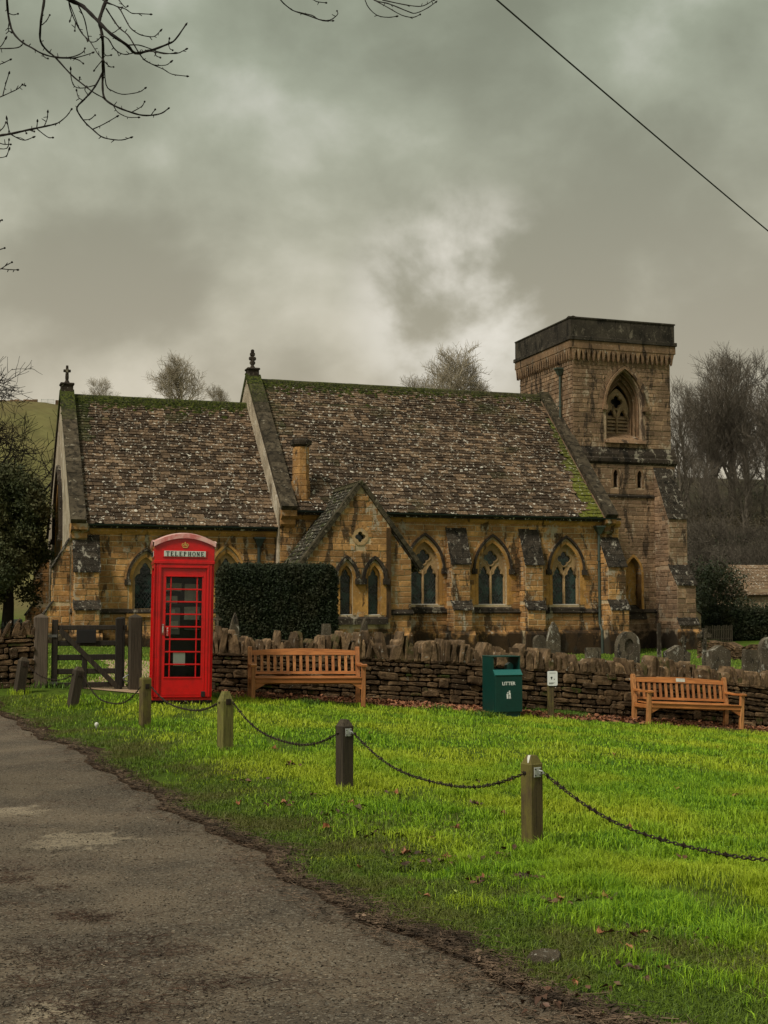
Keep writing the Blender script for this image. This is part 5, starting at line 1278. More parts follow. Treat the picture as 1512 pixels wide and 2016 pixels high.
    if kind == 'door':
        M = MB(); M.tube([(-.305, dy - .012, .985), (-.305, dy - .035, 1.00), (-.305, dy - .035, 1.085), (-.305, dy - .012, 1.10)], .013, 8); M.bbox(-.322, -.288, dy - .012, dy, .97, 1.115, .004); tr(M).build('handle', MAT['chrome'], D)
        M = MB(); M.bbox(-.262, -.212, dy + .0, dy + .008, .945, 1.075, .002); PL = tr(M).build('pull_plate', RED, D)
        M = MB()
        for k, chh in enumerate("PULL"):
            zc = 1.055 - k * .029; X0 = -.237
            def st(xa, za, xb, zb): M.box(min(xa, xb) - .002, max(xa, xb) + .002, dy - .003, dy, min(za, zb) - .002, max(za, zb) + .002)
            st(X0 - .006, zc - .009, X0 - .006, zc + .009)
            if chh == 'P': st(X0 - .006, zc + .009, X0 + .005, zc + .009); st(X0 - .006, zc, X0 + .005, zc); st(X0 + .006, zc, X0 + .006, zc + .009)
            if chh == 'U': st(X0 + .006, zc - .009, X0 + .006, zc + .009); st(X0 - .006, zc - .009, X0 + .006, zc - .009)
            if chh == 'L': st(X0 - .006, zc - .009, X0 + .006, zc - .009)
        tr(M).build('lettering', MAT['white_print'], PL)
        M = MB(); M.bbox(.285, .345, y - .02, y + .03, .075, .155, .006); tr(M).build('door_stop', MAT['dark_panel'], K)
for kd, rt in (('door', 0), ('side', math.pi / 2), ('side', -math.pi / 2)): side(kd, rt)
M = MB(); M.panel([(-HW, .07), (HW, .07), (HW, 2.035), (-HW, 2.035)], [], lambda x, z, d: (x, HW - d, z), .04); M.build('back_panel', RED, K)
# dome: sail vault over the square
M = MB(); n = 14; vs = []
for j in range(n + 1):
    for i in range(n + 1):
        x = -1 + 2 * i / n; y = -1 + 2 * j / n; vs.append((x * HW * 1.04, y * HW * 1.04, 2.28 + .125 * (1 - x * x) * 1.0 + .125 * (1 - y * y) - .06 * (x * x * y * y) + .0 - .0))
M.add(vs, [(j * (n + 1) + i, j * (n + 1) + i + 1, (j + 1) * (n + 1) + i + 1, (j + 1) * (n + 1) + i) for j in range(n) for i in range(n)]); 
M.v = [(x, y, min(z, 2.30 + .125 * (1 - (x / HW / 1.04) ** 2) + .035 * (1 - (y / HW / 1.04) ** 2))) for x, y, z in M.v]
M.build('domed_roof', MAT['red_roof_sheen'], K, smooth=True)
# inside: backboard, phone, notices, shelf
M = MB(); M.box(-.40, .40, .19, .22, .2, 2.0); M.box(-.39, -.375, -.30, .30, .1, 2.0); M.box(-.44, .44, -.39, .38, 2.0, 2.02); M.build('backboard', MAT['dark_panel'], K)
M = MB(); M.box(.375, .39, -.05, .30, .1, 2.0); M.build('backboard', MAT['dark_panel'], K)
def inner(name, mat, x0, x1, z0, z1, y=.18, th=.01, rim=0): 
    M = MB(); M.bbox(x0, x1, y - th, y, z0, z1, min(.003, th * .4)); return M.build(name, MAT[mat], K)
ph = inner('telephone', 'grey_metal', -.19, -.02, .96, 1.36, .18, .10)
M = MB(); M.bbox(-.17, -.05, .070, .079, 1.04, 1.16, .003); M.bbox(-.17, -.10, .070, .079, 1.26, 1.33, .003); M.build('keypad', MAT['paper'], ph)
M = MB(); M.tube([(-.22, .10, 1.05), (-.24, .07, 1.10), (-.24, .07, 1.24), (-.22, .10, 1.30)], .022, 6); M.build('handset', MAT['dark_panel'], ph)
for x0, x1, z0, z1 in ((-.30, .0, 1.60, 1.72), (.05, .27, 1.45, 1.71), (-.27, -.06, 1.42, 1.53), (.05, .29, 1.18, 1.37)): inner('notice', 'paper', x0, x1, z0, z1)
inner('notice', 'white_sign', -.14, .04, .52, .71, -.37, .003)
q = inner('shelf', 'grey_metal', .06, .28, 1.03, 1.05, .18, .14)

# ------------------------------------------------------------------ benches
def make_bench(label, px, py, Y, plaque, roll, tone, wsc=1, rzk=1):
    x, y, _ = at(px, py, Y); z = gh(x, y)
    B = thing('park_bench', label, 'bench', (x, y, z), (0, roll, ANG * rzk), 'teak benches along the wall')
    tt = lambda: (min(1, max(0, tone + R.uniform(-.45, .45))), 0, 0); w = .89
    for sx in (-1, 1):
        x0, x1 = sorted((sx * w, sx * (w - .065))); M = MB(); M.bbox(x0, x1, 0, .065, -.06, .62, .006, tt()); M.build('leg', MAT['teak_z'], B)
        M = MB(); M.prism([(x0, .47, -.06), (x0, .535, -.06), (x0, .545, .42), (x0, .635, .90), (x0, .60, .93), (x0, .575, .92), (x0, .48, .42)], (x1 - x0, 0, 0), tt()); M.build('leg', MAT['teak_z'], B)
        xa, xb = sorted((sx * (w + .012), sx * (w - .078)))
        M = MB(); M.prism([(xa, -.035, .615), (xa, -.04, .645), (xa, .02, .66), (xa, .25, .640), (xa, .50, .662), (xa, .50, .635), (xa, .25, .612), (xa, .03, .62)], (xb - xa, 0, 0), tt()); M.build('armrest', MAT['teak_x'], B)
        M = MB(); M.bbox(x0 + .01, x1 - .01, .065, .475, .33, .40, .004, tt()); M.build('side_rail', MAT['teak_x'], B)
        M = MB(); xc = sx * (w - .065); M.prism([(xc, .02, .345), (xc - sx * .17, .02, .345), (xc - sx * .13, .02, .315), (xc, .02, .235)], (0, .035, 0), tt()); M.build('bracket', MAT['teak_x'], B)
    M = MB(); M.bbox(-w + .066, w - .066, .005, .045, .345, .415, .005, tt()); M.build('apron', MAT['teak_x'], B)
    for k in range(5):
        y0 = -.012 + k * .100; zz = .418 - .012 * math.sin(math.pi * k / 4); M = MB(); M.bbox(-w + (.0 if k == -1 else .068), w - .068, y0, y0 + .078, zz, zz + .022, .005, tt()); M.build('seat_slat', MAT['teak_x'], B)
    lean = lambda z: .50 + (z - .44) * .19
    def bk(x0, x1, z0, z1, th=.03, yo=0): return [(x0, lean(z0) + yo, z0), (x1, lean(z0) + yo, z0), (x1, lean(z1) + yo, z1), (x0, lean(z1) + yo, z1)]
    M = MB(); n = 12; P = []
    for i in range(n + 1): t = i / n; P.append((-w + .066 + (2 * w - .132) * t, .865 + .032 * math.sin(math.pi * t)))
    prof = [(x, lean(zz), zz) for x, zz in P] + [(x, lean(.79), .79 + .004 * 0) for x, zz in reversed(P)]
    M.prism(prof, (0, .042, 0), tt()); T = M.build('top_rail', MAT['teak_x'], B)
    M = MB(); M.prism(bk(-w + .066, w - .066, .47, .515), (0, .035, 0), tt()); M.build('lower_rail', MAT['teak_x'], B)
    for k in range(16):
        xc = -w + .066 + (2 * w - .132) * (k + .5) / 16; M = MB(); M.prism(bk(xc - .022, xc + .022, .516, .789, yo=.012), (0, .016, 0), (R.random(), 0, 0)); M.build('back_slat', MAT['teak_z'], B)
    M = MB(); M.bbox(-w + .066, w - .066, .48, .52, .30, .36, .005, tt()); M.build('rear_rail', MAT['teak_x'], B)
    if plaque: M = MB(); M.prism(bk(-.065, .10, .815, .878, yo=-.006), (0, .005, 0)); M.build('plaque', MAT['paper'], T)
    B.scale = (wsc, 1, .905); return B
make_bench('slatted teak bench between the red telephone box and the green litter bin', 608, 1384, 19.85, False, .008, .35, .97, .62)
make_bench('slatted orange teak bench with a small memorial plaque, right of the litter bin', 1371, 1432, 22.3, True, .05, .75, 1.04)

# ------------------------------------------------------------------ litter bin
x, y, _ = at(1002, 1406, 20.9)
LB = thing('litter_bin', 'dark green metal litter bin with a hooded open top', 'litter bin', (x, y, gh(x, y) + .0), (0, 0, ANG))
G = MAT['bin_green']; hw, dp, H = .235, .50, .93
M = MB(); M.bbox(-hw + .02, hw - .02, .03, dp - .02, -.08, .09, .008); M.build('base', MAT['bin_green'], LB)
M = MB(); M.bbox(-hw, hw, .0, .025, .075, .64, .006); M.build('door', G, LB)
M = MB(); M.prism([(-hw, .0, .642), (-hw, -.012, .655), (-hw, .070, .735), (-hw, .085, .735), (-hw, .025, .642)], (2 * hw, 0, 0)); M.build('lip', MAT['bin_lip'], LB)
for sx in (-1, 1):
    x0, x1 = sorted((sx * hw, sx * (hw - .022))); x0 += sx * .002; x1 += sx * .002
    M = MB(); M.prism([(x0, .026, .075), (x0, dp, .075), (x0, dp, H), (x0, .085, H), (x0, .085, .74), (x0, .026, .66)], (x1 - x0, 0, 0)); M.build('side_panel', G, LB)
M = MB(); M.box(-hw + .022, hw - .022, dp - .02, dp, .075, .735); M.build('back_panel', G, LB)
M = MB(); M.bbox(-hw - .006, hw + .006, .075, dp + .006, H, H + .018, .004); M.build('lid', G, LB)
M = MB(); M.box(-hw + .03, hw - .03, .09, dp - .03, .60, .62); M.build('liner', MAT['dark_panel'], LB)
M = MB(); M.prism([(hw - .16, .25, .70), (hw - .05, .25, .70), (hw - .04, .25, .80), (hw - .09, .25, .84), (hw - .15, .25, .80)], (0, .1, 0)); M.build('litter', MAT['bin_lip'], LB)
def text_mesh(body, size, ext=.0015):
    cu = bpy.data.curves.new('text', 'FONT'); cu.body = body; cu.size = size; cu.align_x = 'CENTER'; cu.extrude = ext; cu.offset = size * .018
    o = bpy.data.objects.new('text', cu); COL.objects.link(o); bpy.context.view_layer.update()
    me = bpy.data.meshes.new_from_object(o.evaluated_get(bpy.context.evaluated_depsgraph_get())); bpy.data.objects.remove(o); return me
me = text_mesh('LITTER', .074); me.materials.clear(); me.materials.append(MAT['white_print']); 
link('lettering', me, LB, loc=(0, -.0015, .495), rot=(math.pi / 2, 0, 0))
M = MB(); yy = -.004
def sh(P): M.prism([(a, yy, .28 + b) for a, b in P], (0, .003, 0))
sh([(.012 + .012 * math.cos(a * math.pi / 4), .118 + .012 * math.sin(a * math.pi / 4)) for a in range(8)])
sh([(-.004, .10), (.018, .106), (.030, .085), (.030, .055), (.022, .05), (.012, .055), (.004, .07)])
sh([(-.006, .10), (-.024, .090), (-.030, .098), (-.008, .112)])
sh([(.010, .054), (.0, .0), (.010, .0), (.018, .03)]); sh([(.018, .054), (.030, .05), (.034, .004), (.026, .0)])
sh([(-.038, .065), (-.008, .065), (-.010, .004), (-.034, .004)]); sh([(-.043, .068), (-.030, .084), (-.010, .080), (-.003, .068)])
M.build('pictogram', MAT['white_print'], LB)

# ------------------------------------------------------------------ little sign on a post
x, y, _ = at(1086, 1396, 21.6)
SP = thing('sign_post', 'short wooden post carrying a small white rounded notice, right of the litter bin', 'sign', (x, y, gh(x, y)), (0, 0, .12))
M = MB(); M.bbox(-.05, .05, .02, .10, -.15, .66, .01); M.build('post', MAT['oak_post'], SP)
def rrect(w, h, r): return [(sx * (w - r) + r * math.cos(a), sz * (h - r) + r * math.sin(a)) for sx, sz, a0 in ((1, 1, 0), (-1, 1, 1), (-1, -1, 2), (1, -1, 3)) for a in [math.pi / 2 * (a0 + k / 3) for k in range(4)]]
M = MB(); M.prism([(a + .02, .0, b + .64) for a, b in rrect(.083, .118, .022)], (0, .012, 0)); pl_ = M.build('plaque', MAT['white_sign'], SP)
M = MB()
def sq(P): M.prism([(a + .02, -.003, b + .64) for a, b in P], (0, .002, 0))
sq([(-.035, .02), (-.005, .03), (.0, .01), (-.01, .005), (-.012, -.015), (-.02, -.018), (-.028, .0)]); sq([(.015, -.02), (.03, -.012), (.034, .0), (.036, -.02)])
for k, z in enumerate((-.070, -.080, -.090)): sq([(-.06, z), (.04 - .02 * k, z), (.04 - .02 * k, z + .003), (-.06, z + .003)])
sq([(-.05, .085), (.05, .085), (.05, .089), (-.05, .089)])
M.build('printing', MAT['black_print'], pl_)

# ------------------------------------------------------------------ chain posts and chains
PD = [(1048, 1670, 8.67, 180, 'nearest mossy square wooden post with a silver chain bracket and chipped top', 0, 0, .105, True),
      (678, 1557, 11.2, 139, 'dark square wooden post with a silver chain bracket, second from the right', .0, 0, .112, True),
      (443, 1477, 13.54, 117, 'broad yellow-green mossy post with a steep pointed top, right of the telephone box', .0, 0, .125, False),
      (285, 1433, 16.2, 98, 'flat-topped greenish wooden post directly below the left edge of the telephone box', 0, 0, .115, False),
      (142, 1393, 18.2, 80, 'weathered post leaning to the right in front of the gate', .17, 0, .125, False),
      (37, 1360, 19.0, 70, 'leftmost leaning dark post in front of the left stone wall', .14, 0, .13, False)]
posts = []
for i, (px, py, Y, hpx, lab, lean, rz, sz, br) in enumerate(PD):
    x, y, _ = at(px, py, Y); z = gh(x, y); h = hpx * Y / F; Pst = thing('chain_post', lab, 'post', (x, y, z), (0, lean, math.radians(36)), 'wooden posts along the road edge')
    s2 = sz / 2; hp = h - (.05 if i != 3 else .012) * (1.8 if i == 2 else 1); M = MB()
    M.bbox(-s2, s2, -s2, s2, -.3, hp, .006, (.7 if i in (2, 3) else .3, 0, 0))
    k = .45 if i != 3 else .85
    vs = [(-s2 + .006, -s2 + .006, hp), (s2 - .006, -s2 + .006, hp), (s2 - .006, s2 - .006, hp), (-s2 + .006, s2 - .006, hp)] + [(a * s2 * k, b * s2 * k, h) for a, b in ((-1, -1), (1, -1), (1, 1), (-1, 1))]
    M.add(vs, [(0, 1, 5, 4), (1, 2, 6, 5), (2, 3, 7, 6), (3, 0, 4, 7), (4, 5, 6, 7)], (.8, 0, 0)); 
    M.build('post', MAT[('oak_post', 'oak_dark', 'oak_moss', 'oak_post', 'oak_dark', 'oak_dark')[i]], Pst)
    if i == 0: M = MB(); M.add([(-s2 - .001 + .006, -s2 + .03, hp + .004), (-s2 + .012, -s2 + .062, hp + .004), (-s2 * .5, s2 * .1, h + .001), (-s2 * .45, -s2 * .3, h + .002)], [(0, 1, 2, 3)]); M.build('chipped_face', MAT['paper'], Pst)
    posts.append((Pst, Vector((x, y, z)), h, s2, br))
def bracket(parent, s2, z, w=.030):
    M = MB(); M.bbox(-w, w, -s2 - .006, -s2, z - w * 1.05, z + w * 1.05, .002); 
    B = M.build('bracket', MAT['galvanised'], parent)
    M = MB()
    for a in (-1, 1):
        for b in (-1, 1): M.tube([(a * w * .65, -s2 - .009, z + b * w * .65), (a * w * .65, -s2 - .005, z + b * w * .65)], .005, 6)
    M.build('screw', MAT['dark_panel'], B)
    M = MB(); M.tube([(w * .5, -s2 - .006, z + .01), (w * .6, -s2 - .028, z + .008), (w * .9, -s2 - .030, z - .006), (w * 1.1, -s2 - .010, z - .012)], .005, 6); M.build('staple', MAT['galvanised'], B)
for Pst, p, h, s2, br in posts:
    z = h - .105
    if br: bracket(Pst, s2, z)
    else:
        M = MB(); M.bbox(-.028, .028, -s2 - .005, -s2, z - .03, z + .03, .002); M.build('bracket', MAT['chain_iron'], Pst)
# chain link meshes
def link_mesh(spike):
    M = MB(); Lh, Wh, r = .0205, .0085, .0036; P = []
    for k in range(12):
        a = 2 * math.pi * k / 12; P.append((Wh * math.cos(a) * (1.0), 0, (Lh - Wh) * (1 if math.sin(a) > 0 else -1) * (1 if abs(math.sin(a)) > .01 else 0) + Wh * math.sin(a)))
    M.tube(P + [P[0]], r, 5, caps=False, ref=(0, 1, 0))
    if spike:
        for sx, sz in ((1, .3), (-1, -.3), (.2, 1)):
            d = Vector((sx, .4 * sz, 0)).normalized(); b = Vector((0, 0, .004 * sz)); a_ = d.cross(Vector((0, 0, 1))) * .007
            M.add([tuple(b + a_ + Vector((0, 0, .007))), tuple(b + a_ - Vector((0, 0, .007))), tuple(b - a_ - Vector((0, 0, .007))), tuple(b - a_ + Vector((0, 0, .007))), tuple(b + d * .026)], [(0, 1, 4), (1, 2, 4), (2, 3, 4), (3, 0, 4), (0, 3, 2, 1)])
    me = M.mesh('link'); me.materials.append(MAT['chain_iron']); me.polygons.foreach_set('use_smooth', [not spike] * len(me.polygons)); return me, M
(lme, LM), (sme, SM) = link_mesh(False), link_mesh(True)
def chain(A, B, sag, label, single, grp='spiked chains hanging between the posts'):
    A, B = Vector(A), Vector(B); C = thing('chain', label, 'chain', tuple(A), (0, 0, 0), grp)
    pts = []; n = 80
    for i in range(n + 1): t = i / n; p = A.lerp(B, t); p.z -= 4 * sag * t * (1 - t) * (1 + .05 * math.sin(t * 9)); pts.append(p)
    acc = [0]
    for a, b in zip(pts, pts[1:]): acc.append(acc[-1] + (b - a).length)
    nl = int(acc[-1] / .0345); allm = MB()
    for k in range(nl):
        s = (k + .5) * acc[-1] / nl; i = max(j for j in range(n) if acc[j] <= s); f = (s - acc[i]) / (acc[i + 1] - acc[i]); p = pts[i].lerp(pts[i + 1], f); d = (pts[i + 1] - pts[i]).normalized()
        q = d.to_track_quat('Z', 'Y') @ Matrix.Rotation(math.pi / 2 * (k % 2) + R.uniform(-.25, .25), 3, 'Z').to_quaternion()
        spk = (k % 5 == 1) or R.random() < .06
        if single:
            o = link('link', sme if spk else lme, C); o.location = p - A; o.rotation_euler = q.to_euler()
        else:
            src = SM if spk else LM; m = q.to_matrix(); mm = MB(); mm.v = [tuple(m @ Vector(v) + p - A) for v in src.v]; mm.f = src.f; mm.t = src.t; allm.merge(mm)
    if not single: allm.build('links', MAT['chain_iron'], C, kind='stuff')
def att(i, side):
    Pst, p, h, s2, br = posts[i]; m = Matrix.Rotation(math.radians(36), 3, 'Z') @ Matrix.Rotation(PD[i][5], 3, 'Y')
    return p + m @ Vector((.045 if side > 0 else -s2 - .002, -s2 - .012 if side > 0 else .0, h - .11))
offp = (2.28, 6.14); opz = gh(*offp)
Pst = thing('chain_post', 'wooden post just outside the right edge of the picture', 'post', (*offp, opz), (0, 0, math.radians(36)), 'wooden posts along the road edge'); M = MB(); M.bbox(-.053, .053, -.053, .053, -.3, .6, .006); M.build('post', MAT['oak_post'], Pst)
chain(att(0, 1), (offp[0] - .05, offp[1], opz + .50), .235, 'spiked iron chain running from the nearest post out of frame to the right', True)
chain(att(1, 1), att(0, -1), .235, 'spiked iron chain hanging between the two nearest posts', True)
chain(att(2, 1), att(1, -1), .235, 'spiked iron chain sagging between the yellow-green post and the dark bracketed post', False)
chain(att(3, 1), att(2, -1), .17, 'spiked iron chain hanging in front of the telephone box', False)
chain(att(4, 1), att(3, -1), .30, 'deeply sagging spiked chain in front of the gate', False)
chain(att(5, 1), att(4, -1), .14, 'leftmost spiked chain between the two leaning posts', False)

# ------------------------------------------------------------------ gravestones
def gravestone(px, top, wpx, Y, kind, lab, th=.12, tilt=0, mat='grave', rz=None, name='gravestone'):
    x, y, zt_ = at(px, top, Y); z0 = gh(x, y); h = zt_ - z0; w = wpx * Y / F / 2
    Gs = thing(name, lab, 'gravestone', (x, y, z0), (0, tilt, ANG if rz is None else rz), 'gravestones in the churchyard')
    M = MB(); tn = (R.random(), 0, 0)
    def ex(P, t=th, y0=0, mt=mat, nm='stone', n2=None):
        m = MB(); m.prism([(a, y0 - t / 2, b) for a, b in P], (0, t, 0), tn); return m.build(nm, MAT[mt], n2 or Gs)
    if kind == 'round': ex([(-w, -.2), (w, -.2)] + [(w * math.cos(a), h - w + w * math.sin(a)) for a in [math.pi * k / 12 for k in range(13)]])
    if kind == 'oval':
        hole = [(w * .45 * math.cos(a), h - w * 1.25 + w * .66 * math.sin(a)) for a in [2 * math.pi * k / 16 for k in range(16)]]
        out = [(-w, -.2), (w, -.2), (w, h * .5)] + [(w * math.cos(a), h - w * 1.25 + w * 1.25 * math.sin(a)) for a in [math.pi * k / 14 for k in range(15)]] + [(-w, h * .5)]
        M.panel(out, [hole], lambda a, b, d: (a, d - th / 2, b), th, tn, back=True); S = M.build('stone', MAT[mat], Gs); m = MB(); m.prism([(a, -th / 2 + .035, b) for a, b in hole], (0, .06, 0)); m.build('oval_panel', MAT['grave'], S)
    if kind == 'point': ex([(-w, -.2), (w, -.2), (w, h * .72), (w * .6, h * .90), (0, h), (-w * .6, h * .88), (-w, h * .70)])
    if kind == 'gable': ex([(-w, -.2), (w, -.2), (w, h - w * .55), (w * .85, h - w * .5), (0, h), (-w * .85, h - w * .5), (-w, h - w * .55)], th * 1.6)
    if kind == 'block': ex([(-w, -.2), (w, -.2), (w, h - .02), (w * .9, h), (-w * .9, h), (-w, h - .02)])
    if kind == 'taper': ex([(-w, -.2), (w, -.2), (w * .68, h * .8), (w * .55, h), (-w * .55, h), (-w * .68, h * .8)], th * 1.5)
    if kind in ('cross', 'post'):
        a = w * (.30 if kind == 'cross' else .5)
        if kind == 'cross': ex([(-w * .9, -.2), (w * .9, -.2), (w * .7, .18), (-w * .7, .18)], th * 2, nm='plinth')
        S = ex([(-a, .0), (a, .0), (a * .8, h - w * 1.2), (a * .8, h), (-a * .8, h), (-a * .8, h - w * 1.2)], a * 1.6, nm='shaft')
        if kind == 'cross':
            z = h - w * .95; ex([(-w, z - a * .8), (w, z - a * .8), (w, z + a * .8), (-w, z + a * .8)], a * 1.4, nm='cross_arm')
            m = MB(); P = [(.62 * w * math.cos(q), 0, z + .62 * w * math.sin(q)) for q in [2 * math.pi * k / 16 for k in range(17)]]; m.tube(P, a * .45, 5, caps=False); m.build('ring', MAT[mat], Gs)
    return Gs
gravestone(428, 1211, 16, 24.5, 'cross', 'small stone cross showing beside the right edge of the telephone box')
gravestone(456, 1206, 19, 24, 'point', 'narrow pointed gravestone with a white-lichened tip in front of the tall hedge', tilt=.05)
gravestone(642, 1228, 24, 24.6, 'taper', 'small mossy tapered stone at the right foot of the tall hedge')
gravestone(713, 1217, 17, 27, 'point', 'slim leaning gravestone below the porch windows', tilt=.04)
gravestone(1089, 1224, 26, 30, 'point', 'rough dark pointed gravestone against the second nave buttress')
gravestone(1062, 1250, 24, 26, 'round', 'low worn gravestone half hidden behind the wall, left of the dark pointed one')
gravestone(1167, 1275, 30, 29, 'block', 'low square grey gravestone between the drainpipe and the oval-panelled headstone')
gravestone(1232, 1243, 48, 26, 'oval', 'round-topped headstone with an oval recess and white lichen streaks', th=.16, tilt=.03)
gravestone(1297, 1227, 15, 30, 'post', 'slim dark upright memorial post in front of the tower', mat='coping')
gravestone(1327, 1270, 50, 26, 'gable', 'broad low ridge-topped gravestone above the right-hand bench', tilt=.06)
gravestone(1346, 1251, 20, 33, 'cross', 'small brown stone cross behind the ridge-topped gravestone')
gravestone(1386, 1237, 30, 30, 'cross', 'pale ringed stone cross on a stepped plinth at the tower corner')
gravestone(1412, 1270, 42, 26, 'gable', 'grey shouldered gravestone with a white lichen patch above the bench end', th=.14, tilt=.02)
gravestone(1478, 1279, 46, 26, 'block', 'broad mottled grey gravestone second from the right edge', tilt=.06)
gravestone(1514, 1254, 44, 24.5, 'round', 'pale round-headed gravestone cut by the right edge of the picture')
# ------------------------------------------------------------------ vegetation helpers
rng = np.random.default_rng(4)
def leaves_np(P, size, rg, aspect=.5, up=None):
    """one bent quad per point; returns V, F(quads), tint"""
    n = len(P); a = rg.normal(size=(n, 3)); a /= np.linalg.norm(a, axis=1)[:, None]; b = rg.normal(size=(n, 3)); b -= (a * b).sum(1)[:, None] * a; b /= np.linalg.norm(b, axis=1)[:, None]
    s = size * rg.uniform(.6, 1.4, n); a = a * s[:, None]; b = b * (s * aspect)[:, None]
    V = np.stack([P - a, P + b, P + a, P - b], 1).reshape(-1, 3); Fq = np.arange(4 * n).reshape(n, 4)
    t = np.zeros((n, 3)); t[:, 0] = np.clip(rg.normal(.5, .28, n), 0, 1); return V, Fq, t
def gen_tree(seed, H, trunk_r, n1=9, lv=(7, 6, 5), spread=.75, first=.25, up=.28, wander=.16, twig_r=.012, lens=(.50, .30, .19, .11), sides=3, tip=None):
    """returns list of trunk polylines and numpy tubes for the crown"""
    rr = random.Random(seed); tr = []; segs = []
    def grow(p, d, L, r, lev):
        n = 5 if lev < 2 else (4 if lev < 3 else 3); pts = [p]; rad = [r]; q = p.copy(); dd = d.copy()
        for i in range(n):
            dd = (dd + Vector((rr.gauss(0, wander), rr.gauss(0, wander), rr.gauss(0, wander) + up * .25 * (1 if lev else 0)))).normalized()
            q = q + dd * (L / n); pts.append(q.copy()); rad.append(max(twig_r * .55, r * (1 - .75 * (i + 1) / n)) if lev else r * (1 - .62 * (i + 1) / n))
        (tr if lev == 0 else segs).append((pts, rad, lev))
        if lev >= len(lens): return
        k = n1 if lev == 0 else lv[min(lev - 1, len(lv) - 1)]
        for j in range(k):
            t = (first + (1 - first) * (j + rr.random() * .6) / k) if lev == 0 else (.22 + .78 * (j + rr.random()) / k)
            i = min(int(t * n), n - 1); f = t * n - i; s = pts[i].lerp(pts[i + 1], f); base = (pts[i + 1] - pts[i]).normalized()
            az = rr.random() * 6.283 if lev else j * 2.4 + rr.random(); o = base.orthogonal().normalized(); o2 = base.cross(o)
            side = o * math.cos(az) + o2 * math.sin(az); sp = spread * rr.uniform(.7, 1.25) * (1.15 - .45 * t if lev == 0 else 1)
            nd = (base * (1 - .35 * sp) + side * sp + Vector((0, 0, up))).normalized()
            l = H * lens[lev] * rr.uniform(.7, 1.15) * ((1.15 - .55 * t) if lev == 0 else (1.1 - .4 * t))
            grow(s, nd, l, max(twig_r, rad[i] * .55), lev + 1)
    grow(Vector((0, 0, -.3)), Vector((0, 0, 1)), H * .80, trunk_r, 0)
    return tr, segs
def tubes_np(segs, sides):
    Vs, Fs = [], []; o = 0
    for pts, rad, lev in segs:
        P = np.array([tuple(p) for p in pts]); m = len(P); D = np.gradient(P, axis=0); D /= np.linalg.norm(D, axis=1)[:, None] + 1e-9
        ref = np.array([.31, .77, .55]); A = np.cross(D, ref); A /= np.linalg.norm(A, axis=1)[:, None] + 1e-9; B = np.cross(D, A)
        k = sides if lev > 1 else max(sides, 5); th = 2 * np.pi * np.arange(k) / k; rd = np.array(rad)[:, None, None]
        V = P[:, None] + rd * (A[:, None] * np.cos(th)[None, :, None] + B[:, None] * np.sin(th)[None, :, None]); Vs.append(V.reshape(-1, 3))
        i = np.arange(m - 1)[:, None]; j = np.arange(k)[None]; a = o + i * k + j; b = o + i * k + (j + 1) % k
        Fs.append(np.stack([a, b, b + k, a + k], -1).reshape(-1, 4)); o += m * k
    return np.concatenate(Vs), np.concatenate(Fs)
def tree_meshes(tr, segs, mat, sides=3):
    out = []
    for nm, s in (('trunk', tr), ('crown', segs)):
        V, Fq = tubes_np(s, sides if nm == 'crown' else 7); me = bpy.data.meshes.new(nm); me.from_pydata(V.tolist(), [], Fq.tolist())
        a = me.attributes.new('tint', 'FLOAT_COLOR', 'FACE'); c = np.ones((len(Fq), 4), np.float32); c[:, 0] = np.repeat(rng.random(len(Fq) // 4 + 1), 4)[:len(Fq)]; a.data.foreach_set('color', c.ravel()); me.materials.append(MAT[mat]); out.append((nm, me))
    return out
def place_tree(meshes, lab, x, y, rz, s, group, name='bare_tree', z=None, extra=None):
    T = thing(name, lab, 'tree', (x, y, gh(x, y) if z is None else z), (0, 0, rz), group); T.scale = (s, s, s)
    for nm, me in meshes: link(nm, me, T)
    if extra: link('ivy', extra, T)
    return T
def np_me(name, V, Fq, t, mat):
    me = bpy.data.meshes.new(name); me.from_pydata(V.tolist(), [], Fq.tolist()); a = me.attributes.new('tint', 'FLOAT_COLOR', 'FACE')
    a.data.foreach_set('color', np.concatenate([t, np.ones((len(t), 1))], 1).astype(np.float32).ravel()); me.materials.append(MAT[mat]); return me
# ------------------------------------------------------------------ trees on the hill behind the church
round_ = tree_meshes(*gen_tree(3, 10, .30, 15, (8, 6, 4), .90, .26, .26, .085, .022, (.46, .25, .15, .10)), 'bark_pale')
round2 = tree_meshes(*gen_tree(8, 10, .28, 12, (7, 6, 4), .95, .24, .22, .10, .022, (.48, .27, .16, .10)), 'bark_pale')
tall = tree_meshes(*gen_tree(21, 16, .26, 11, (5, 5, 4), .74, .34, .24, .10, .021, (.32, .20, .13, .085)), 'bark_far')
tall2 = tree_meshes(*gen_tree(33, 16, .24, 11, (5, 5, 4), .66, .32, .30, .11, .021, (.34, .21, .13, .085)), 'bark_far')
def hilltop(px, Y): x = (px - CX) / F * Y; return x, Y
g = 'bare trees on the hill crest behind the church'
for px, Y, m, s, lab in ((362, 170, round_, .92, 'rounded bare tree on the hill behind the chancel roof'), (442, 175, round2, .62, 'small thin bare tree just left of the nave gable cross'),
                         (880, 165, round_, 1.16, 'wide pale bare tree rising behind the nave ridge'), (962, 170, round2, .92, 'lower bare tree on the ridge beside the tower, right of the wide pale one'),
                         (822, 172, round2, .78, 'small bare bush-like tree left of the wide pale tree'), (202, 176, round2, .50, 'tiny bare treetop above the left end of the chancel ridge'), (300, 176, round2, .48, 'tiny bare treetop between chancel gable and the rounded tree')):
    x, y = hilltop(px, Y); place_tree(m, lab, x, y, px * .7, s, g)
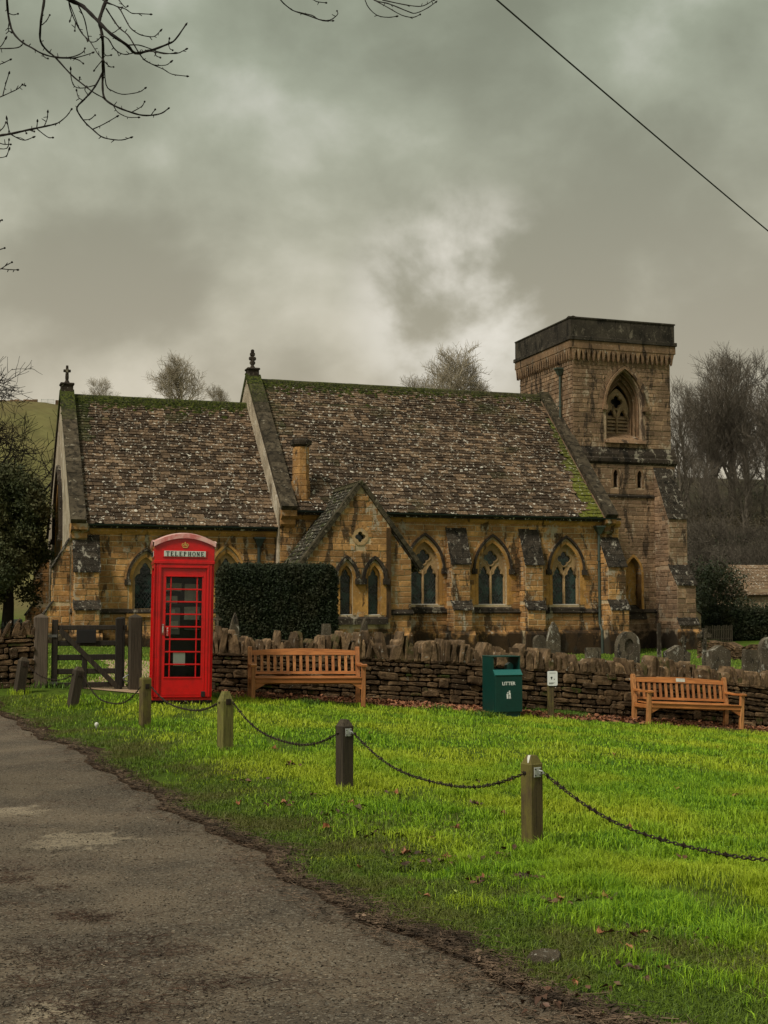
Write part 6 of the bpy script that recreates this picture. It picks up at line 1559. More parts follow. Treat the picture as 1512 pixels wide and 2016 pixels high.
# wood on the bank to the right of the tower
g = 'tall bare trees on the bank right of the tower'
rw = random.Random(9)
labs = ['tall bare tree nearest the tower on the wooded bank', 'bare tree with forked limbs in the middle of the bank', 'tall bare tree at the far right edge of the picture']
for k, (px, Y, s) in enumerate(((1338, 118, .62), (1362, 128, .80), (1385, 120, .86), (1404, 134, .98), (1425, 122, .84), (1443, 130, .95), (1462, 124, .86), (1480, 133, .98), (1500, 121, .84), (1522, 130, .92), (1545, 124, .9), (1455, 146, .94), (1346, 104, .42), (1394, 106, .5), (1436, 108, .5), (1474, 104, .5), (1508, 107, .55), (1350, 112, .74), (1378, 115, .80), (1436, 116, .80), (1466, 113, .86), (1516, 112, .86))):
    x, y = hilltop(px, Y); lab = labs[0] if k == 1 else labs[1] if k == 5 else labs[2] if k == 8 else ('bare tree among the close-set tall trees on the right bank' if k < 13 or k > 16 else 'shorter bare tree lower down the right bank, in front of the tall trees')
    place_tree(tall if k % 2 else tall2, lab, x, y, rw.random() * 6, s * .93, g)
# left: a bare tree against the hill and a dense evergreen by the chancel
bt = tree_meshes(*gen_tree(52, 9, .24, 12, (8, 7, 6), .95, .10, .10, .16, .014, (.56, .30, .18, .10)), 'bark')
x, y, z = at(-40, 900, 58); place_tree(bt, 'spreading bare tree behind the evergreen at the left edge', x, y, 1.0, 1.22, None, z=gh(x, y) + .2)
def blob_leaves(blobs, n, size, rg, shell=.55):
    """points in the outer part of overlapping ellipsoids, broken into clumps"""
    W = np.array([b[3] * b[4] * b[5] for b in blobs]) ** (2 / 3); W /= W.sum(); idx = rg.choice(len(blobs), n // 10, p=W); B = np.array(blobs)[idx]
    d = rg.normal(size=(n // 10, 3)); d /= np.linalg.norm(d, axis=1)[:, None]; r = rg.uniform(shell, 1.05, (n // 10, 1)); c = B[:, :3] + d * r * B[:, 3:6]
    c = np.repeat(c, 10, 0); return c + rg.normal(size=c.shape) * size * 2.2
E_T = at(14, 1200, 50)
Yw = thing('evergreen_tree', 'large dark evergreen tree beside the east end of the chancel', 'tree', (E_T[0], 50, gh(E_T[0], 50)), (0, 0, 0))
M = MB(); M.tube([(0, 0, -.3), (.05, 0, 1.2), (-.05, 0, 2.6), (.1, .1, 5)], [.26, .20, .18, .10], 9); M.tube([(.02, 0, 1.4), (-1.0, .3, 2.6)], [.12, .06], 6); M.tube([(0, 0, 1.6), (.7, -.3, 2.8)], [.10, .05], 6); M.build('trunk', MAT['bark'], Yw, smooth=True)
rg = np.random.default_rng(12); bl = []
for _ in range(110):
    a = rg.uniform(0, 6.28); h = rg.uniform(1.5, 6.0); rad = 2.3 * math.sqrt(max(.12, 1 - ((h - 3.0) / 3.5) ** 2)); q = rg.uniform(.2, .8) * rad
    bl.append((math.cos(a) * q * 1.0 - .45, math.sin(a) * q, h, *rg.uniform(.42, .85, 2), rg.uniform(.35, .6)))
P = blob_leaves(bl, 95000, .055, rg, .35); P = P[P[:, 0] < 1.62 + .25 * np.sin(P[:, 2] * 3) - .5 * (P[:, 2] < 2.2)]
V, Fq, t = leaves_np(P, .062, rg); link('crown', np_me('crown', V, Fq, t, 'yew_leaf'), Yw)
Yw2 = thing('evergreen_tree', 'second dark evergreen at the very left edge, behind the larger one', 'tree', (E_T[0] - 3.4, 53, gh(E_T[0] - 3.4, 53)), (0, 0, 2.0)); Yw2.scale = (1.0, 1.0, 1.0)
for ch in list(Yw.children): o = ch.copy(); COL.objects.link(o); o.parent = Yw2
# hedges
def hedge(name, lab, cx, cy, z0, w, d, h, rz, n, mat, leaf, seed, rnd=.28, seg=None):
    rg = np.random.default_rng(seed); T = thing(name, lab, 'hedge', (cx, cy, z0), (0, 0, rz))
    def sd(p): return p
    # core
    nx, nz = 26, 12; M = MB(); 
    def surf(u, v, kind):
        pass
    P = rg.uniform(-1, 1, (n, 3)); f = rg.integers(0, 4, n)                   # faces: front, front, top, side
    P[:, 1] = np.where(f <= 1, -1, P[:, 1]); P[:, 2] = np.where(f == 2, 1, P[:, 2]); P[:, 0] = np.where(f == 3, np.sign(P[:, 0]), P[:, 0])
    half = np.array([w / 2, d / 2, h / 2]); Q = P * half; inner = half - rnd; C = np.clip(Q, -inner, inner); D = Q - C; L = np.linalg.norm(D, axis=1)[:, None] + 1e-6
    Q = C + D / L * np.minimum(L, rnd); nb = np.array([pnoise(a * 1.4 + seed, b * 1.4, c_ * 1.8) for a, b, c_ in Q[::7]]); nb = np.repeat(nb, 7)[:n]
    Q += D / L * (nb[:, None] * .10 + rg.normal(0, .022, (n, 1)) - .02); Q[:, 2] += h / 2
    Q = Q[Q[:, 2] > -.05]
    V, Fq, t = leaves_np(Q, leaf, rg, .55); link('foliage', np_me('foliage', V, Fq, t, mat), T)
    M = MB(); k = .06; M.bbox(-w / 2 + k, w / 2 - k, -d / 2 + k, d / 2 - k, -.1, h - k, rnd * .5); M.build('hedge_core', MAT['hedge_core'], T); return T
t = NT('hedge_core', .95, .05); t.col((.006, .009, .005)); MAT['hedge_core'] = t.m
Yh = 34.0; xa = at(414, 1200, Yh)[0]; xb = at(650, 1200, Yh)[0]; ztp = at(540, 1112, Yh)[2]; zb = gh((xa + xb) / 2, Yh)
hedge('clipped_hedge', 'big clipped dark evergreen hedge block between the telephone box and porch', (xa + xb) / 2 + .1, Yh + .8, zb, (xb - xa) + .0, 1.5, ztp - zb, ANG * .45, 60000, 'hedge_leaf', .030, 3, .30)
Yh = 60; xa = at(1432, 1200, Yh)[0]; zb = gh(xa + 2, Yh); ztp = at(1480, 1199, Yh)[2]
hedge('clipped_hedge', 'long dark clipped hedge at the right edge behind the graveyard', xa + 3.2, Yh + .8, zb, 6.4, 1.6, ztp - zb, .0, 20000, 'hedge_leaf', .055, 5, .25)
for px, top, wpx, Y, lab in ((1412, 1193, 60, 66, 'rounded clipped bush behind the picket fence'), (1402, 1209, 40, 63, 'small low domed bush directly above the picket fence'), (1475, 1186, 90, 74, 'loose rounded bush above the long dark hedge')):
    x, y, z1 = at(px, top, Y); z0 = gh(x, y); w = wpx * Y / F; hedge('clipped_bush', lab, x, y, z0, w, w * .8, z1 - z0, 0, 7000, 'hedge_far', .06, px, w * .35)
# brush and undergrowth on the bank
rg = np.random.default_rng(77)
def brush(name, lab, blobs, n, leaf, mat, twn=0, seed=1, kind='stuff'):
    rg = np.random.default_rng(seed); P = blob_leaves(blobs, n, leaf, rg, .5); V, Fq, t = leaves_np(P, leaf, rg, .45); o = link(name, np_me(name, V, Fq, t, mat))
    o['label'] = lab; o['category'] = 'undergrowth'; o['kind'] = kind; return o
bl = []
for _ in range(150):
    px = rg.uniform(1325, 1600); Y = rg.uniform(84, 122); x = (px - CX) / F * Y; h = rg.uniform(1.0, 3.2); bl.append((x, Y, gh(x, Y) + h * .4, rg.uniform(1.2, 2.6), rg.uniform(1, 2), h * .7))
brush('undergrowth', 'tangled brown undergrowth covering the bank below the bare wood', bl, 90000, .085, 'brush_leaf', seed=5)
bl = []
for _ in range(36):
    px = rg.uniform(1330, 1600); Y = rg.uniform(78, 100); x = (px - CX) / F * Y; h = rg.uniform(1.0, 3.2); bl.append((x, Y, gh(x, Y) + h * .5, rg.uniform(.8, 2.2), rg.uniform(1, 2), h * .7))
brush('ivy_thicket', 'dark green ivy and bramble thicket at the foot of the bank', bl, 42000, .09, 'hedge_leaf', seed=6)
shrub = tree_meshes(*gen_tree(71, 6, .10, 12, (7, 6, 5), .9, .05, .25, .2, .012, (.60, .34, .2, .12)), 'bark_far')
rw = random.Random(10)
for k in range(16):
    px = 1335 + 15 * k + rw.uniform(-8, 8); Y = rw.uniform(82, 104); x, y = hilltop(px, Y); place_tree(shrub, 'low bare twiggy shrub growing on the bank behind the churchyard', x, y, rw.random() * 6, rw.uniform(.6, 1.0), 'bare shrubs on the bank', 'bare_shrub')
bl = []
rg = np.random.default_rng(78)
for _ in range(34):
    px = rg.uniform(1335, 1640); Y = rg.uniform(66, 69.5); x = (px - CX) / F * Y; h = rg.uniform(.7, 1.5); bl.append((x, Y, gh(x, Y) + h * .6, rg.uniform(.6, 1.4), rg.uniform(.5, 1), h * .8))
for px, dz in ((1392, 2.6), (1412, 3.0), (1436, 2.6), (1404, 1.6), (1428, 1.4), (1450, 1.5)):
    x = (px - CX) / F * 66; bl.append((x, 66, gh(x, 66) + dz, .75, .7, .9))
brush('garden_shrubbery', 'olive green shrubbery between the dark hedge and the barn', bl, 30000, .075, 'hedge_far', seed=9)
# barn roof at the right
x, y, z1 = at(1475, 1112, 72); z0 = gh(x, y)
Bn = thing('barn', 'low stone barn with pale tiled roof at the foot of the wooded bank', 'barn', (x + 2.3, y, z0 - .3), (0, 0, .12))
M = MB(); M.box(-2.4, 6, 0, 5, 0, z1 - z0 - 1.0); M.build('wall', MAT['tower_mortar'], Bn)
hr = z1 - z0 + .3; sl_ = []
M = MB(); M.prism([(-2.6, -.2, hr - 1.7), (-2.6, 2.5, hr), (-2.6, 5.2, hr - 1.7)], (8.8, 0, 0)); M.build('roof', MAT['slate'], Bn)
for r in range(9):
    u = -2.6
    while u < 6.1:
        w = rw.uniform(.25, .5); z = hr - 1.7 + r * .188; yv = -.2 + r * .3; M = MB(); M.slab(((u + w / 2), yv - .03, z + .05), (u + w / 2, yv + .34, z + .25), (w / 2 - .01, 0, 0), (0, -.01, .02), (rw.random() * .7 + .6, 0, 0)); sl_.append((w, M)); u += w
a = MB(); [a.merge(m) for _, m in sl_]; a.build('roof_tiles', MAT['slate_pale'] if 'slate_pale' in MAT else MAT['slate'], Bn, kind='stuff')
# picket fence
x0, y0, _ = at(1388, 1250, 58); x1, y1, _ = at(1442, 1250, 59)
PF = thing('picket_fence', 'short weathered wooden picket fence right of the tower', 'fence', (x0, y0, gh(x0, y0)), (0, 0, math.atan2(y1 - y0, x1 - x0)))
Lp = math.hypot(x1 - x0, y1 - y0); k = 0; u = 0
while u < Lp: M = MB(); h = .82 + rw.uniform(-.04, .03); M.prism([(u, 0, -.1), (u + .055, 0, -.1), (u + .055, 0, h - .04), (u + .028, 0, h), (u, 0, h - .04)], (0, .02, 0), (rw.random(), 0, 0)); M.build('picket', MAT['gate_post_wood'], PF); u += .115
for z in (.2, .6): M = MB(); M.box(0, Lp, .022, .05, z, z + .06); M.build('rail', MAT['gate_post_wood'], PF)
# low rubble wall across the right of the churchyard
xa, ya, _ = at(1372, 1262, 46); xb, yb, _ = at(1640, 1268, 40); ang = math.atan2(yb - ya, xb - xa); Lr = math.hypot(xb - xa, yb - ya)
RW = thing('rubble_wall', 'low tumbled rubble wall across the far right of the churchyard', 'wall', (xa, ya, 0), (0, 0, ang)); oo = []
bt_ = lambda s: gh(xa + s * math.cos(ang), ya + s * math.sin(ang)) - .1
tp_ = lambda s: bt_(s) + .62 + .08 * math.sin(s * 2) + .05 * math.sin(s * 5)
R.seed(31); rubble_wall(RW, 0, Lr, bt_, tp_, wmp, out=oo, hr=(.07, .13), lr=(.14, .4), name='wall_stone'); a = MB(); [a.merge(m) for _, m in oo]; a.build('wall_stones', MAT['rubble'], RW, kind='stuff')
M = MB(); vs = []; ss = np.linspace(0, Lr, 14)
for s in ss: vs += [(s, .05, bt_(s) - .2), (s, .08, tp_(s)), (s, .4, tp_(s)), (s, .45, bt_(s) - .2)]
M.add(vs, [(4 * i + k, 4 * i + (k + 1) % 4, 4 * i + 4 + (k + 1) % 4, 4 * i + 4 + k) for i in range(13) for k in range(4)] + [(0, 1, 2, 3)]).build('wall_core', MAT['rubble'], RW)
# far left: railings, field wall and gate on the crest
x0, y0, _ = at(-60, 1210, 30); x1, y1, _ = at(38, 1210, 31)
RL = thing('iron_railings', 'thin dark iron railings with a square post under the evergreen', 'railing', (x0, y0, gh(x0, y0)), (0, 0, math.atan2(y1 - y0, x1 - x0))); Lp = math.hypot(x1 - x0, y1 - y0)
u = 0
dz = gh(x1, y1) - gh(x0, y0)
while u < Lp - .14: M = MB(); M.tube([(u, 0, -.1 + dz * u / Lp), (u, 0, .86 + dz * u / Lp)], .009, 5); M.build('upright', MAT['fence_metal'], RL); u += .098
for z in (.12, .76): M = MB(); M.tube([(0, 0, z), (Lp, 0, z + dz)], .010, 5); M.build('rail', MAT['fence_metal'], RL)
M = MB(); M.bbox(Lp - .10, Lp + .05, -.07, .08, -.2 + dz, .93 + dz, .01); M.build('corner_post', MAT['fence_metal'], RL)
FW = thing('field_wall', 'dark dry stone field wall along the hill crest at the left', 'wall', (0, 0, 0)); ps = []
for px in np.linspace(-80, 112, 22):
    if 73 < px < 101: continue
    Y = 176; x = (px - CX) / F * Y; ps.append((x, Y, gh(x, Y)))
M = MB()
for (a, b) in zip(ps, ps[1:]):
    if b[0] - a[0] > 1.0: continue
    M.prism([(a[0], a[1], a[2] - .3), (a[0], a[1] + .5, a[2] - .3), (a[0], a[1] + .4, a[2] + .85 + R.random() * .25), (a[0], a[1] + .1, a[2] + .85)], (b[0] - a[0] + .02, 0, b[2] - a[2]), (R.random(), 0, 0))
M.build('stonework', MAT['rubble'], FW)
xa = (74 - CX) / F * 176; xb = (100 - CX) / F * 176; FG = thing('field_gate', 'pale metal field gate on the skyline at the top of the hill', 'gate', (xa, 176.2, gh(xa, 176)))
for k in range(5): M = MB(); M.box(0, xb - xa, 0, .05, .15 + .2 * k, .21 + .2 * k); M.build('rail', MAT['galvanised'], FG)
for u in (0, (xb - xa) / 2, xb - xa - .06): M = MB(); M.box(u, u + .06, -.052, -.002, .0, 1.05); M.build('upright', MAT['galvanised'], FG)
# ------------------------------------------------------------------ overhead cable
a = at(975, -4, 13); b = at(1530, 473, 17.5); A, B = Vector(a), Vector(b); d = B - A; P0, P1 = A - d * 1.2, B + d * .6
M = MB(); M.tube([P0.lerp(P1, t / 24) - Vector((0, 0, .10 * 4 * (t / 24) * (1 - t / 24) - .092)) for t in range(25)], .0090, 6)
tag(M.build('overhead_cable', MAT['cable_black']), 'thin black cable crossing the sky at the upper right', 'cable')
# ------------------------------------------------------------------ overhanging branches of a near tree, trunk out of frame to the left
NT_ = thing('roadside_tree', 'bare tree whose drooping twigs hang into the upper left of the picture', 'tree', (-7.2, 8.6, gh(-7.2, 8.6)))
tb = Vector((-7.2, 8.6, gh(-7.2, 8.6)))
sc_ = 400 / 1466
BR = [  # (Y, r0, r1, points in enlarged pixels of the photograph's top left corner)
 (7.6, .0135, .0045, [(400, -60), (505, 0), (590, 40), (640, 85), (715, 160), (800, 245), (915, 325), (960, 375), (1000, 385), (1055, 370), (1110, 357), (1215, 316), (1265, 285), (1340, 180)]),
 (7.7, .0115, .0035, [(800, -60), (765, 5), (720, 130), (718, 170), (735, 240), (743, 330), (742, 440), (742, 540), (740, 610), (748, 695), (780, 735), (850, 775), (950, 812), (1030, 832), (1110, 830), (1170, 815), (1215, 783)]),
 (7.7, .0060, .0032, [(742, 520), (700, 600), (660, 660), (610, 715), (555, 775), (575, 830), (620, 890), (670, 935), (730, 985), (800, 1005), (880, 1010), (945, 992)]),
 (7.4, .0080, .0030, [(318, -60), (318, 10), (300, 120), (290, 220), (293, 300), (340, 365), (400, 415), (510, 535), (600, 610), (680, 670), (745, 705)]),
 (7.4, .0045, .0026, [(400, 410), (470, 418), (550, 402), (600, 375), (612, 350)]), (7.42, .0045, .0024, [(400, 415), (520, 420), (610, 400), (668, 380)]),
 (7.5, .0075, .0028, [(50, -40), (52, 30), (65, 140), (95, 235), (160, 305), (230, 345), (300, 385), (390, 412), (480, 415), (560, 430), (598, 456)]),
 (7.6, .0048, .0026, [(765, 60), (810, 130), (860, 200), (920, 250), (960, 310), (995, 370), (1040, 430), (1100, 465), (1180, 500), (1240, 535), (1350, 550)]),
 (7.65, .0040, .0026, [(760, 20), (850, 50), (900, 130), (940, 200), (1000, 245), (1060, 262), (1115, 262), (1158, 222)]),
 (7.65, .0040, .0024, [(740, 0), (840, 45), (905, 65), (950, 95), (1000, 98), (1085, 103)]), (7.65, .003, .002, [(850, -10), (900, 50), (920, 45)]),
 (7.55, .0040, .0024, [(565, 40), (610, 140), (635, 260), (650, 300), (690, 300), (725, 270)]), (7.55, .0042, .0024, [(495, -20), (505, 60), (545, 160), (590, 240), (650, 300), (700, 380), (742, 430)]),
 (7.55, .0036, .0022, [(500, 20), (540, 120), (575, 210), (630, 290)]), (7.55, .003, .0018, [(520, 100), (505, 148)]), (7.55, .003, .0018, [(545, 160), (540, 220)]),
 (7.6, .0040, .0024, [(720, 250), (780, 280), (820, 345), (860, 380), (905, 393), (950, 385), (1000, 375), (1100, 372), (1180, 388), (1260, 383)]),
 (7.6, .0036, .0022, [(925, 325), (1000, 325), (1080, 350), (1160, 378), (1270, 387), (1343, 355)]), (7.6, .0034, .0022, [(1030, 425), (1110, 468), (1195, 470), (1232, 447)]),
 (7.7, .0036, .0022, [(750, 440), (765, 610), (810, 655), (880, 680), (950, 675), (1010, 662), (1048, 636)]),
 (7.7, .0030, .0020, [(820, 765), (850, 810), (920, 845), (1000, 847)]), (7.7, .0030, .0020, [(950, 810), (1020, 770), (1043, 735)]), (7.7, .003, .0018, [(1090, 830), (1118, 792)]),
 (7.7, .0034, .0022, [(670, 932), (750, 895), (845, 840)]), (7.7, .0032, .0020, [(603, 865), (650, 860), (685, 832)]), (7.7, .0030, .0020, [(597, 725), (565, 700), (553, 655)]),
 (7.5, .0030, .0018, [(685, 615), (600, 635), (540, 625), (515, 570), (510, 500)]), (7.5, .0026, .0016, [(640, 690), (612, 650), (625, 625)]), (7.5, .0026, .0016, [(570, 590), (575, 560)]),
 (7.7, .0030, .0018, [(738, 435), (700, 480), (680, 508)]), (7.7, .0028, .0018, [(750, 440), (790, 480), (818, 483)]), (7.7, .0024, .0016, [(745, 380), (770, 402), (800, 398)]),
 (7.6, .0028, .0018, [(780, 238), (820, 235), (862, 205)]), (7.6, .0028, .0016, [(1215, 316), (1225, 350), (1245, 362)]), (7.6, .0026, .0016, [(1120, 357), (1125, 400), (1155, 415)]), (7.6, .0026, .0016, [(1215, 316), (1222, 280)]),
 (7.4, .0030, .0020, [(303, 180), (335, 150), (358, 110)]), (7.5, .0032, .0020, [(60, 95), (95, 107), (128, 100)]), (7.5, .0028, .0018, [(65, 165), (60, 215), (80, 232)]), (7.5, .003, .0018, [(300, 385), (325, 415), (345, 422)]),
 (7.5, .0040, .0026, [(-60, 350), (40, 350), (120, 345), (160, 325), (168, 295)]), (7.5, .0030, .0020, [(-40, 370), (10, 330), (40, 280)]), (7.5, .0034, .0020, [(-60, 480), (10, 460), (75, 430)]),
 (7.3, .0036, .0020, [(-60, 720), (0, 700), (80, 665), (130, 640), (160, 612)]), (7.3, .0024, .0014, [(160, 612), (182, 618)]), (7.3, .0026, .0014, [(20, 690), (40, 610), (65, 530)]),
 (7.3, .0075, .0026, [(-80, 1000), (0, 978), (80, 965), (200, 938), (310, 915), (390, 897), (430, 880), (480, 838), (515, 790)]), (7.3, .0034, .0018, [(75, 968), (60, 920), (50, 860)]), (7.3, .0036, .0020, [(-40, 980), (20, 925), (42, 885)]),
 (7.3, .0034, .0020, [(80, 970), (130, 998), (180, 1012), (240, 990)]), (7.3, .0032, .0020, [(265, 928), (310, 965), (350, 992), (380, 993)]), (7.3, .003, .0018, [(318, 912), (340, 860), (345, 808)]), (7.3, .0026, .0016, [(265, 925), (270, 875)]), (7.3, .0024, .0014, [(195, 935), (245, 948)]), (7.3, .0024, .0014, [(180, 940), (190, 960)]),
 (7.3, .0030, .0016, [(-30, 1020), (20, 1040), (75, 1042)]), (7.3, .0030, .0016, [(-30, 1072), (50, 1070), (65, 1010)]), (7.3, .0030, .0016, [(-40, 1140), (40, 1130), (65, 1080)]),
 (7.2, .0030, .0020, [(-40, 1600), (0, 1590), (14, 1588)]), (7.2, .0030, .0020, [(-40, 1810), (0, 1800), (32, 1790)]), (7.2, .0034, .0022, [(-60, 1950), (10, 1940), (60, 1945), (125, 1947)]), (7.2, .0030, .0020, [(10, 1938), (50, 1912), (85, 1893)]),
 (7.8, .0042, .0024, [(1990, -80), (2025, 0), (2090, 60), (2140, 85), (2250, 110), (2300, 140), (2380, 145), (2435, 105), (2432, 80)]), (7.8, .0040, .0022, [(2140, 85), (2240, 118), (2330, 150), (2400, 150)]),
 (7.8, .0044, .0024, [(2650, -80), (2700, 0), (2780, 20), (2840, 40), (2950, 85), (3000, 95), (3080, 60), (3145, 15)]), (7.8, .0038, .0022, [(2760, 0), (2900, 30), (3000, 45), (3060, 40), (3130, 0)]), (7.8, .0034, .0020, [(2700, 0), (2800, 55), (2900, 110), (2980, 125), (3030, 105)]), (7.8, .0034, .0020, [(2620, -60), (2650, 40), (2720, 110), (2800, 125), (2860, 118)]),
 (7.8, .003, .002, [(2250, -20), (2280, 10), (2350, 20)]),
]
rb = random.Random(3); ends = []
for k, (Y, r0, r1, pts) in enumerate(BR):
    M = MB(); W_ = [Vector(at(x * sc_, y * sc_, Y + .12 * math.sin(i * .9 + k))) for i, (x, y) in enumerate(pts)]
    # smooth with Catmull-Rom
    Q = [W_[0] * 2 - W_[1]] + W_ + [W_[-1] * 2 - W_[-2]]; out = []
    for i in range(1, len(Q) - 2):
        for t in (0, .33, .66):
            a, b, c_, d = Q[i - 1], Q[i], Q[i + 1], Q[i + 2]; out.append(.5 * ((2 * b) + (c_ - a) * t + (2 * a - 5 * b + 4 * c_ - d) * t * t + (3 * b - a - 3 * c_ + d) * t ** 3))
    out.append(Q[-2]); n = len(out); rad = [max(.0028, (r0 + (r1 - r0) * i / (n - 1)) * 1.0) * (1 + .12 * math.sin(i * 2.1)) for i in range(n)]
    M.tube([p - tb for p in out], rad, 6, (rb.random(), 0, 0))
    e = out[-1] - tb; dd = (out[-1] - out[-2]).normalized(); M.tube([e - dd * .004, e + dd * .006, e + dd * .020], [.005, .0065, .002], 5)       # terminal bud
    for i in range(2, n - 1, 2):                                  # side buds and spurs
        if rb.random() < .55:
            p = out[i] - tb; s = Vector((rb.uniform(-1, 1), rb.uniform(-.5, .5), rb.uniform(-1, 1))).normalized(); l = rb.uniform(.010, .030); M.tube([p, p + s * l], [.003, .002], 4)
    if min(pts[0][1], pts[0][0]) < -15: ends.append((out[0], r0))
    M.build('branch', MAT['bark'], NT_, smooth=True)
M = MB(); M.tube([Vector((0, 0, -.4)), Vector((0, 0, .3)), Vector((.05, -.1, 2.5)), Vector((.1, -.2, 5.0)), Vector((-.2, 0, 8))], [.42, .30, .26, .22, .12], 12); M.build('trunk', MAT['bark'], NT_, smooth=True)
M = MB()
hub = Vector((1.9, -1.0, 6.9)); M.tube([(.08, -.15, 4.2), (.9, -.5, 5.9), tuple(hub), (3.6, -1.0, 7.3), (6.4, -.9, 7.2), (8.2, -.8, 7.0)], [.14, .11, .085, .06, .035, .02], 8)
low_ = Vector((2.6, -1.6, 3.6)); M.tube([(.05, -.1, 2.6), (1.2, -.8, 3.2), tuple(low_)], [.10, .06, .035], 7)
for p, r in ends:
    q = p - tb; src = Vector((min(max(q.x - .3, 1.5), 8), -1.0 + .02 * q.x, 7.1)) if q.z > 4.6 else (low_ if q.z < 4.6 else hub)
    m1 = src.lerp(q, .5) + Vector((rb.uniform(-.2, .2), rb.uniform(-.3, .3), rb.uniform(-.15, .35))); M.tube([tuple(src), tuple(m1), tuple(q)], [max(r * 1.5, .014), max(r * 1.2, .008), r], 6)
M.build('limb', MAT['bark'], NT_, smooth=True)

# ------------------------------------------------------------------ grass
def blades(P, h, w, rg, droop=.5):
    n = len(P); az = rg.uniform(0, 2 * np.pi, n); lean = np.abs(rg.normal(0, droop, n)); h = h * rg.uniform(.55, 1.35, n); w = w * rg.uniform(.7, 1.3, n)
    a2 = rg.uniform(0, 2 * np.pi, n); S = np.stack([np.cos(a2), np.sin(a2), 0 * a2], 1) * w[:, None] / 2; D = np.stack([np.cos(az), np.sin(az), 0 * az], 1)
    Z = np.array([0, 0, 1.0]); mid = P + Z * (h * .6)[:, None] + D * (h * lean * .28)[:, None]; tip = P + Z * (h * (1 - .25 * np.minimum(lean, 1)))[:, None] + D * (h * lean)[:, None]
    b = P - Z * .012
    V = np.stack([b - S, b + S, mid + S * .75, mid - S * .75, tip], 1).reshape(-1, 3); o = np.arange(n)[:, None] * 5
    T = np.concatenate([o + np.array([[0, 1, 2]]), o + np.array([[0, 2, 3]]), o + np.array([[3, 2, 4]])], 1).reshape(-1, 3)
    t = np.zeros((n, 3)); t[:, 0] = np.clip(rg.normal(.5, .42, n), 0, 1.15); return V, T, np.repeat(t, 3, 0)
def region(n, f, x0, x1, y0, y1, rg, bias=0.0):
    u = rg.random(n); Y = 1 / ((1 / y0) * (1 - u) + (1 / y1) * u) if bias else y0 + (y1 - y0) * u; X = rg.uniform(x0, x1, n); m = f(X, Y, rg); X, Y = X[m], Y[m]
    return np.stack([X, Y, ghv(X, Y)], 1)
def in_view(X, Y, m=.4): return (X < Y * .292 + m) & (X > -Y * .292 - m)
def wall_v(X, Y): return -(X - WO[0]) * SA + (Y - WO[1]) * CA
def gnoise(X, Y, s, seed): 
    r_ = np.random.default_rng(seed); out = np.zeros_like(X)
    for k in range(14): a, p = r_.normal(0, s, 2), r_.uniform(0, 6.28); out += np.sin(a[0] * X + a[1] * Y + p)
    return out / 3.7
def lawn(X, Y, rg):
    d = X - road_edge(Y); v = wall_v(X, Y); e = gnoise(X, Y, 5, 1)
    edge = .60 + .30 * e; lim = -.78 + .06 * e; bare = gnoise(X, Y, 3.0, 3)
    p = np.clip((d - edge * .45) / 1.15, 0, 1) ** 1.5 * (v < lim) * in_view(X, Y, 1.7)
    p = p * np.where((bare > 1.0) & (d < 3.0), .18, 1.0)
    return rg.random(len(X)) < p
gs = []; rg = np.random.default_rng(8)
for n, y0, y1, h, w in ((340000, 4.4, 8.5, .038, .0038), (290000, 8.5, 14, .032, .0058), (210000, 14, 23.5, .028, .0092)):
    x1 = y1 * .292 + 1.8; P = region(n, lawn, -y1 * .292 - 1.7 if y0 > 8 else -1.4, x1, y0, y1, rg)
    hh = h * 1.12 * ((1 + .40 * gnoise(P[:, 0], P[:, 1], 6, 5)).clip(.5, 1.7)) * ((1 + .5 * gnoise(P[:, 0], P[:, 1], 19, 6)).clip(.35, 1.8)); d = P[:, 0] - road_edge(P[:, 1]); hh = hh * np.clip(.55 + d * .5, .6, 1.25)
    gs.append(blades(P, hh, w, rg, .8))
# longer tufts
P = region(110000, lambda X, Y, rg: lawn(X, Y, rg) & (gnoise(X, Y, 7, 9) > .6), -4, 4, 4.5, 12, rg); gs.append(blades(P, .060, .0045, rg, .75))
# fringe round posts and along the wall foot
fr = []
for Pst, p, h, s2, br in posts: a = rg.uniform(0, 6.28, 260); r_ = s2 * 1.2 + rg.random(260) ** 2 * .10; fr.append(np.stack([p.x + np.cos(a) * r_, p.y + np.sin(a) * r_], 1))
fr = np.concatenate(fr); gs.append(blades(np.column_stack([fr, ghv(fr[:, 0], fr[:, 1])]), .07, .005, rg, .6))
def joined(name, lst, mat, lab, cat='grass'):
    Vs, Ts, ts = [], [], []; o = 0
    for V, T, t in lst: Vs.append(V); Ts.append(T + o); ts.append(t); o += len(V)
    ob = np_mesh(name, np.concatenate(Vs), np.concatenate(Ts), MAT[mat], np.concatenate(ts)); ob['kind'] = 'stuff'; ob['label'] = lab; ob['category'] = cat; return ob
joined('grass', gs, 'grass', 'bright green mown grass of the verge between road and wall')
# thin dull grass on the muddy road edge, its dark green also standing for shade
def edgeg(X, Y, rg): d = X - road_edge(Y); return (rg.random(len(X)) < np.clip(1 - abs(d - .62) / .60, 0, 1)) & in_view(X, Y) & (gnoise(X, Y, 5, 12) > -1.0)
n_ = 190000; Y = 1 / (1 / 4.4 + (1 / 19.5 - 1 / 4.4) * rg.random(n_)); d = np.abs(rg.normal(0, .75, n_)) + .04; X = road_edge(Y) + d; m = in_view(X, Y, .6) & (wall_v(X, Y) < -.8) & (rg.random(n_) < np.clip(d * 3.2, 0, 1)) & (gnoise(X, Y, 5, 12) > -1.3 + .5 * (d < .5)); X, Y = X[m], Y[m]; P = np.column_stack([X, Y, ghv(X, Y)])
joined('edge_grass', [blades(P, .040, .0046, rg, .95)], 'grass_dull', 'thin muddy olive grass along the road edge, shade mixed into its colour')
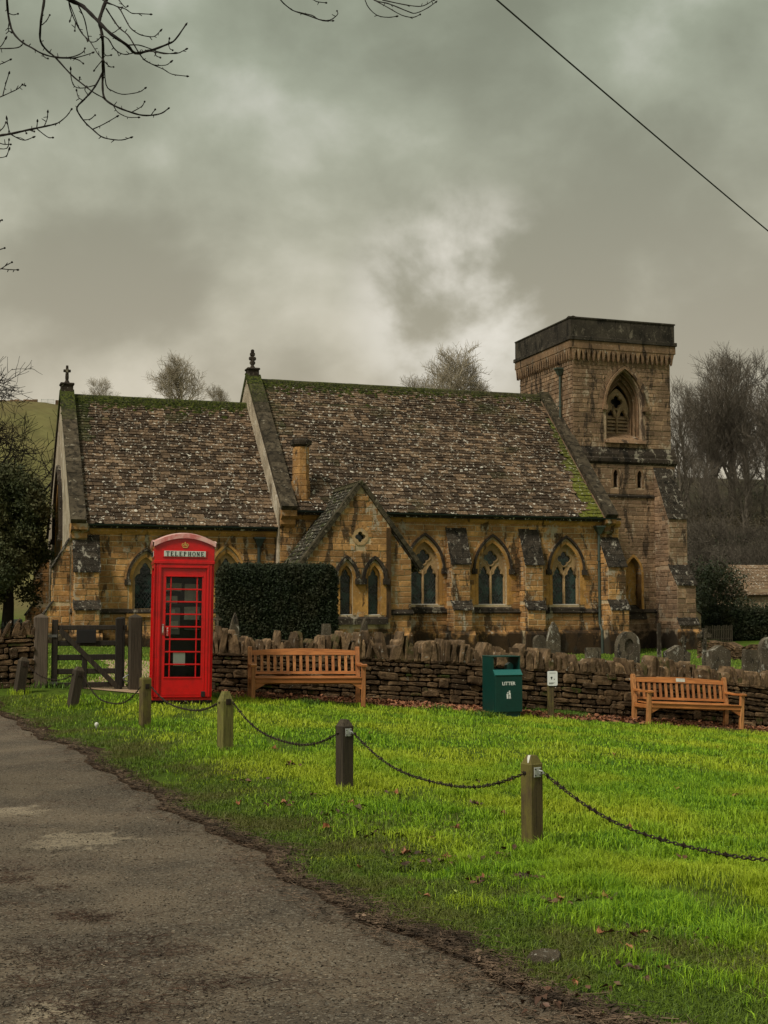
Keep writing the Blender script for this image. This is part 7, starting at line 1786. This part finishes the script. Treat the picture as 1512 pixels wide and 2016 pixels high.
# churchyard grass
def yard(X, Y, rg): return (wall_v(X, Y) > .6) & in_view(X, Y, 1) & (wall_v(X, Y) < 30)
P = region(70000, yard, -16, 18, 20.5, 56, rg, 1); joined('churchyard_grass', [blades(P, .055, .022, rg, .5)], 'grass_yard', 'mown grass among the gravestones in front of the church')
# weeds at the wall foot
wp = []
for px, py, r_, n in ((1085, 1408, .42, 1500), (870, 1400, .12, 160), (430, 1376, .16, 300), (610, 1388, .12, 120), (960, 1412, .25, 300), (60, 1352, .5, 600), (1130, 1412, .2, 300)):
    x, y, z = on_ground(px, py); q = rg.normal(0, r_ * .6, (n, 2)) * [1, .45] + [x, y]; wp.append(q)
q = np.concatenate(wp); P = np.column_stack([q, ghv(q[:, 0], q[:, 1])])
joined('wall_foot_weeds', [blades(P, .10, .010, rg, .8)], 'weed_leaf', 'low green weeds and moss at the foot of the dry stone wall', 'weeds')
# ------------------------------------------------------------------ leaf litter, twigs, single leaves
def leafs3(P, size, rg, flat=.35):
    n = len(P); az = rg.uniform(0, 6.28, n); s = size * rg.uniform(.5, 1.4, n); N = np.stack([rg.normal(0, flat, n), rg.normal(0, flat, n), np.ones(n)], 1); N /= np.linalg.norm(N, axis=1)[:, None]
    A = np.stack([np.cos(az), np.sin(az), 0 * az], 1); A -= (A * N).sum(1)[:, None] * N; A /= np.linalg.norm(A, axis=1)[:, None]; B = np.cross(N, A); s = s[:, None]; c_ = N * s * rg.uniform(.05, .5, (n, 1))
    V = np.stack([P - A * s, P - A * s * .2 + B * s * .55 + c_, P + A * s, P - A * s * .2 - B * s * .55 + c_], 1).reshape(-1, 3); o = np.arange(n)[:, None] * 4
    T = np.concatenate([o + np.array([[0, 1, 2]]), o + np.array([[0, 2, 3]])], 1).reshape(-1, 3); t = np.zeros((n, 3)); t[:, 0] = rg.random(n); return V, T, np.repeat(t, 2, 0)
s_ = rg.uniform(.9, 12.5, 9000); dens = np.exp(-((s_ - 4.9) / 1.9) ** 2) + .30 + .4 * np.exp(-((s_ - 9.8) / 1.6) ** 2); s_ = s_[rg.random(9000) < dens * .8]; v_ = -.03 - np.abs(rg.beta(1.2, 1.5, len(s_))) * .78
X = WO[0] + s_ * CA - v_ * SA; Y = WO[1] + s_ * SA + v_ * CA; Z = ghv(X, Y) + .015 + rg.random(len(X)) * .05 * np.clip(1 + v_, .2, 1)
joined('leaf_litter', [leafs3(np.stack([X, Y, Z], 1), .036, rg, .8)], 'dead_leaf', 'brown fallen leaves drifted along the foot of the wall', 'leaves')
def sticks(P, L, r, rg, flat=.12):
    n = len(P); az = rg.uniform(0, 3.14, n) * .9 + rg.normal(0, .3, n); L = L * rg.lognormal(0, .55, n); D = np.stack([np.cos(az), np.sin(az), rg.normal(0, flat, n)], 1); S = np.stack([-np.sin(az), np.cos(az), 0 * az], 1) * (r * rg.uniform(.6, 1.5, n))[:, None]; U = np.array([0, 0, 1.0]) * r * 1.1
    m = P + S * rg.normal(0, 2.0, (n, 1)); a = P - D * L[:, None] / 2; b = P + D * L[:, None] / 2
    V = np.stack([a - S, a + S, a + U, m - S, m + S, m + U, b - S * .5, b + S * .5, b + U * .5], 1).reshape(-1, 3); o = np.arange(n)[:, None] * 9; fs = []
    for q in (0, 3):
        for i, j in ((0, 1), (1, 2), (2, 0)): fs += [[q + i, q + j, q + j + 3], [q + i, q + j + 3, q + i + 3]]
    T = np.concatenate([o + np.array([f]) for f in fs], 1).reshape(-1, 3); t = np.zeros((n, 3)); t[:, 0] = rg.random(n); return V, T, np.repeat(t, len(fs), 0)
n = 16000; Y = 1 / (1 / 4.4 + (1 / 18.5 - 1 / 4.4) * rg.random(n)); d = np.abs(rg.normal(.05, .10, n)) * (1 + .35 * np.sin(Y * 3)); d = np.where(rg.random(n) < .12, -rg.random(n) * .25, d); X = road_edge(Y) + d * (.8 + 3 / Y * .4); P = np.stack([X, Y, ghv(X, Y) + .014 + rg.random(n) * .022], 1)
joined('twig_litter', [sticks(P, .050, .0019, rg), leafs3(P[:500] + [0, 0, .008], .016, rg, .5)], 'litter_mat', 'twigs, bark and leaf scraps along the road edge', 'debris')
cl = []
for px, py, r_, n in ((150, 1810, .12, 120), (200, 1815, .08, 70), (30, 1740, .10, 90), (100, 1755, .08, 60), (270, 1855, .10, 70), (330, 1880, .12, 80), (230, 1890, .16, 90), (60, 1885, .22, 160), (110, 1900, .16, 120), (60, 1950, .14, 110), (210, 1950, .10, 80), (165, 1990, .14, 170), (260, 1998, .16, 160), (385, 1950, .16, 130), (440, 1940, .10, 60), (560, 1940, .5, 60), (90, 1700, .5, 40), (30, 1722, .12, 60), (300, 1700, 1.2, 120), (500, 1850, 1.0, 140), (800, 1960, .5, 60), (60, 1990, .4, 120), (830, 1995, .15, 60), (20, 1780, .15, 80)):
    x, y, z = on_ground(px, py); q = rg.normal(0, 1, (int(n * 1.1), 2)) * [r_ * .9, r_ * .7] + [x, y]; cl.append(q)
q = np.concatenate(cl); P = np.column_stack([q, ghv(q[:, 0], q[:, 1]) + .014 + rg.random(len(q)) * .006]); P = P[P[:, 0] < road_edge(P[:, 1])]
n_ = 26000; Yg = 1 / (1 / 4.4 + (1 / 13 - 1 / 4.4) * rg.random(n_)); Xg = rg.uniform(-3.9, 1.4, n_); m = (Xg < road_edge(Yg) - .02) & in_view(Xg, Yg, .6); Xg, Yg = Xg[m], Yg[m]
joined('road_grit', [sticks(np.column_stack([Xg, Yg, ghv(Xg, Yg) + .0135]), .0075, .0026, rg, .02)], 'grit_mat', 'loose light and dark grit on the tarmac', 'grit')
joined('road_twigs', [sticks(P, .045, .0013, rg, .03)], 'twig_mat', 'small clusters of broken twigs scattered on the road', 'debris')
def one_leaf(px, py, size, lab, mat='dead_leaf', curl=.5, group=None, name='fallen_leaf', up=.0):
    x, y, z = on_ground(px, py); M = MB(); n = 10; rr_ = random.Random(px * 7 + py); P = []
    for k in range(n):
        a = 2 * math.pi * k / n; r_ = size * (1 if k % 2 == 0 else .66) * rr_.uniform(.8, 1.15) * (1.25 if k in (0, 5) else .85); P.append((r_ * math.cos(a), r_ * .8 * math.sin(a), size * curl * abs(math.sin(a)) * rr_.uniform(.4, 1.3)))
    M.add(P + [(0, 0, 0)], [(k, (k + 1) % n, n) for k in range(n)], (rr_.uniform(.35, 1), 0, 0)); M.tube([(-size * 1.2, 0, .0), (-size * 1.9, size * .2, .004)], .0012, 4)
    o = M.build(name, MAT[mat]); o.location = (x, y, z + .030 + up); o.rotation_euler = (rr_.uniform(-.5, .5) - .35, rr_.uniform(-.4, .4), rr_.uniform(0, 6.28)); tag(o, lab, 'leaf', group)
one_leaf(709, 1719, .034, 'orange-brown upright fallen leaf on the twig litter at the road edge'); one_leaf(850, 1661, .030, 'curled reddish-brown leaf left of the nearest post, in the grass')
one_leaf(895, 1770, .036, 'pale yellow-green fallen leaf on the muddy edge', 'green_leaf', .3); one_leaf(842, 1779, .030, 'dark orange leaf half buried in litter beside the pale green leaf')
one_leaf(1238, 1881, .028, 'pale peach dried leaf in the grass near the bottom right'); one_leaf(1268, 1856, .030, 'brown leaf just above the peach one at the bottom right')
one_leaf(1262, 1928, .038, 'large dark brown leaf in the lower right grass', 'litter_mat'); one_leaf(932, 1590, .036, 'dark winged-looking leaf in the lawn left of the nearest post', 'litter_mat', 1.0)
one_leaf(1130, 1950, .026, 'small tan leaf among twigs at the bottom edge'); one_leaf(1030, 1740, .034, 'flat dark brown leaf below the nearest post', 'litter_mat')
for px, py in ((570, 1510), (705, 1600), (560, 1590), (780, 1570), (1002, 1512), (1110, 1420), (1412, 1476), (1210, 1492), (1448, 1576), (990, 1614), (880, 1700), (800, 1690), (950, 1740), (1100, 1785), (1190, 1780), (1000, 1545), (540, 1480), (470, 1590), (640, 1640), (900, 1640), (1330, 1560), (1240, 1640), (1380, 1440), (730, 1450), (1060, 1570), (690, 1590), (1180, 1850)):
    one_leaf(px, py, .038, 'small curled brown leaf lying in the green verge', 'litter_mat' if px % 2 else 'dead_leaf', .8, 'small brown leaves scattered over the lawn')
cl = []
for px, py, r_, n in ((570, 1512, .10, 8), (560, 1590, .16, 22), (650, 1610, .14, 14), (700, 1600, .12, 12), (620, 1570, .20, 14), (780, 1570, .10, 9), (870, 1705, .22, 26), (800, 1690, .20, 22), (950, 1745, .10, 14), (1035, 1740, .10, 16), (1000, 1690, .16, 10), (1105, 1790, .12, 14), (1195, 1780, .09, 14), (1200, 1805, .12, 10), (1262, 1930, .12, 18), (1240, 1850, .12, 10), (990, 1612, .08, 12), (935, 1592, .06, 9), (945, 1545, .05, 7), (1100, 1990, .20, 24), (1180, 1960, .16, 14), (740, 1650, .22, 20), (480, 1545, .16, 14), (1400, 1860, .12, 9), (1340, 1700, .06, 5)):
    x, y, z = on_ground(px, py); q = rg.normal(0, r_ * .55, (n, 2)) * [1, .8] + [x, y]; cl.append(q)
q = np.concatenate(cl); P = np.column_stack([q, ghv(q[:, 0], q[:, 1]) + .022 + rg.random(len(q)) * .022])
joined('leaf_clumps', [leafs3(P, .023, rg, .6)], 'wet_leaf', 'dark wet leaf scraps caught in the grass near the road edge', 'leaves')
x, y, z = on_ground(1074, 1902)
M = MB(); M = rock([(.08 * math.cos(a) * (1 + .15 * math.sin(3 * a)), .06 * math.sin(a)) for a in [2 * math.pi * k / 9 for k in range(9)]], lambda a, b, d: (a, b, -d), -.02, .05, (.5, 0, 0), .004, .03)
o = M.build('stone', MAT['grave']); o.location = (x, y, z + .035); o.rotation_euler = (.1, 0, .3); tag(o, 'flat grey stone lying in the debris at the road edge', 'stone')
x, y, z = on_ground(190, 1438); M = MB(); M.tube([(0, 0, 0), (0, 0, .03), (0, 0, .05), (0, 0, .075), (0, 0, .085)], [.012, .010, .027, .022, .005], 9)
o = M.build('mushroom', MAT['pale_cap'] if 'pale_cap' in MAT else MAT['paper'], smooth=True); o.location = (x, y, z + .01); tag(o, 'small pale mushroom in the grass below the leaning post', 'mushroom')
for k, (px, py) in enumerate(((905, 1388), (1450, 1442), (640, 1394))):
    s, _ = onv(px, py, -.78, WO)[0], 0; pA = wpt(s - .7, -.80); pB = wpt(s + .7, -.80); A = Vector((*pA, gh(*pA) + .02)); B = Vector((*pB, gh(*pB) + .02))
    if k == 0: continue
    M = MB(); M.slab(A, B, (0, .03, 0), (0, 0, .02)); tag(M.build('timber_edging', MAT['oak_post']), ('', 'low timber edging board at the foot of the right-hand bench', 'low timber edging board in front of the left-hand bench')[k], 'edging', 'timber edging of the soil bed')
